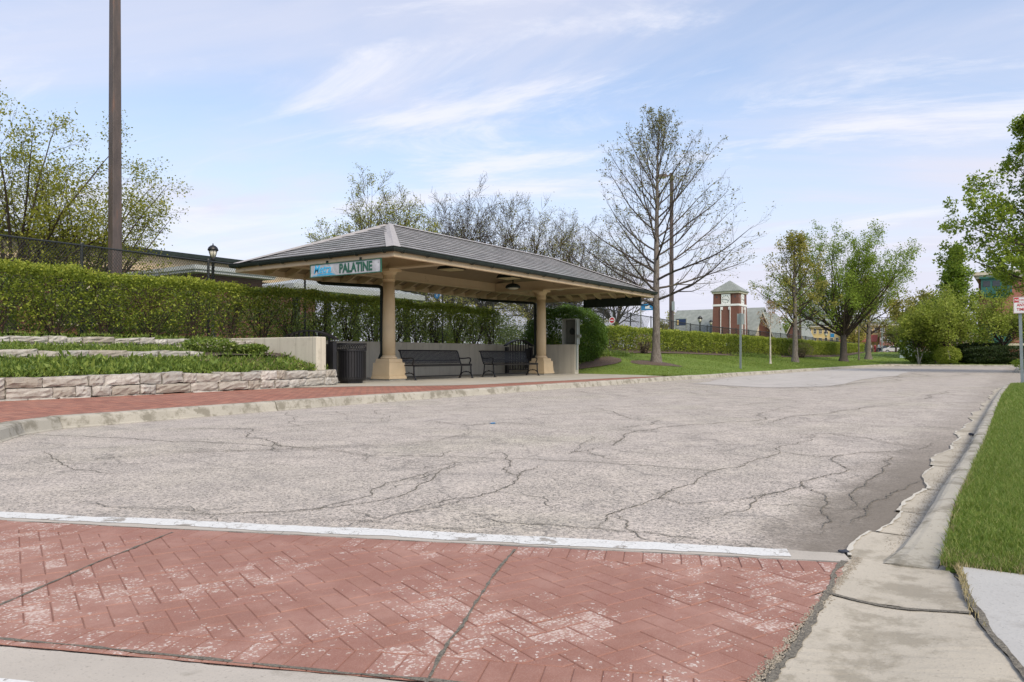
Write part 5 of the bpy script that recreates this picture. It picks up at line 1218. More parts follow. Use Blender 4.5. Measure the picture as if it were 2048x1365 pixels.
x, y, z = onr(1872, s=81); tree('small_tree', 'low spreading tree with yellow green leaves between the birch clump and the round bush', x, y, z, 6.2, 'vase', 18, 3.4, 'pale', 0.2, 8000, 47, 'bark', tr=0.10, trunkf=0.2, elev=(20, 80), c2=8, c3=5, jit=0.25, group=GB, twr=0.009)

# clipped shrubs: leaves spread through a shaped volume, stems inside
def shrub(name, lab, cx, cy, z0, rx, ry, h, leaf, n, size, seed, sq=2.6, stems=10, cat='shrub', group=None, low=0.1, new=None):
    R = np.random.default_rng(seed); root = empty(name, (cx, cy, z0), lab, cat, group)
    d = norm(R.normal(size=(n * 2, 3))); 
    e = 1.0 / (np.abs(d[:, 0]) ** sq + np.abs(d[:, 1]) ** sq + np.abs(d[:, 2]) ** sq) ** (1 / sq)
    rad = e * R.uniform(0.45, 1.0, len(d)) ** 0.22
    lump = 1 + 0.07 * np.sin(d[:, 0] * 9 + seed) * np.sin(d[:, 1] * 8 + 1) + 0.05 * np.sin(d[:, 2] * 13 + d[:, 0] * 7)
    P = d * (rad * lump)[:, None] * np.array([rx, ry, h / 2]) + np.array([cx, cy, z0 + h / 2 + low])
    P = P[P[:, 2] > z0 + 0.03][:n]
    V, Fq = leafquads(P, size, 0.3, r=R); npmesh('foliage', V, Fq, LF[leaf], root)
    K = stems; st = np.zeros((K, 3)) + np.array([cx, cy, z0 - 0.05]) + R.normal(0, 0.12 * rx, (K, 3)) * np.array([1, 1, 0]); a = R.uniform(0, 6.28, K)
    dd = np.stack([np.cos(a) * 0.5, np.sin(a) * 0.5, np.ones(K)], 1); PP = grow(st, dd, np.full(K, h * 0.8), 5, 0.1, 0.08, R)
    V, Fq = tubes(PP, np.full((K, 6), 0.018) * np.linspace(1, 0.3, 6)[None], 5); npmesh('stems', V, Fq, MT['twig'], root)
    return root
shrub('round_shrub', 'big dense rounded green shrub beyond the far end of the shelter wall', 29.5, 17.1, 0.30, 1.85, 1.75, 2.75, 'shrub', 62000, 0.062, 51, 2.3, 16, low=0.05)
x, y, z = onr(1895, s=75.9); shrub('round_bush', 'small round light green bush before the white stemmed tree', x, y, z, 1.05, 1.05, 1.45, 'pale', 5000, 0.11, 52, 2.2, 6, group=GB)
x, y, z = onr(1845, s=78); shrub('loose_bush', 'wide loose green bush spreading round the birch stems', x, y, z, 1.7, 1.9, 3.0, 'green_light', 9000, 0.15, 53, 2.1, 8, group=GB)
x, y, z = onr(1920, s=84); shrub('loose_bush', 'tall green bush left of the dark clipped hedges', x, y, z, 2.4, 2.5, 3.6, 'green', 9000, 0.17, 54, 2.1, 8, group=GB)
x, y, z = onr(1962, s=79.5); shrub('yew_hedge', 'dark clipped evergreen hedge, taller and on the left of the pair across the street', x, y, z, 1.2, 1.9, 1.75, 'yew', 24000, 0.10, 55, 5, 6, 'hedge', GB)
x, y, z = onr(2012, s=77.6); shrub('yew_hedge', 'long dark clipped evergreen hedge before the brick building doors', x, y, z, 1.1, 2.9, 1.45, 'yew', 32000, 0.10, 56, 6, 6, 'hedge', GB)
x, y, z = onr(2046, s=47.6); shrub('low_bush', 'small bright green bush on the mulched corner at the right edge', x, y + 0.0, 0.17, 0.5, 0.5, 0.42, 'maple', 1500, 0.06, 57, 2.2, 4)
x, y, z = on(1602, 16.3); shrub('bare_shrub', 'small bare brownish shrub in front of the long hedge', x, y, z, 1.15, 1.1, 1.3, 'weed_dry', 2200, 0.05, 58, 2.1, 60)
x, y, z = on(1288, 17.2); shrub('bare_shrub', 'thin brownish shrub at the foot of the long hedge left of the tall lawn tree', x, y, z, 0.7, 0.6, 1.0, 'weed_dry', 500, 0.05, 59, 2.1, 50)

def hedge(lab, x0, x1, y0, y1, zb, zt, n, size, seed, leafy, spacing, stemsper, group='clipped hedges in front of the fence'):
    R = np.random.default_rng(seed); root = empty('hedge', ((x0 + x1) / 2, (y0 + y1) / 2, zb((x0 + x1) / 2)), lab, 'hedge', group)
    M = int(n * 1.9); X = R.uniform(x0, x1, M); ym = (y0 + y1) / 2; hy = (y1 - y0) / 2
    q = R.uniform(-1, 1, M); q = np.sign(q) * np.abs(q) ** 0.40; Zf = R.uniform(0, 1, M) ** 0.8
    top = R.uniform(0, 1, M) < 0.30
    Zf = np.where(top, R.uniform(0.90, 1.0, M), Zf); q = np.where(top, R.uniform(-1, 1, M), q)
    phase = (X - x0) / spacing * 2 * np.pi
    bul = 1 + 0.07 * np.cos(phase) + 0.04 * np.sin(X * 2.7 + Zf * 4)
    ends = np.clip(np.minimum(X - x0, x1 - X) / 0.8, 0, 1); er = np.sqrt(np.clip(1 - (1 - ends) ** 2, 0, 1))
    Y = ym + q * hy * bul * (0.45 + 0.55 * er) * (1 - 0.10 * (Zf > 0.93))
    bp = np.sin(X * 7.3 + 2 * np.sin(Zf * 9)) * np.sin(Zf * 11 + X * 3.1) + 0.6 * np.sin(X * 17 + Zf * 23)
    Y = Y - np.abs(q) * 0.055 * bp
    zbv = np.array([zb(v) for v in X]); ztv = np.array([zt(v) for v in X]) + 0.045 * np.sin(X * 1.7) + 0.03 * np.sin(X * 4.3 + 1) - (1 - er) * 0.35
    Z = zbv + (ztv - zbv) * Zf + R.normal(0, 0.03, M)
    # where the bush is leafy: leafy(x, height fraction, position between stems) -> probability
    nz3 = np.sin(X * 5.1 + 1.7 * np.sin(Zf * 6)) * np.sin(Zf * 8.3 + X * 1.9) + 0.7 * np.sin(X * 12.7 + Zf * 5) * np.sin(Zf * 15 + 2)
    keep = R.uniform(0, 1, M) < leafy(X, Zf, np.cos(phase)) * np.where(Zf > 0.88, 1, np.clip(0.78 + 0.42 * nz3, 0.18, 1))
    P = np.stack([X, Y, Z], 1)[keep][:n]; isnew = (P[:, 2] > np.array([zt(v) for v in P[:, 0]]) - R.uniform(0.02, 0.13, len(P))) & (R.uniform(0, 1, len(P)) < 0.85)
    V, Fq = leafquads(P[~isnew], size, 0.35, r=R); npmesh('foliage', V, Fq, LF['hedge'], root)
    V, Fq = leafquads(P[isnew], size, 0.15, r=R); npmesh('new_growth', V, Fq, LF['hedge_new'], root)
    nb = int((x1 - x0) / spacing); st = []; dd = []; LL = []
    for i in range(nb + 1):
        c = x0 + spacing * (i + 0.0) + R.normal(0, 0.06); 
        for k in range(stemsper):
            if not x0 - 0.1 < c < x1 + 0.1: continue
            st.append((c + R.normal(0, 0.07), ym + R.normal(0, 0.10), zb(min(max(c, x0), x1)) - 0.04)); dd.append((R.normal(0, 0.42), R.normal(0, 0.22), 1)); LL.append((zt(c) - zb(c)) * R.uniform(0.72, 1.0))
    P = grow(np.array(st), np.array(dd), np.array(LL), 6, 0.12, 0.10, R); V1, F1 = tubes(P, np.full((len(P), 7), 0.013) * np.linspace(1.1, 0.35, 7)[None], 4)
    s2, d2, L2, f2 = kids(P, np.array(LL), 5, 0.25, 0.95, 32, 0.42, R); P2 = grow(s2, d2, L2, 3, 0.2, 0.12, R); V2, F2 = tubes(P2, np.full((len(P2), 4), 0.006) * np.linspace(1, 0.5, 4)[None], 3)
    npmesh('stems', np.concatenate([V1, V2]), np.concatenate([F1, F2 + len(V1)]), MT['twig'], root)
    return root
def leafyA(X, Zf, c):                        # left part leafy to the ground, shaded part behind the shelter open below
    op = np.clip((X - 10.5) / 3.0, 0, 1)
    lo = 0.16 + 0.22 * (c > 0.0) * 0; cut = 0.62 + 0.06 * np.sin(X * 2.1)
    a = np.clip((Zf - 0.04) / 0.25, 0.25, 1) * np.where((c > 0.45) & (Zf < 0.34), 0.35, 1)
    b_ = np.where(Zf > cut, 1.0, np.clip(0.13 + 0.42 * (Zf / cut) ** 2.2, 0, 1))
    return a * (1 - op) + b_ * op
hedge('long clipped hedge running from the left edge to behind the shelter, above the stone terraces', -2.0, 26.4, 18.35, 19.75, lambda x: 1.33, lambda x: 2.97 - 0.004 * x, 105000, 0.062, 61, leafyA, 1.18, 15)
def leafyB(X, Zf, c):
    op = np.clip((41 - X) / 4.0, 0, 1); b_ = np.where(Zf > 0.5, 1.0, 0.30)
    a = np.clip((Zf - 0.02) / 0.15, 0.35, 1); return a * (1 - op) + b_ * op
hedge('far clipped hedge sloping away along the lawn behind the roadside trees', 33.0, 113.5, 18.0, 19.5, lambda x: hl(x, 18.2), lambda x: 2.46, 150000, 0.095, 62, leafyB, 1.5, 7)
# low growth behind the fence seen through the gap under the shelter roof
for i, (u, t, hh, rr_) in enumerate(((905, 27, 3.6, 2.2), (1010, 27, 3.4, 2.2), (1210, 30, 3.3, 2.4))):
    s_ = at(u, t); shrub('wild_shrub', ['loose olive shrub behind the fence, seen left under the shelter roof', 'loose olive shrub behind the fence, seen under the middle of the shelter roof', 'loose olive shrub behind the fence past the round shrub'][i], s_, t, 1.33, rr_, 1.6, hh - 0.6, 'olive', 2600, 0.10, 70 + i, 2.0, 20, group='wild shrubs behind the fence')

# rough growth on the bank behind the near hedge
R_ = np.random.default_rng(77); n = 60000
X = R_.uniform(-2, 33, n); hb = 0.95 + 0.35 * np.sin(X * 0.9) + 0.25 * np.sin(X * 2.3 + 1) + 0.2 * np.sin(X * 5.1)
P = np.stack([X, R_.uniform(20.9, 22.6, n), 1.33 + np.clip(hb + 0.30, 0.6, 1.6) * R_.uniform(0, 1, n) ** 0.8], 1)
tag(leaves('bank_growth', P, 0.085, LF['weed'], None, 0.3), 'rough green growth on the bank behind the near hedge', 'undergrowth', kind='stuff')
# planter weeds, one mass of ground cover per kind
def tufts(n, x0, x1, yf, size, R, blades=9, h=0.11, spread=0.07):
    xs_ = R.uniform(x0, x1, n); ys_, zs_ = yf(xs_, R)
    c = np.stack([xs_, ys_, zs_], 1); P = np.repeat(c, blades, 0) + np.concatenate([R.normal(0, spread, (n * blades, 2)), np.zeros((n * blades, 1))], 1)
    hh = np.repeat(R.uniform(0.3, 1.0, n) ** 1.5, blades) * h; P[:, 2] += hh * R.uniform(0, 1, n * blades)
    dirs = R.normal(0, 0.55, (n * blades, 3)); dirs[:, 2] = np.abs(R.normal(0.8, 0.4, n * blades))
    return leafquads(P, size, 0.2, 0.38, R, dirs)
R_ = np.random.default_rng(81)
def front(x, R): 
    t0 = np.interp(x, [0, 8, 11.5, 13.0], [13.62, 13.72, 14.12, 14.45]); k = R.uniform(0, 1, len(x)); t1 = np.where(x > 10, 15.35, 15.0); return t0 + (t1 - t0) * k, 0.47 + 0.23 * k
def mid(x, R): k = R.uniform(0, 1, len(x)); return 15.25 + 1.2 * k, 0.89 + 0.08 * k
def slope(x, R): k = R.uniform(0.3, 1, len(x)); return 15.1 + 1.5 * k, 0.69 + 0.28 * k
def rear(x, R): k = R.uniform(0, 1, len(x)); return 16.85 + 1.5 * k, 1.18 + 0.14 * k
A = [tufts(7000, -2, 12.9, front, 0.085, R_, 10, 0.17), tufts(500, -2, 12.4, front, 0.13, R_, 14, 0.24), tufts(3400, -2, 9.8, mid, 0.08, R_, 9, 0.17), tufts(500, 9.8, 12.0, slope, 0.07, R_, 8, 0.10), tufts(900, -2, 12.4, rear, 0.07, R_, 8, 0.10)]
def jn(A):
    V = np.concatenate([a[0] for a in A]); k = 0; Fq = []
    for a in A: Fq.append(a[1] + k); k += len(a[0])
    return V, np.concatenate(Fq)
V, Fq = jn(A); tag(npmesh('planter_weeds', V, Fq, LF['weed']), 'green weeds and seedlings covering the stone terraces', 'weeds', kind='stuff')
tag(npmesh('dry_weeds', *jn([tufts(420, 9.6, 12.3, front, 0.05, R_, 10, 0.22), tufts(120, 0, 9, front, 0.05, R_, 8, 0.12)]), LF['weed_dry']), 'brownish dry weeds near the end of the stone wall', 'weeds', kind='stuff')
for i, (x_, y_, z_, rr_, hh) in enumerate(((10.7, 16.0, 0.90, 0.70, 0.26), (11.8, 15.9, 0.84, 0.40, 0.20))):
    shrub('low_bush', ['leafy low bush at the right end of the upper terrace', 'smaller leafy bush against the concrete wall end'][i], x_, y_, z_, rr_, 0.4, hh, 'weed', 1500, 0.065, 85 + i, 2.0, 8)

# grass blades of the right verge, thinning with distance
def blades(n, x0, x1, y0f, y1f, zf, hgt, wid, R, pw=1.0):
    x = x0 + (x1 - x0) * R.uniform(0, 1, n) ** pw; y = y0f(x) + (y1f(x) - y0f(x)) * R.uniform(0, 1, n); z = zf(x, y)
    P = np.stack([x, y, z], 1); a = R.uniform(0, 6.2832, n); t = np.stack([np.cos(a), np.sin(a), np.zeros(n)], 1); ln = R.normal(0, 0.38, (n, 3)); ln[:, 2] = 0
    h = hgt * R.uniform(0.55, 1.25, (n, 1)); w_ = wid * R.uniform(0.7, 1.3, (n, 1)); up = np.array([0, 0, 1.0])
    m_ = P + up * h * 0.55 + ln * h * 0.35; tp = P + up * h * 0.95 + ln * h
    V = np.stack([P - t * w_ / 2, P + t * w_ / 2, m_ + t * w_ * 0.4, m_ - t * w_ * 0.4, m_ - t * w_ * 0.4, m_ + t * w_ * 0.4, tp + t * w_ * 0.08, tp - t * w_ * 0.08], 1).reshape(-1, 3)
    k = np.arange(n)[:, None] * 8; return V, np.concatenate([k + np.array([[0, 1, 2, 3]]), k + np.array([[4, 5, 6, 7]])])
R_ = np.random.default_rng(91)
def y1(x): return np.interp(x, [3.33, 3.6, 8, 16, 23.6, 24.6], [0.262, 0.27, 0.27, 0.315, 0.25, -0.45])
zc = lambda x, y: 0.042 + 0.074 * np.clip((x - 3.34) / 0.91, 0, 1)
G1 = [blades(52000, 3.325, 6.5, lambda x: -0.75 + 0 * x, y1, zc, 0.038, 0.0032, R_, 1.15), blades(52000, 5.5, 12, lambda x: -0.9 + 0 * x, y1, zc, 0.042, 0.005, R_), blades(30000, 11, 24.5, lambda x: -1.2 + 0 * x, y1, zc, 0.055, 0.009, R_),
      blades(26000, 3.33, 24.5, lambda x: -6 + 0 * x, lambda x: -0.7 + 0 * x, zc, 0.05, 0.010, R_)]
tag(npmesh('grass', *jn(G1), LF['grass']), 'mown grass of the right verge', 'grass', kind='stuff')
tag(npmesh('dry_grass', *jn([blades(1500, 3.31, 3.50, lambda x: -0.6 + 0 * x, y1, zc, 0.03, 0.003, R_), blades(260, 2.55, 3.34, lambda x: np.interp(x, [2.3, 2.7, 3.3], [0.0, 0.12, 0.20]) - 0.012, lambda x: np.interp(x, [2.3, 2.7, 3.3], [0.0, 0.12, 0.20]) + 0.012, lambda x, y: 0.045 + 0 * x, 0.022, 0.003, R_, 0.4), blades(500, 3.4, 9, lambda x: y1(x) - 0.02, y1, zc, 0.035, 0.003, R_)]), LF['straw']), 'dry grass along the edge of the verge', 'grass', kind='stuff')
def zl(x, y): return np.array([hl(a, c) + hnoise(a, c) for a, c in zip(x, y)]) - 0.01
G2 = [blades(30000, 25.0, 45, lambda x: 10.34 + 0 * x + np.clip(26.8 - x, 0, 3) * 0, lambda x: np.where(x < 26.8, 11.4 + (x - 25.9), 18.0), zl, 0.05, 0.016, R_, 1.3), blades(30000, 40, 73, lambda x: 10.36 + 0 * x, lambda x: 17.0 + 0 * x, zl, 0.06, 0.03, R_), blades(9000, 74.2, 110, lambda x: -6 + 0 * x, lambda x: 17.0 + 0 * x, zl, 0.08, 0.05, R_)]
tag(npmesh('lawn_grass', *jn(G2), LF['grass']), 'mown grass of the roadside lawn', 'grass', kind='stuff')
G3 = [tufts(900, 27.5, 34, lambda x, R: ((lambda y: (y, zl(x, y)))(R.uniform(15.9, 17.8, len(x)))), 0.10, R_, 9, 0.3, 0.12), tufts(300, 54, 62, lambda x, R: ((lambda y: (y, zl(x, y)))(R.uniform(16, 17.6, len(x)))), 0.12, R_, 9, 0.3, 0.12)]
tag(npmesh('hedge_foot_weeds', *jn(G3), LF['weed']), 'tall weeds at the foot of the far hedge', 'weeds', kind='stuff')

# ------------------------------------------------------------------ chain link fence
FT = 20.5
def ftop(s): return float(np.interp(s, [0, 8, 14, 38, 54, 84, 116, 135], [3.82, 3.79, 3.74, 3.72, 3.24, 3.17, 2.80, 2.75]))
FB = 1.5
def fence(x0, x1, lab, posts, dense):
    r = empty('chain_link_fence', ((x0 + x1) / 2, FT, 1.33), lab, 'fence', 'black chain link fence along the tracks')
    P = np.array([[[x, FT, ftop(x)] for x in np.linspace(x0, x1, 40)]]); V, Fq = tubes(P, np.full((1, 40), 0.026), 8); npmesh('top_rail', V, Fq, MT['blackwire'], r, smooth=True)
    for x in posts:
        mb = MB(); mb.lathe(x, FT + 0.0, [(0.038, 1.25), (0.038, ftop(x) + 0.03), (0.045, ftop(x) + 0.035), (0.03, ftop(x) + 0.08)], 10); mb.build('post', MT['blackwire'], r)
    A = []; sp_ = dense
    for sg in (1, -1):
        xa = np.arange(x0 - 2.4, x1 + 2.4, sp_)
        zt_ = np.array([ftop(v) for v in xa]); hgt = zt_ - FB
        xb = xa + sg * hgt * 0.75
        ok = (np.minimum(xa, xb) > x0) & (np.maximum(xa, xb) < x1); xa, xb, zt_ = xa[ok], xb[ok], zt_[ok]
        ztb = np.array([ftop(v) for v in xb])
        A.append(np.stack([np.stack([xa, np.full_like(xa, FT - 0.03 + 0.004 * sg), np.full_like(xa, FB)], 1), np.stack([xb, np.full_like(xa, FT - 0.03 + 0.004 * sg), ztb - 0.01], 1)], 1))
    P = np.concatenate(A); V, Fq = tubes(P, np.full(P.shape[:2], 0.0048 + dense * 0.014), 3); npmesh('wire_mesh', V, Fq, MT['blackwire'], r)
fence(-4, 46.44, 'near length of black chain link fence above the clipped hedge', [9.96 + 3.72 * k for k in range(-3, 10)], 0.078)
fence(46.5, 135, 'far length of black chain link fence stepping down past the brick clock tower', [46.6 + 3.6 * k for k in range(0, 25)], 0.16)

# ------------------------------------------------------------------ street lighting and posts
GP = 'tall brown steel light poles behind the hedge'
def tall_pole(s, t, lab):
    r = empty('light_pole', (s, t, 1.3), lab, 'light pole', GP); H_ = 14.75
    mb = MB(); mb.frus(s, t, 1.25, H_, 0.150, 0.105); mb.build('pole', MT['rustpole'], r, bevel=0.02)
    mb = MB(); mb.frus(s, t, 1.33, 1.42, 0.26, 0.22); mb.build('base_cover', MT['rustpole'], r)
    # arm and shoebox head point across the view to the left
    ax, ay = -0.55, 0.835
    mb = MB(); mb.bar((s, t, H_ - 0.2), (s + ax * 0.42, t + ay * 0.42, H_ - 0.2), 0.10, 0.10); mb.build('arm', MT['rustpole'], r)
    mb = MB(); mb.bar((s + ax * 0.40, t + ay * 0.40, H_ - 0.22), (s + ax * 1.18, t + ay * 1.18, H_ - 0.30), 0.55, 0.24); hd = mb.build('lamp_head', MT['rustpole'], r, bevel=0.02)
    mb = MB(); mb.bar((s + ax * 0.48, t + ay * 0.48, H_ - 0.352), (s + ax * 1.10, t + ay * 1.10, H_ - 0.418), 0.45, 0.02); mb.build('lens', MT['lampglass'], hd)
s1 = at(230, 22)
tall_pole(s1, 22, 'nearest brown steel light pole, cut off by the top of the photo'); tall_pole(at(1343, 22), 22, 'brown steel light pole rising through the tall lawn tree'); tall_pole(at(1600, 22), 22, 'brown steel light pole half hidden in the olive tree')
def post_lamp(u, t, vtop, lab, sc=1.0):
    s = at(u, t); zt_ = zat(s, t, vtop); r = empty('post_lamp', (s, t, 1.33), lab, 'lamp post', 'black lantern lamps on the platform')
    h_ = 0.46 * sc; zb = zt_ - 0.62 * sc
    mb = MB(); mb.lathe(s, t, [(0.14, 1.3), (0.12, 1.55), (0.065, 1.65), (0.05, zb - 0.1), (0.085, zb - 0.08), (0.05, zb - 0.04), (0.11 * sc, zb)], 14); mb.build('post', MT['black'], r, smooth=True)
    mb = MB(); mb.lathe(s, t, [(0.10 * sc, zb), (0.20 * sc, zb + 0.34 * sc)], 12); mb.build('lantern_glass', MT['lampglass'], r, smooth=True)
    mb = MB(); mb.lathe(s, t, [(0.24 * sc, zb + 0.33 * sc), (0.235 * sc, zb + 0.38 * sc), (0.20 * sc, zb + 0.47 * sc), (0.11 * sc, zb + 0.55 * sc), (0.03 * sc, zb + 0.58 * sc), (0.02 * sc, zb + 0.66 * sc)], 14)
    for i in range(6):
        a = 6.2832 * i / 6; mb.tube([(s + 0.105 * sc * math.cos(a), t + 0.105 * sc * math.sin(a), zb), (s + 0.215 * sc * math.cos(a), t + 0.215 * sc * math.sin(a), zb + 0.35 * sc)], 0.012, 4)
    mb.build('lantern_cap', MT['black'], r, smooth=True)
post_lamp(426, 24, 489, 'black lantern lamp left of the shelter roof, above the fence', 0.78)
post_lamp(1400, 24, 632, 'taller of the two black lantern lamps left of the brick clock tower', 0.95); post_lamp(1422, 30, 640, 'shorter black lantern lamp touching the left side of the clock tower', 0.95)
post_lamp(1652, 26, 662, 'small black lantern lamp by the blue sign beyond the far hedge', 1.4)
# street signs
x, y, z = on(1481, 11.2)
r = empty('street_sign', (x, y, z), 'street sign seen from behind on a grey post on the lawn', 'street sign')
mb = MB(); mb.box(x - 0.03, y - 0.045, z - 0.1, x + 0.03, y - 0.037, 2.92); mb.box(x - 0.03, y - 0.037, z - 0.1, x - 0.022, y + 0.037, 2.92); mb.box(x - 0.03, y + 0.037, z - 0.1, x + 0.03, y + 0.045, 2.92); mb.build('post', MT['galv'], r)
mb = MB(); mb.box(x + 0.031, y - 0.175, 2.38, x + 0.036, y + 0.175, 2.90); mb.build('sign_back', MT['signback'], r, bevel=0.002)
NX, NY = 24.7, 0.03
r = empty('no_parking_sign', (NX, NY, 0.13), 'red and white no parking sign on a galvanised post at the right edge', 'street sign')
mb = MB(); P0, P1 = Vector((NX, NY - 0.03, 0.05)), Vector((NX + 0.02, NY + 0.035, 2.46))
mb.bar(P0, P1, 0.075, 0.012); mb.bar(P0 + Vector((0.02, 0.034, 0)), P1 + Vector((0.02, 0.034, 0)), 0.008, 0.04); mb.bar(P0 + Vector((0.02, -0.034, 0)), P1 + Vector((0.02, -0.034, 0)), 0.008, 0.04)
mb.build('post', MT['galv'], r)
X_ = NX - 0.02; yc = NY + 0.005; hw = 0.17; za, zb = 2.02, 2.465
mb = MB(); mb.box(X_ - 0.004, yc - hw, za, X_, yc + hw, zb); pl = mb.build('panel', MT['white'], r, bevel=0.0015)
mb = MB()
for (a, c, d, e_) in ((-hw + 0.008, hw - 0.008, za + 0.008, za + 0.013), (-hw + 0.008, hw - 0.008, zb - 0.013, zb - 0.008), (-hw + 0.008, -hw + 0.013, za + 0.0131, zb - 0.0131), (hw - 0.013, hw - 0.008, za + 0.0131, zb - 0.0131), (-hw + 0.0131, hw - 0.0131, zb - 0.150, zb - 0.144)): mb.box(X_ - 0.0065, yc + a, d, X_ - 0.0042, yc + c, e_)
mb.box(X_ - 0.0066, yc + 0.045, zb - 0.138, X_ - 0.0042, yc + hw - 0.018, zb - 0.020); mb.build('red_border', MT['red'], pl)
text('NO', 0.085, MT['white'], pl, face_back(X_ - 0.0075, yc + hw - 0.026, zb - 0.11), ext=0.0005, off=0.0015)
text('PARKING', 0.055, MT['red'], pl, face_back(X_ - 0.0055, yc + 0.038, zb - 0.10), ext=0.0005, off=0.0012, xs=0.74)
text('ANY', 0.108, MT['red'], pl, face_back(X_ - 0.0055, yc, zb - 0.255), ext=0.0005, off=0.003, xs=0.84, ax='CENTER')
text('TIME', 0.108, MT['red'], pl, face_back(X_ - 0.0055, yc, zb - 0.375), ext=0.0005, off=0.003, xs=0.84, ax='CENTER')
# platform signs
def facecam_panel(u, t, v0, v1, wpx):
    s = at(u, t); Y = dep(s, t); return s, t, zat(s, t, v1), zat(s, t, v0), wpx / F * Y
def board(name, lab, u0, u1, t, v0, v1, mat, posts=True, cat='sign', mark=None):
    s, _, za, zb, W_ = facecam_panel((u0 + u1) / 2, t, v0, v1, u1 - u0); Wd = W_ / 1.02
    r = empty(name, (s, t, 1.33), lab, cat)
    mb = MB(); mb.box(s, t - Wd / 2, za, s + 0.08, t + Wd / 2, zb); p = mb.build('panel', mat, r, bevel=0.01)
    if posts:
        for yy in (t - Wd / 2 - 0.04, t + Wd / 2 + 0.04): m2 = MB(); m2.lathe(s + 0.04, yy, [(0.045, 1.3), (0.045, zb + 0.05)], 8); m2.build('post', MT['grey_cab'], r)
    return r, s, t, za, zb, Wd
r, s, t, za, zb, W_ = board('platform_sign', 'blue sign between two posts, left of the tall lawn tree trunk', 1281, 1307, 23, 608.5, 621, MT['blue'])
mb = MB(); mb.box(s - 0.012, t - 0.20, za + 0.16, s - 0.002, t + 0.14, zb - 0.1); mb.box(s - 0.012, t - 0.33, za + 0.11, s - 0.002, t + 0.14, za + 0.155); mb.build('emblem', MT['white'], r)
r, s, t, za, zb, W_ = board('information_screen', 'dark blue information panel on the platform right of the tall lawn tree', 1352, 1372, 24, 638.5, 651.5, MT['navy'])
mb = MB(); mb.box(s - 0.01, t - W_ / 2 + 0.05, zb + 0.0, s + 0.1, t + W_ / 2, zb + 0.06); mb.build('hood', MT['signback'], r)
mb = MB(); mb.box(s - 0.012, t + W_ / 2 - 0.22, za + 0.05, s - 0.002, t + W_ / 2 - 0.06, zb - 0.08); mb.build('side_strip', MT['weedgreen'] if 'weedgreen' in MT else MT['yellowwall'], r)
board('platform_sign', 'small blue sign beyond the far hedge beside the yellow building', 1661, 1668, 26, 667.5, 675, MT['blue'])
# traffic style signs on the fence side
s, t = at(1224, 19.9), 19.9; Y = dep(s, t)
r = empty('warning_sign', (s, t, 1.33), 'round white sign with a red bar behind the hedge, right of the shelter', 'sign'); zc_ = zat(s, t, 641)
mb = MB(); mb.lathe(s + 0.05, t, [(0.03, 1.3), (0.03, zc_ + 0.5)], 8); mb.build('post', MT['galv'], r)
def disc(r0, xx, y, z_, n=24): return [(xx, y + r0 * math.cos(6.2832 * i / n), z_ + r0 * math.sin(6.2832 * i / n)) for i in range(n)]
mb = MB(); mb.add(disc(0.20, s, t, zc_) + disc(0.20, s + 0.01, t, zc_), [tuple(range(24)), tuple(range(24, 48))[::-1]] + [(i, (i + 1) % 24, 24 + (i + 1) % 24, 24 + i) for i in range(24)]); mb.build('disc', MT['white'], r)
mb = MB(); mb.add(disc(0.155, s - 0.004, t, zc_), [tuple(range(24))]); mb.build('red_disc', MT['red'], r)
mb = MB(); mb.box(s - 0.010, t - 0.11, zc_ - 0.03, s - 0.006, t + 0.11, zc_ + 0.03); mb.build('bar', MT['white'], r)
s, t = at(874, 21.5), 21.5; zc_ = zat(s, t, 591)
r = empty('round_sign', (s, t, 1.33), 'small round blue sign on the fence seen under the shelter roof', 'sign')
mb = MB(); mb.add(disc(0.15, s, t, zc_) + disc(0.15, s + 0.02, t, zc_), [tuple(range(24)), tuple(range(24, 48))[::-1]] + [(i, (i + 1) % 24, 24 + (i + 1) % 24, 24 + i) for i in range(24)]); mb.build('disc', MT['blue'], r)
mb = MB(); mb.lathe(s + 0.03, t, [(0.03, 1.3), (0.03, zc_ + 0.1)], 8); mb.build('post', MT['blackwire'], r)
mb = MB(); mb.box(s - 0.006, t - 0.02, zc_ - 0.06, s - 0.002, t + 0.02, zc_ + 0.07); mb.build('mark', MT['white'], r)
s, t = at(1347, 21.8), 21.8
r = empty('notice_board', (s, t, 2.2), 'pale green and white notice plate fixed to the second brown light pole', 'sign')
mb = MB(); mb.box(s - 0.28, t - 0.20, zat(s, t, 622), s - 0.26, t + 0.02, zat(s, t, 604)); mb.build('plate', MT['signback'], r)

# ------------------------------------------------------------------ buildings
def gable(mb, x0, x1, y0, y1, ze, zr, along='y', mi=0, ov=0.3):       # pitched roof slab
    if along == 'y':
        xm = (x0 + x1) / 2; A = [(x0 - ov, y0, ze), (x0 - ov, y1, ze), (xm, y1, zr), (xm, y0, zr), (x1 + ov, y1, ze), (x1 + ov, y0, ze)]
    else:
        ym = (y0 + y1) / 2; A = [(x0, y0 - ov, ze), (x1, y0 - ov, ze), (x1, ym, zr), (x0, ym, zr), (x1, y1 + ov, ze), (x0, y1 + ov, ze)]
    B = [(p[0], p[1], p[2] + 0.18) for p in A]; V = A + B
    mb.add(V, [(0, 1, 2, 3), (3, 2, 4, 5), (6, 9, 8, 7), (9, 11, 10, 8), (0, 3, 9, 6), (3, 5, 11, 9), (1, 7, 8, 2), (2, 8, 10, 4), (0, 6, 7, 1), (5, 4, 10, 11)], mi)
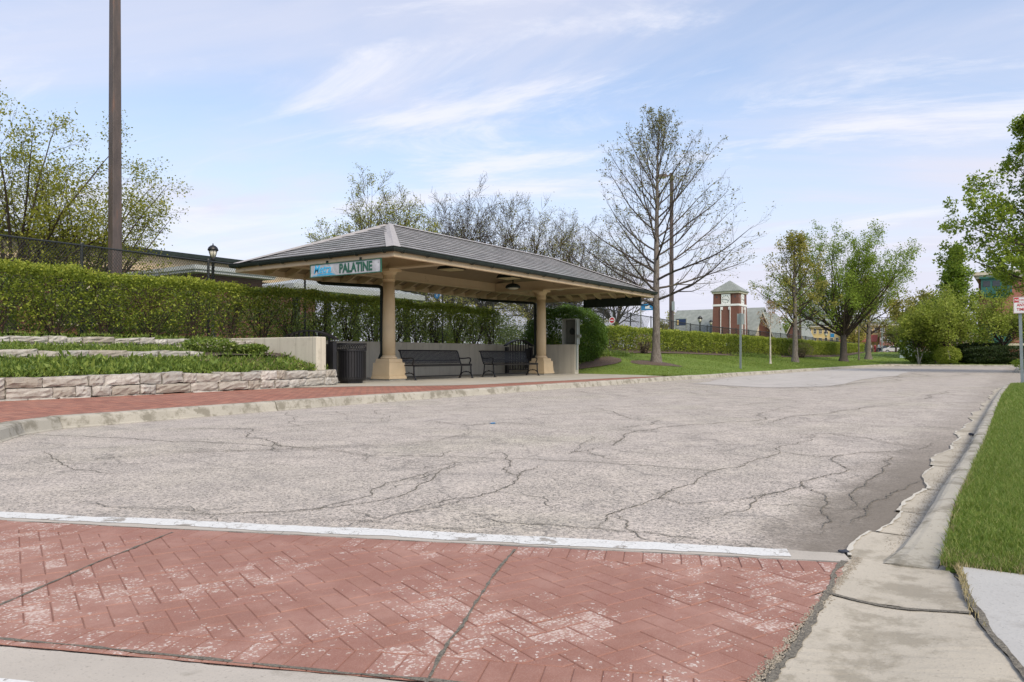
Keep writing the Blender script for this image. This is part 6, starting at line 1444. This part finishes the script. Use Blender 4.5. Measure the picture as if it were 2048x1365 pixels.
def hip(mb, x0, x1, y0, y1, ze, zr, r, mi=0, th=0.22):
    V = [(x0, y0, ze), (x1, y0, ze), (x1, y1, ze), (x0, y1, ze)]
    if (x1 - x0) > (y1 - y0): R_ = [(x0 + r, (y0 + y1) / 2, zr), (x1 - r, (y0 + y1) / 2, zr)]; top = [(0, 1, 5, 4), (1, 2, 5), (2, 3, 4, 5), (3, 0, 4)]
    else: R_ = [((x0 + x1) / 2, y0 + r, zr), ((x0 + x1) / 2, y1 - r, zr)]; top = [(0, 1, 4), (1, 2, 5, 4), (2, 3, 5), (3, 0, 4, 5)]
    V += R_; V += [(p[0], p[1], ze - th) for p in V[:4]]
    mb.add(V, top + [(0, 6, 7, 1), (1, 7, 8, 2), (2, 8, 9, 3), (3, 9, 6, 0), (9, 8, 7, 6)], mi)
def window(par, x, y0, y1, z0, z1, mf, face='x', mg=None, mull=True):     # window on a wall facing -x (face 'x') or -y (face 'y')
    def bx(mb, a0, a1, b0, b1, d0, d1):
        if face == 'x': mb.box(x - d1, a0, b0, x - d0, a1, b1)
        else: mb.box(a0, x - d1, b0, a1, x - d0, b1)
    w_ = 0.10; mb = MB(); bx(mb, y0, y1, z0 - w_, z0, 0.0, 0.10); bx(mb, y0, y1, z1, z1 + w_ * 1.6, 0.0, 0.08); bx(mb, y0 - w_, y0 - 0.001, z0, z1, 0.0, 0.07); bx(mb, y1 + 0.001, y1 + w_, z0, z1, 0.0, 0.07)
    if mull: bx(mb, (y0 + y1) / 2 - 0.03, (y0 + y1) / 2 + 0.03, z0 + 0.001, z1 - 0.001, 0.035, 0.06); bx(mb, y0 + 0.001, y1 - 0.001, (z0 + z1) / 2 - 0.03, (z0 + z1) / 2 + 0.03, 0.036, 0.058)
    f = mb.build('window', mf, par); mb = MB(); bx(mb, y0, y1, z0, z1, 0.004, 0.03); mb.build('pane', MT['glass'], f); return f
# long brick building at the left
bx0, bx1, bt = -30.0, 30.5, 35.0
r = empty('station_building', ((bx0 + bx1) / 2, 41, 1.33), 'long low brick building with a cream frieze and dark eaves behind the left fence', 'building')
mb = MB(); mb.box(bx0, bt, 1.2, bx1, bt + 12, 5.01); mb.build('wall', MT['brick_dark'], r)
mb = MB(); mb.box(bx0 - 0.06, bt - 0.06, 5.02, bx1 + 0.06, bt + 12.1, 5.72); mb.box(bx0 - 0.12, bt - 0.12, 4.96, bx1 + 0.12, bt + 12.1, 5.06); mb.build('frieze', MT['beige'], r)
mb = MB(); mb.box(bx0 - 0.5, bt - 0.5, 5.78, bx1 + 0.5, bt + 13, 6.0); mb.box(bx0 - 0.3, bt - 0.3, 5.723, bx1 + 0.3, bt + 12.5, 5.779); mb.build('roof', MT['green_metal'], r, bevel=0.03)
for k in range(9): window(r, bt, -8 + 4 * k, -6.4 + 4 * k, 2.3, 3.9, MT['cream'], 'y')
# platform canopy with pale metal roof
c0, c1_ = at(390, 27), at(551, 27)
r = empty('platform_canopy', (c0, 27, 1.33), 'flat platform canopy with a pale metal edge on brick piers, nearest behind the fence', 'canopy')
zt0, zb0 = zat(c0, 27, 529), zat(c0, 27, 543.5)
mb = MB(); mb.box(c0, 27, zb0, c1_, 36, zt0); mb.box(c0 - 0.05, 26.95, (zt0 + zb0) / 2 - 0.03, c1_ + 0.05, 36.05, (zt0 + zb0) / 2 + 0.03); mb.build('roof', MT['whitemetal'], r)
mb = MB(); mb.box(c0 + 0.5, 27.5, 1.3, c1_ - 0.3, 34, zb0 - 0.003); mb.build('wall', MT['brick_dark'], r)
c0, c1_ = at(588, 27), at(850, 27)
r = empty('platform_canopy', (c0, 27, 1.33), 'low hipped platform canopy with a grey metal roof seen under the shelter eave', 'canopy')
zt0 = zat(c0, 27, 566); mb = MB(); hip(mb, c0, c1_, 27, 31, zt0, zt0 + 0.55, 2.5, th=0.25)
for k in range(int((c1_ - c0) / 0.4)):
    x = c0 + 0.2 + k * 0.4; e = min(1, (x - c0) / 2.5, (c1_ - x) / 2.5); mb.bar((x, 27, zt0 + 0.012), (x, 27 + 2.0 * e, zt0 + 0.012 + 0.55 * e), 0.035, 0.04)
mb.build('roof', MT['whitemetal'], r)
for k in range(5):
    x = c0 + 0.6 + (c1_ - c0 - 1.4) * k / 4; mb = MB(); mb.box(x, 27.6, 1.3, x + 0.25, 27.85, zt0 - 0.251); mb.build('pier', MT['blackwire'], r)
# clock tower: near corner where the two visible faces meet
TX, TY, TW = 128.0, at(1480, 40) * 0 + 40.2, 4.4
r = empty('clock_tower', (TX + TW / 2, TY + TW / 2, 1.3), 'square brick clock tower with white trim and pyramid roof beyond the hedge', 'clock tower')
ze = zat(TX, TY, 586)
mb = MB(); mb.frus(TX + TW / 2, TY + TW / 2, 1.0, zat(TX, TY, 612), TW / 2 + 0.28, TW / 2 + 0.05); mb.box(TX + 0.1, TY + 0.1, zat(TX, TY, 612), TX + TW - 0.1, TY + TW - 0.1, ze)
for cx_, cy_ in ((TX, TY), (TX + TW, TY), (TX, TY + TW), (TX + TW, TY + TW)): mb.frus(cx_ + (0.55 if cx_ == TX else -0.55), cy_ + (0.55 if cy_ == TY else -0.55), 1.0, ze - 0.05, 0.72, 0.57)
mb.build('brick_shaft', MT['brick_dark'], r)
mb = MB(); zb_ = zat(TX, TY, 609); mb.box(TX - 0.12, TY - 0.12, zb_ - 0.22, TX + TW + 0.12, TY + TW + 0.12, zb_ + 0.12); mb.build('stone_band', MT['white'], r)
mb = MB(); mb.box(TX - 0.22, TY - 0.22, ze - 0.02, TX + TW + 0.22, TY + TW + 0.22, ze + 0.28); mb.build('cornice', MT['cream'], r)
mb = MB(); hip(mb, TX - 0.42, TX + TW + 0.42, TY - 0.42, TY + TW + 0.42, ze + 0.42, zat(TX + 2, TY + 2, 561), (TW + 0.84) / 2 - 0.001, th=0.13)
for k in range(14):
    e = (k + 0.5) / 14; y = TY - 0.42 + (TW + 0.84) * e; h_ = min(e, 1 - e) * 2; dzr = zat(TX + 2, TY + 2, 561) - ze - 0.42
    mb.bar((TX - 0.42, y, ze + 0.44), (TX - 0.42 + (TW + 0.84) / 2 * h_, y, ze + 0.44 + dzr * h_), 0.05, 0.06)
mb.build('roof', MT['roofgreen'], r)
cz0, cz1 = zat(TX, TY, 608.0), zat(TX, TY, 587.5); hw = 0.78
def tower_face(face):
    def bx(mb, a0, a1, b0, b1, d0, d1):
        c0 = TY if face == 'x' else TX; xx = (TX if face == 'x' else TY)
        if face == 'x': mb.box(xx - d1, c0 + a0, b0, xx - d0, c0 + a1, b1)
        else: mb.box(c0 + a0, xx - d1, b0, c0 + a1, xx - d0, b1)
    m_ = TW / 2; mb = MB(); bx(mb, m_ - hw, m_ + hw, cz0, cz1, -0.12, 0.06); cf = mb.build('clock_face', MT['clockface'], r)
    mb = MB()
    for i in range(12):
        a = 6.2832 * i / 12; rr_ = 0.62; aa, bb = m_ + rr_ * math.sin(a), (cz0 + cz1) / 2 + rr_ * math.cos(a); bx(mb, aa - 0.045, aa + 0.045, bb - 0.09, bb + 0.09, 0.062, 0.075)
    mb.build('hour_marks', MT['black'], cf)
    mb = MB(); cc_ = (cz0 + cz1) / 2; xx = (TX if face == 'x' else TY) - 0.085
    f3 = (lambda a, z_: (xx, TY + a, z_)) if face == 'x' else (lambda a, z_: (TX + a, xx, z_))
    sg = 1 if face == 'x' else -1
    mb.bar(f3(m_, cc_), f3(m_ + sg * 0.60, cc_ + 0.05), 0.02, 0.075, up=(1, 0, 0) if face == 'x' else (0, 1, 0)); mb.bar(f3(m_, cc_ + 0.03), f3(m_ - sg * 0.52, cc_ - 0.22), 0.02, 0.09, up=(1, 0, 0) if face == 'x' else (0, 1, 0)); mb.build('clock_hands', MT['black'], cf)
    for a in (0.60, TW - 0.60):
        mb = MB(); bx(mb, a - 0.12, a + 0.12, cz0 + 0.45, cz1 - 0.35, 0.0, 0.03); mb.build('slit_window', MT['glass'], r)
    mb = MB()
    for a in (m_ - 0.86, m_ + 0.78): bx(mb, a, a + 0.08, 2.2, cz0 - 0.45, 0.05, 0.32)
    bx(mb, m_ - 0.78, m_ - 0.50, cz0 - 0.95, cz0 - 0.45, -0.1, 0.22); bx(mb, m_ + 0.50, m_ + 0.78, cz0 - 0.95, cz0 - 0.45, -0.1, 0.22); bx(mb, 0.4, TW - 0.4, 2.75, 3.15, 0.0, 0.34)
    mb.build('white_trim', MT['white'], r)
tower_face('x'); tower_face('y')
# station hall behind the tower
r = empty('station_hall', (140, 46, 1.3), 'low brick hall with a large grey green roof on both sides of the clock tower', 'building')
ys0 = 132.6 * (DX - (1512 - 1024) / F * DY) / (DY + (1512 - 1024) / F * DX); ys1 = 138 * (DX - (1353 - 1024) / F * DY) / (DY + (1353 - 1024) / F * DX)
mb = MB(); mb.box(133.4, ys0 + 0.5, 1.0, 143, ys1 - 0.5, 5.2); mb.build('wall', MT['brick_dark'], r)
zr = zat(138, 48, 620.5); mb = MB(); gable(mb, 133.0, 143.4, ys0, ys1, 4.5, zr, 'y', ov=0.8); mb.build('roof', MT['roofgreen'], r)
mb = MB(); 
for yy in (ys1 - 0.45, ys0 + 0.45): mb.add([(133.3, yy, 4.5), (143.1, yy, 4.5), (138.2, yy, zr - 0.3)], [(0, 1, 2)])
mb.build('gable_end', MT['cream'], r)
for k in range(6): window(r, 133.4, ys0 + 3 + k * 2.3, ys0 + 4.3 + k * 2.3, 2.2, 3.8, MT['cream'])
for i, (u, vv, w_) in enumerate(((1527, 626, 4.2), (1588, 640, 4.4))):       # two cross gabled wings
    s = 136 if i == 0 else 152; k = (u - 1024) / F; t = s * (DX - k * DY) / (DY + k * DX); zt_ = zat(s, t, vv)
    r = empty('gabled_wing', (s, t, 1.3), ['brick wing with a steep gable and green window right of the clock tower', 'smaller brick gable farther right, half behind the slim olive tree'][i], 'building')
    mb = MB(); mb.box(s, t - w_ / 2 + 0.3, 1.0, s + 8, t + w_ / 2 - 0.3, 3.2); mb.add([(s, t - w_ / 2 + 0.3, 3.201), (s, t + w_ / 2 - 0.3, 3.201), (s, t, zt_ - 0.35)], [(0, 1, 2)]); mb.build('wall', MT['brick_dark'], r)
    mb = MB(); ym = t
    A = [(s - 0.35, t - w_ / 2 - 0.4, 2.6), (s + 9, t - w_ / 2 - 0.4, 2.6), (s + 9, ym, zt_), (s - 0.35, ym, zt_), (s + 9, t + w_ / 2 + 6.5, 2.6), (s - 0.35, t + w_ / 2 + 6.5 * 0 + 0.4, 2.6)]
    A[4] = (s + 9, t + w_ / 2 + 0.4, 2.6); mb.add(A + [(p[0], p[1], p[2] + 0.2) for p in A], [(0, 1, 2, 3), (3, 2, 4, 5), (6, 9, 8, 7), (9, 11, 10, 8), (0, 3, 9, 6), (3, 5, 11, 9)]); mb.build('roof', MT['roofgreen'], r)
    for sg in (-1, 1):
        mb = MB(); mb.bar((s - 0.37, t + sg * (w_ / 2 + 0.35), 2.65), (s - 0.37, t, zt_ + 0.08), 0.08, 0.22, up=(1, 0, 0)); mb.build('barge_board', MT['cream'], r)
    mb = MB(); mb.box(s - 0.05, t - 0.55, 2.0, s - 0.01, t + 0.55, 3.9); mb.build('window', MT['teal'], r)
# block of flats: yellow wing and red brick wing far down the street
def face_x(u, s): k = (u - 1024) / F; return s * (DX - k * DY) / (DY + k * DX)
S1 = 190.0
def block(name, lab, u0, u1, s, vtop, mw, mf, cols, rows, z0=1.4, depth=14, roof=None, aw=False):
    ya, yb = face_x(u1, s), face_x(u0, s); zt_ = zat(s, (ya + yb) / 2, vtop)
    r = empty(name, (s, (ya + yb) / 2, z0), lab, 'building')
    mb = MB(); mb.box(s, ya, z0 - 1, s + depth, yb, zt_); mb.build('wall', mw, r)
    mb = MB(); mb.box(s - 0.4, ya - 0.3, zt_, s + depth, yb + 0.3, zt_ + 0.5); mb.build('cornice', MT['cream'], r)
    if roof:
        mb = MB(); hip(mb, s - 0.6, s + depth, ya - 0.5, yb + 0.5, zt_ + 0.75, zat(s + depth / 2, (ya + yb) / 2, roof), min(depth, yb - ya) * 0.45, th=0.24); mb.build('roof', MT['roofgreen'], r)
    dy = (yb - ya) / cols; dz_ = (zt_ - z0) / rows
    for c in range(cols):
        for q in range(rows):
            window(r, s, ya + dy * (c + 0.28), ya + dy * (c + 0.72), z0 + dz_ * (q + 0.3), z0 + dz_ * (q + 0.78), mf)
    return r, ya, yb, zt_
block('apartment_block', 'yellow apartment block with grey green roof behind the slim olive tree', 1582, 1680, S1, 655, MT['yellowwall'], MT['cream'], 9, 3, roof=606)
r, ya, yb, zt_ = block('apartment_block', 'yellow corner building with a red awning right of the big green tree trunk', 1684, 1757, S1 - 8, 652, MT['yellowwall'], MT['cream'], 7, 3, roof=628)
mb = MB(); mb.add([(S1 - 10.5, ya, 4.2), (S1 - 10.5, ya + 7.5, 4.2), (S1 - 8.05, ya + 7.5, 5.6), (S1 - 8.05, ya, 5.6), (S1 - 10.5, ya, 4.0), (S1 - 10.5, ya + 7.5, 4.0)], [(0, 1, 2, 3), (0, 4, 5, 1)]); mb.build('awning', MT['awning'], r)
r, ya, yb, zt_ = block('apartment_block', 'red brick apartment block with pale windows at the far end of the street', 1759, 1822, S1 - 14, 652, MT['brick_mid'], MT['white'], 5, 3, roof=632)
block('distant_block', 'grey brown building far behind the birch clump', 1824, 1960, 230, 676, MT['brick_mid'], MT['cream'], 12, 2)
# brick building on the right with teal bays
S2 = 93.0; ya, yb = -36.0, face_x(1957, S2); z0 = 0.75; ztp = zat(S2, yb, 552)
r = empty('brick_building', (S2, yb - 8, z0), 'pink red brick building with teal bay windows at the right edge', 'building')
mb = MB(); mb.box(S2, ya, 0, S2 + 22, yb, ztp); mb.build('wall', MT['brick_pink'], r)
mb = MB(); mb.box(S2 - 0.45, ya - 0.45, ztp, S2 + 22.4, yb + 0.45, ztp + 0.35); mb.box(S2 - 0.25, ya - 0.25, ztp - 0.35, S2 + 22.2, yb + 0.25, ztp - 0.001); mb.build('cornice', MT['cream'], r)
mb = MB(); 
for z_ in (z0 + 0.9, z0 + 1.45, z0 + 2.0): mb.box(S2 - 0.02, ya, z_, S2, yb, z_ + 0.08)
mb.build('dark_courses', MT['brick_dark'], r)
zf = zat(S2, yb, 692)
mb = MB(); mb.box(S2 - 0.08, ya, zf, S2, yb + 0.08, zf + 0.22); mb.build('stone_band', MT['cream'], r)
for ci, yc_ in enumerate((yb - 1.6, yb - 8.6, yb - 15.6)):
    for (v0, v1) in ((560, 590), (651, 684)):
        za, zb = zat(S2, yb, v1), zat(S2, yb, v0); zb = min(zb, za + 2.6)
        mb = MB(); mb.box(S2 - 0.85, yc_ - 1.35, za, S2, yc_ + 1.35, zb); mb.box(S2 - 1.0, yc_ - 1.5, zb, S2, yc_ + 1.5, zb + 0.18); mb.frus(S2 - 0.4, yc_, za - 0.45, za - 0.001, 0.2, 0.42, 0.9, 1.3); bay = mb.build('bay_window', MT['teal'], r)
        for q in (-0.85, 0.0, 0.85):
            mb = MB(); mb.box(S2 - 0.875, yc_ + q - 0.32, za + 0.75, S2 - 0.86, yc_ + q + 0.32, zb - 0.25); mb.build('pane', MT['glass'], bay)
for k in range(11):
    y = yb - 1.2 - 2.6 * k
    if y < ya + 1: break
    window(r, S2, y - 0.9, y, z0 + 0.9, z0 + 2.6, MT['brick_pink'] if k % 3 else MT['cream'], mull=False)
# transformer box
s, t = 92.0, face_x(1812, 92.0); zt_ = zat(s, t, 679)
r = empty('utility_box', (s, t, hl(s, t)), 'tall pale blue utility cabinet left of the birch clump', 'utility cabinet')
mb = MB(); mb.box(s, t - 0.62, hl(s, t) - 0.1, s + 1.2, t + 0.62, zt_); mb.build('body', MT['paleblue'], r, bevel=0.04)
mb = MB(); mb.box(s - 0.02, t - 0.55, hl(s, t) + 0.2, s - 0.003, t - 0.02, zt_ - 0.12); mb.box(s - 0.02, t + 0.02, hl(s, t) + 0.2, s - 0.003, t + 0.55, zt_ - 0.12); mb.build('door', MT['paleblue'], r)
mb = MB(); mb.box(s - 0.04, t - 0.06, hl(s, t) + 0.7, s - 0.021, t - 0.03, hl(s, t) + 0.85); mb.build('handle', MT['black'], r)
# far street pavement and parked cars, people
b = MB(); b.quad((150, 20, 1.41), (178, 8, 1.41), (178, 75, 1.41), (150, 75, 1.41)); tag(b.build('far_street', MT['band']), kind='structure')
def car(u, s, mp, lab, dirx=(0, -1)):
    t = face_x(u, s); z0 = 1.415
    r = empty('parked_car', (s, t, z0), lab, 'car', 'cars parked along the far street')
    prof = [(-2.2, 0.35), (-2.2, 0.75), (-1.9, 0.92), (-1.2, 1.0), (-0.6, 1.42), (0.7, 1.45), (1.5, 1.0), (2.15, 0.9), (2.25, 0.6), (2.2, 0.35)]
    n = len(prof); V = []
    for w_, ins in ((-0.86, 1), (0.86, 1)):
        for a, z_ in prof: V.append((s + (w_ * (0.84 if z_ > 1.1 else 1)), t + a, z0 + z_ * 1.0))
    mb = MB(); mb.add(V, [tuple(range(n)), tuple(range(n, 2 * n))[::-1]] + [(i, n + i, n + (i + 1) % n, (i + 1) % n) for i in range(n)]); bd = mb.build('body', mp, r, bevel=0.05)
    for a0, a1, b0, b1 in ((-0.95, -0.05, -0.6, -0.05), (0.05, 1.15, 0.05, 0.68)):
        mb = MB(); mb.add([(s - 0.875, t + a0, z0 + 1.0), (s - 0.875, t + a1, z0 + 1.0), (s - 0.745, t + b1, z0 + 1.38), (s - 0.745, t + b0, z0 + 1.38)], [(0, 1, 2, 3)]); mb.build('window', MT['glass'], bd)
    for a in (-1.4, 1.4):
        for sx in (-0.87, 0.66):
            V = []; 
            for xx in (sx, sx + 0.21):
                for i in range(16): q = 6.2832 * i / 16; V.append((s + xx, t + a + 0.33 * math.cos(q), z0 + 0.33 + 0.33 * math.sin(q)))
            mb = MB(); mb.add(V, [tuple(range(16)), tuple(range(16, 32))[::-1]] + [(i, 16 + i, 16 + (i + 1) % 16, (i + 1) % 16) for i in range(16)]); wh = mb.build('wheel', MT['tyre'], r)
            V2 = [(s + sx - 0.012, t + a + 0.2 * math.cos(6.2832 * i / 12), z0 + 0.33 + 0.2 * math.sin(6.2832 * i / 12)) for i in range(12)]; mb = MB(); mb.add(V2, [tuple(range(12))]); mb.build('rim', MT['car_silver'], wh)
car(1777, 158, MT['car_dark'], 'black car parked leftmost on the far street'); car(1793, 156, MT['car_white'], 'white car parked in the middle of the far street'); car(1806, 157, MT['car_silver'], 'silver car parked rightmost on the far street')
def person(u, s, mt, ml, lab, h=1.72, turn=0.0):
    t = face_x(u, s); z0 = hl(s, t) + 0.02 if s < 150 else 1.415; k = h / 1.72
    r = empty('person', (s, t, z0), lab, 'person')
    def chain(pts, rad, nm, mat):
        bm = bmesh.new(); 
        vs_ = [bm.verts.new((p[0] * k, p[1] * k, p[2] * k)) for p in pts[0]]
        for a, c in pts[1]: bm.edges.new((vs_[a], vs_[c]))
        me = bpy.data.meshes.new(nm); bm.to_mesh(me); bm.free(); o = bpy.data.objects.new(nm, me); COL.objects.link(o); o.parent = r
        md = o.modifiers.new('skin', 'SKIN'); me.skin_vertices if me.skin_vertices else None
        if not me.skin_vertices: me.attributes and None
        for i, sv in enumerate(me.skin_vertices[0].data if me.skin_vertices else []): sv.radius = (rad[i] * k, rad[i] * k); sv.use_root = (i == 0)
        o.modifiers.new('sub', 'SUBSURF').levels = 1; me.materials.append(mat); return o
    V = [(0, 0, 0.95), (0, 0, 1.15), (0, 0, 1.38), (0, 0, 1.50), (0, 0, 1.60), (0, 0, 1.70), (0, 0.20, 1.38), (0.02, 0.26, 1.12), (-0.06, 0.25, 0.88), (0, -0.20, 1.38), (0.02, -0.26, 1.12), (-0.08, -0.24, 0.90),
         (0, 0.10, 0.88), (-0.06, 0.11, 0.50), (0.04, 0.11, 0.08), (0, -0.10, 0.88), (0.08, -0.11, 0.50), (0.16, -0.11, 0.09), (-0.10, 0.11, 0.04), (0.03, -0.11, 0.04)]
    E_ = [(0, 1), (1, 2), (2, 3), (3, 4), (4, 5), (2, 6), (6, 7), (7, 8), (2, 9), (9, 10), (10, 11), (0, 12), (12, 13), (13, 14), (0, 15), (15, 16), (16, 17), (14, 18), (17, 19)]
    Rd = [0.15, 0.13, 0.15, 0.055, 0.10, 0.08, 0.06, 0.045, 0.035, 0.06, 0.045, 0.035, 0.09, 0.06, 0.045, 0.09, 0.06, 0.045, 0.035, 0.035]
    body = chain((V, E_), Rd, 'body', MT['skin'])
    mb = MB(); mb.lathe(s, t, [(0.19 * k, z0 + 0.92 * k), (0.175 * k, z0 + 1.12 * k), (0.21 * k, z0 + 1.36 * k), (0.12 * k, z0 + 1.46 * k), (0.07 * k, z0 + 1.48 * k)], 14); mb.build('shirt', mt, r, smooth=True)
    mb = MB()
    for sy in (0.10, -0.10): mb.lathe(s, t + sy * k, [(0.075 * k, z0 + 0.10 * k), (0.085 * k, z0 + 0.5 * k), (0.115 * k, z0 + 0.93 * k)], 12)
    mb.build('trousers', ml, r, smooth=True)
    mb = MB(); mb.lathe(s, t, [(0.105 * k, z0 + 1.62 * k), (0.115 * k, z0 + 1.68 * k), (0.09 * k, z0 + 1.77 * k), (0.02 * k, z0 + 1.80 * k)], 12); mb.build('hair', MT['cloth_dark'], r, smooth=True)
person(1742, 152, MT['cloth_white'], MT['cloth_dark'], 'person in a white top standing leftmost of the three on the far street')
person(1750, 153, MT['cloth_red'], MT['cloth_red'], 'person in dark red standing between two others on the far street')
person(1758, 152, MT['cloth_white'], MT['cloth_dark'], 'person in a white top nearest the parked black car', 1.8)
for i, (u, s, zt_) in enumerate(((1764, 118, 12), (1826, 80, 0))):
    if i: break
    t = face_x(u, s); r = empty('sign_pole', (s, t, hl(s, t)), 'slim dark pole on the grass before the far street', 'pole'); mb = MB(); mb.lathe(s, t, [(0.16, hl(s, t) - 0.05), (0.16, hl(s, t) + 0.08), (0.07, hl(s, t) + 0.1), (0.06, hl(s, t) + 4.2)], 10); mb.build('post', MT['galv'], r)
    mb = MB(); mb.box(s - 0.4, t - 0.5, hl(s, t) - 0.02, s + 0.4, t + 0.5, hl(s, t) + 0.10); mb.build('base_block', MT['slab'], r)

# ------------------------------------------------------------------ distant tree line
def treeline(name, lab, pts, n, size, seed, leaf):
    R = np.random.default_rng(seed); A = []
    for (x, y, z0, h, w_) in pts:
        m = n; d = norm(R.normal(size=(m, 3))); rad = R.uniform(0.3, 1, m) ** 0.35 * (1 + 0.14 * np.sin(d[:, 0] * 7 + x) + 0.12 * np.sin(d[:, 2] * 9 + y))
        A.append(d * rad[:, None] * np.array([w_, w_, h * 0.5]) + np.array([x, y, z0 + h * 0.48]))
    P = np.concatenate(A); V, Fq = leafquads(P, size, 0.3, r=R); return tag(npmesh(name, V, Fq, LF[leaf]), lab, 'trees', kind='stuff')
R_ = np.random.default_rng(5)
treeline('distant_woods', 'distant trees beyond the streets and buildings', [(float(s), float(t), 1.0, float(h), float(w_)) for s, t, h, w_ in zip(R_.uniform(215, 330, 80), np.linspace(-150, 190, 80), R_.uniform(7, 11, 80), R_.uniform(6, 9, 80))], 420, 0.8, 6, 'olive')
for i, (u, vt, s, w_, lf, lab) in enumerate(((1335, 622, 148, 3.4, 'olive', 'rounded olive tree beside the left gable of the station hall'), (1565, 626, 170, 5.5, 'green', 'green tree behind the gabled wings'), (1708, 640, 160, 3.2, 'olive', 'yellow green tree before the yellow corner building'), (1792, 655, 150, 4.2, 'bud', 'brown twiggy tree in front of the red brick apartment block'))):
    t = face_x(u, s); H_ = zat(s, t, vt) - 1.4
    tree('background_tree', lab, s, t, 1.4, H_ * 0.95, 'vase', 16, w_, lf, 0.30, 3500, 200 + i, 'twig', tr=0.2, trunkf=0.25, elev=(25, 82), c2=8, c3=4, jit=0.3, twr=0.012, group='trees around the far buildings')

# ------------------------------------------------------------------ small things on the ground
def crumple(name, lab, cat, x, y, z0, r_, mat, seed, flat=0.5):
    random.seed(seed); bm = bmesh.new(); bmesh.ops.create_icosphere(bm, subdivisions=2, radius=1)
    for v in bm.verts: k = random.uniform(0.6, 1.15); v.co = Vector((v.co.x * k * r_, v.co.y * k * r_ * 0.8, v.co.z * k * r_ * flat))
    me = bpy.data.meshes.new(name); bm.to_mesh(me); bm.free(); me.materials.append(mat); o = bpy.data.objects.new(name, me); COL.objects.link(o); o.location = (x, y, z0 + r_ * flat * 0.8); return tag(o, lab, cat)
s, t = g(1943, 873); crumple('litter', 'crumpled dark scrap lying in the right gutter', 'litter', s, t, 0.008, 0.035, MT['cloth_dark'], 3)
s, t = g(985, 848); crumple('litter', 'small flat blue scrap on the road in front of the shelter', 'litter', s, t, 0.002, 0.05, MT['blue'], 4, 0.15)
s, t = g(1688, 1108); crumple('litter', 'flat dark scrap in the dirt beside the white line', 'litter', s, t, 0.006, 0.03, MT['cloth_dark'], 5, 0.2)
s, t = 73.7, face_x(1785, 73.7)
r = empty('storm_drain', (s, t, 0.0), 'dark iron storm drain inlet in the far kerb', 'drain')
mb = MB(); mb.box(s - 0.5, t - 0.55, 0.0, s - 0.02, t + 0.55, 0.03); mb.build('grate', MT['black'], r); mb = MB(); mb.box(s - 0.03, t - 0.6, 0.02, s + 0.28, t + 0.6, 0.19); mb.build('hood', MT['crack'], r, bevel=0.02)
# loose grit in the gutter and along the joints
R_ = np.random.default_rng(17); n = 4200
xs_ = np.concatenate([R_.uniform(3.5, 10, 1500) , R_.uniform(0.8, 3.4, n - 1500)])
ys_ = np.concatenate([0.42 + np.abs(R_.normal(0, 0.05, 1500)), 0.566 + R_.normal(0, 0.011, n - 1500)])
sz = R_.uniform(0.0015, 0.005, n); V = []; 
base = np.array([(1, 0, 0), (-0.5, 0.87, 0), (-0.5, -0.87, 0), (0.1, 0, 0.9)]); P = np.stack([xs_, ys_, np.full(n, 0.0105)], 1)
V = (P[:, None] + base[None] * sz[:, None, None]).reshape(-1, 3); k = np.arange(n)[:, None] * 4; Fq = np.concatenate([k + np.array([[0, 1, 3]]), k + np.array([[1, 2, 3]]), k + np.array([[2, 0, 3]])])
tag(npmesh('gutter_grit', V, Fq, simple('mixed_grit', (0.30, 0.265, 0.21), 0.9, 0.7, 300.0)), 'loose grit along the gutter', 'grit', kind='stuff')
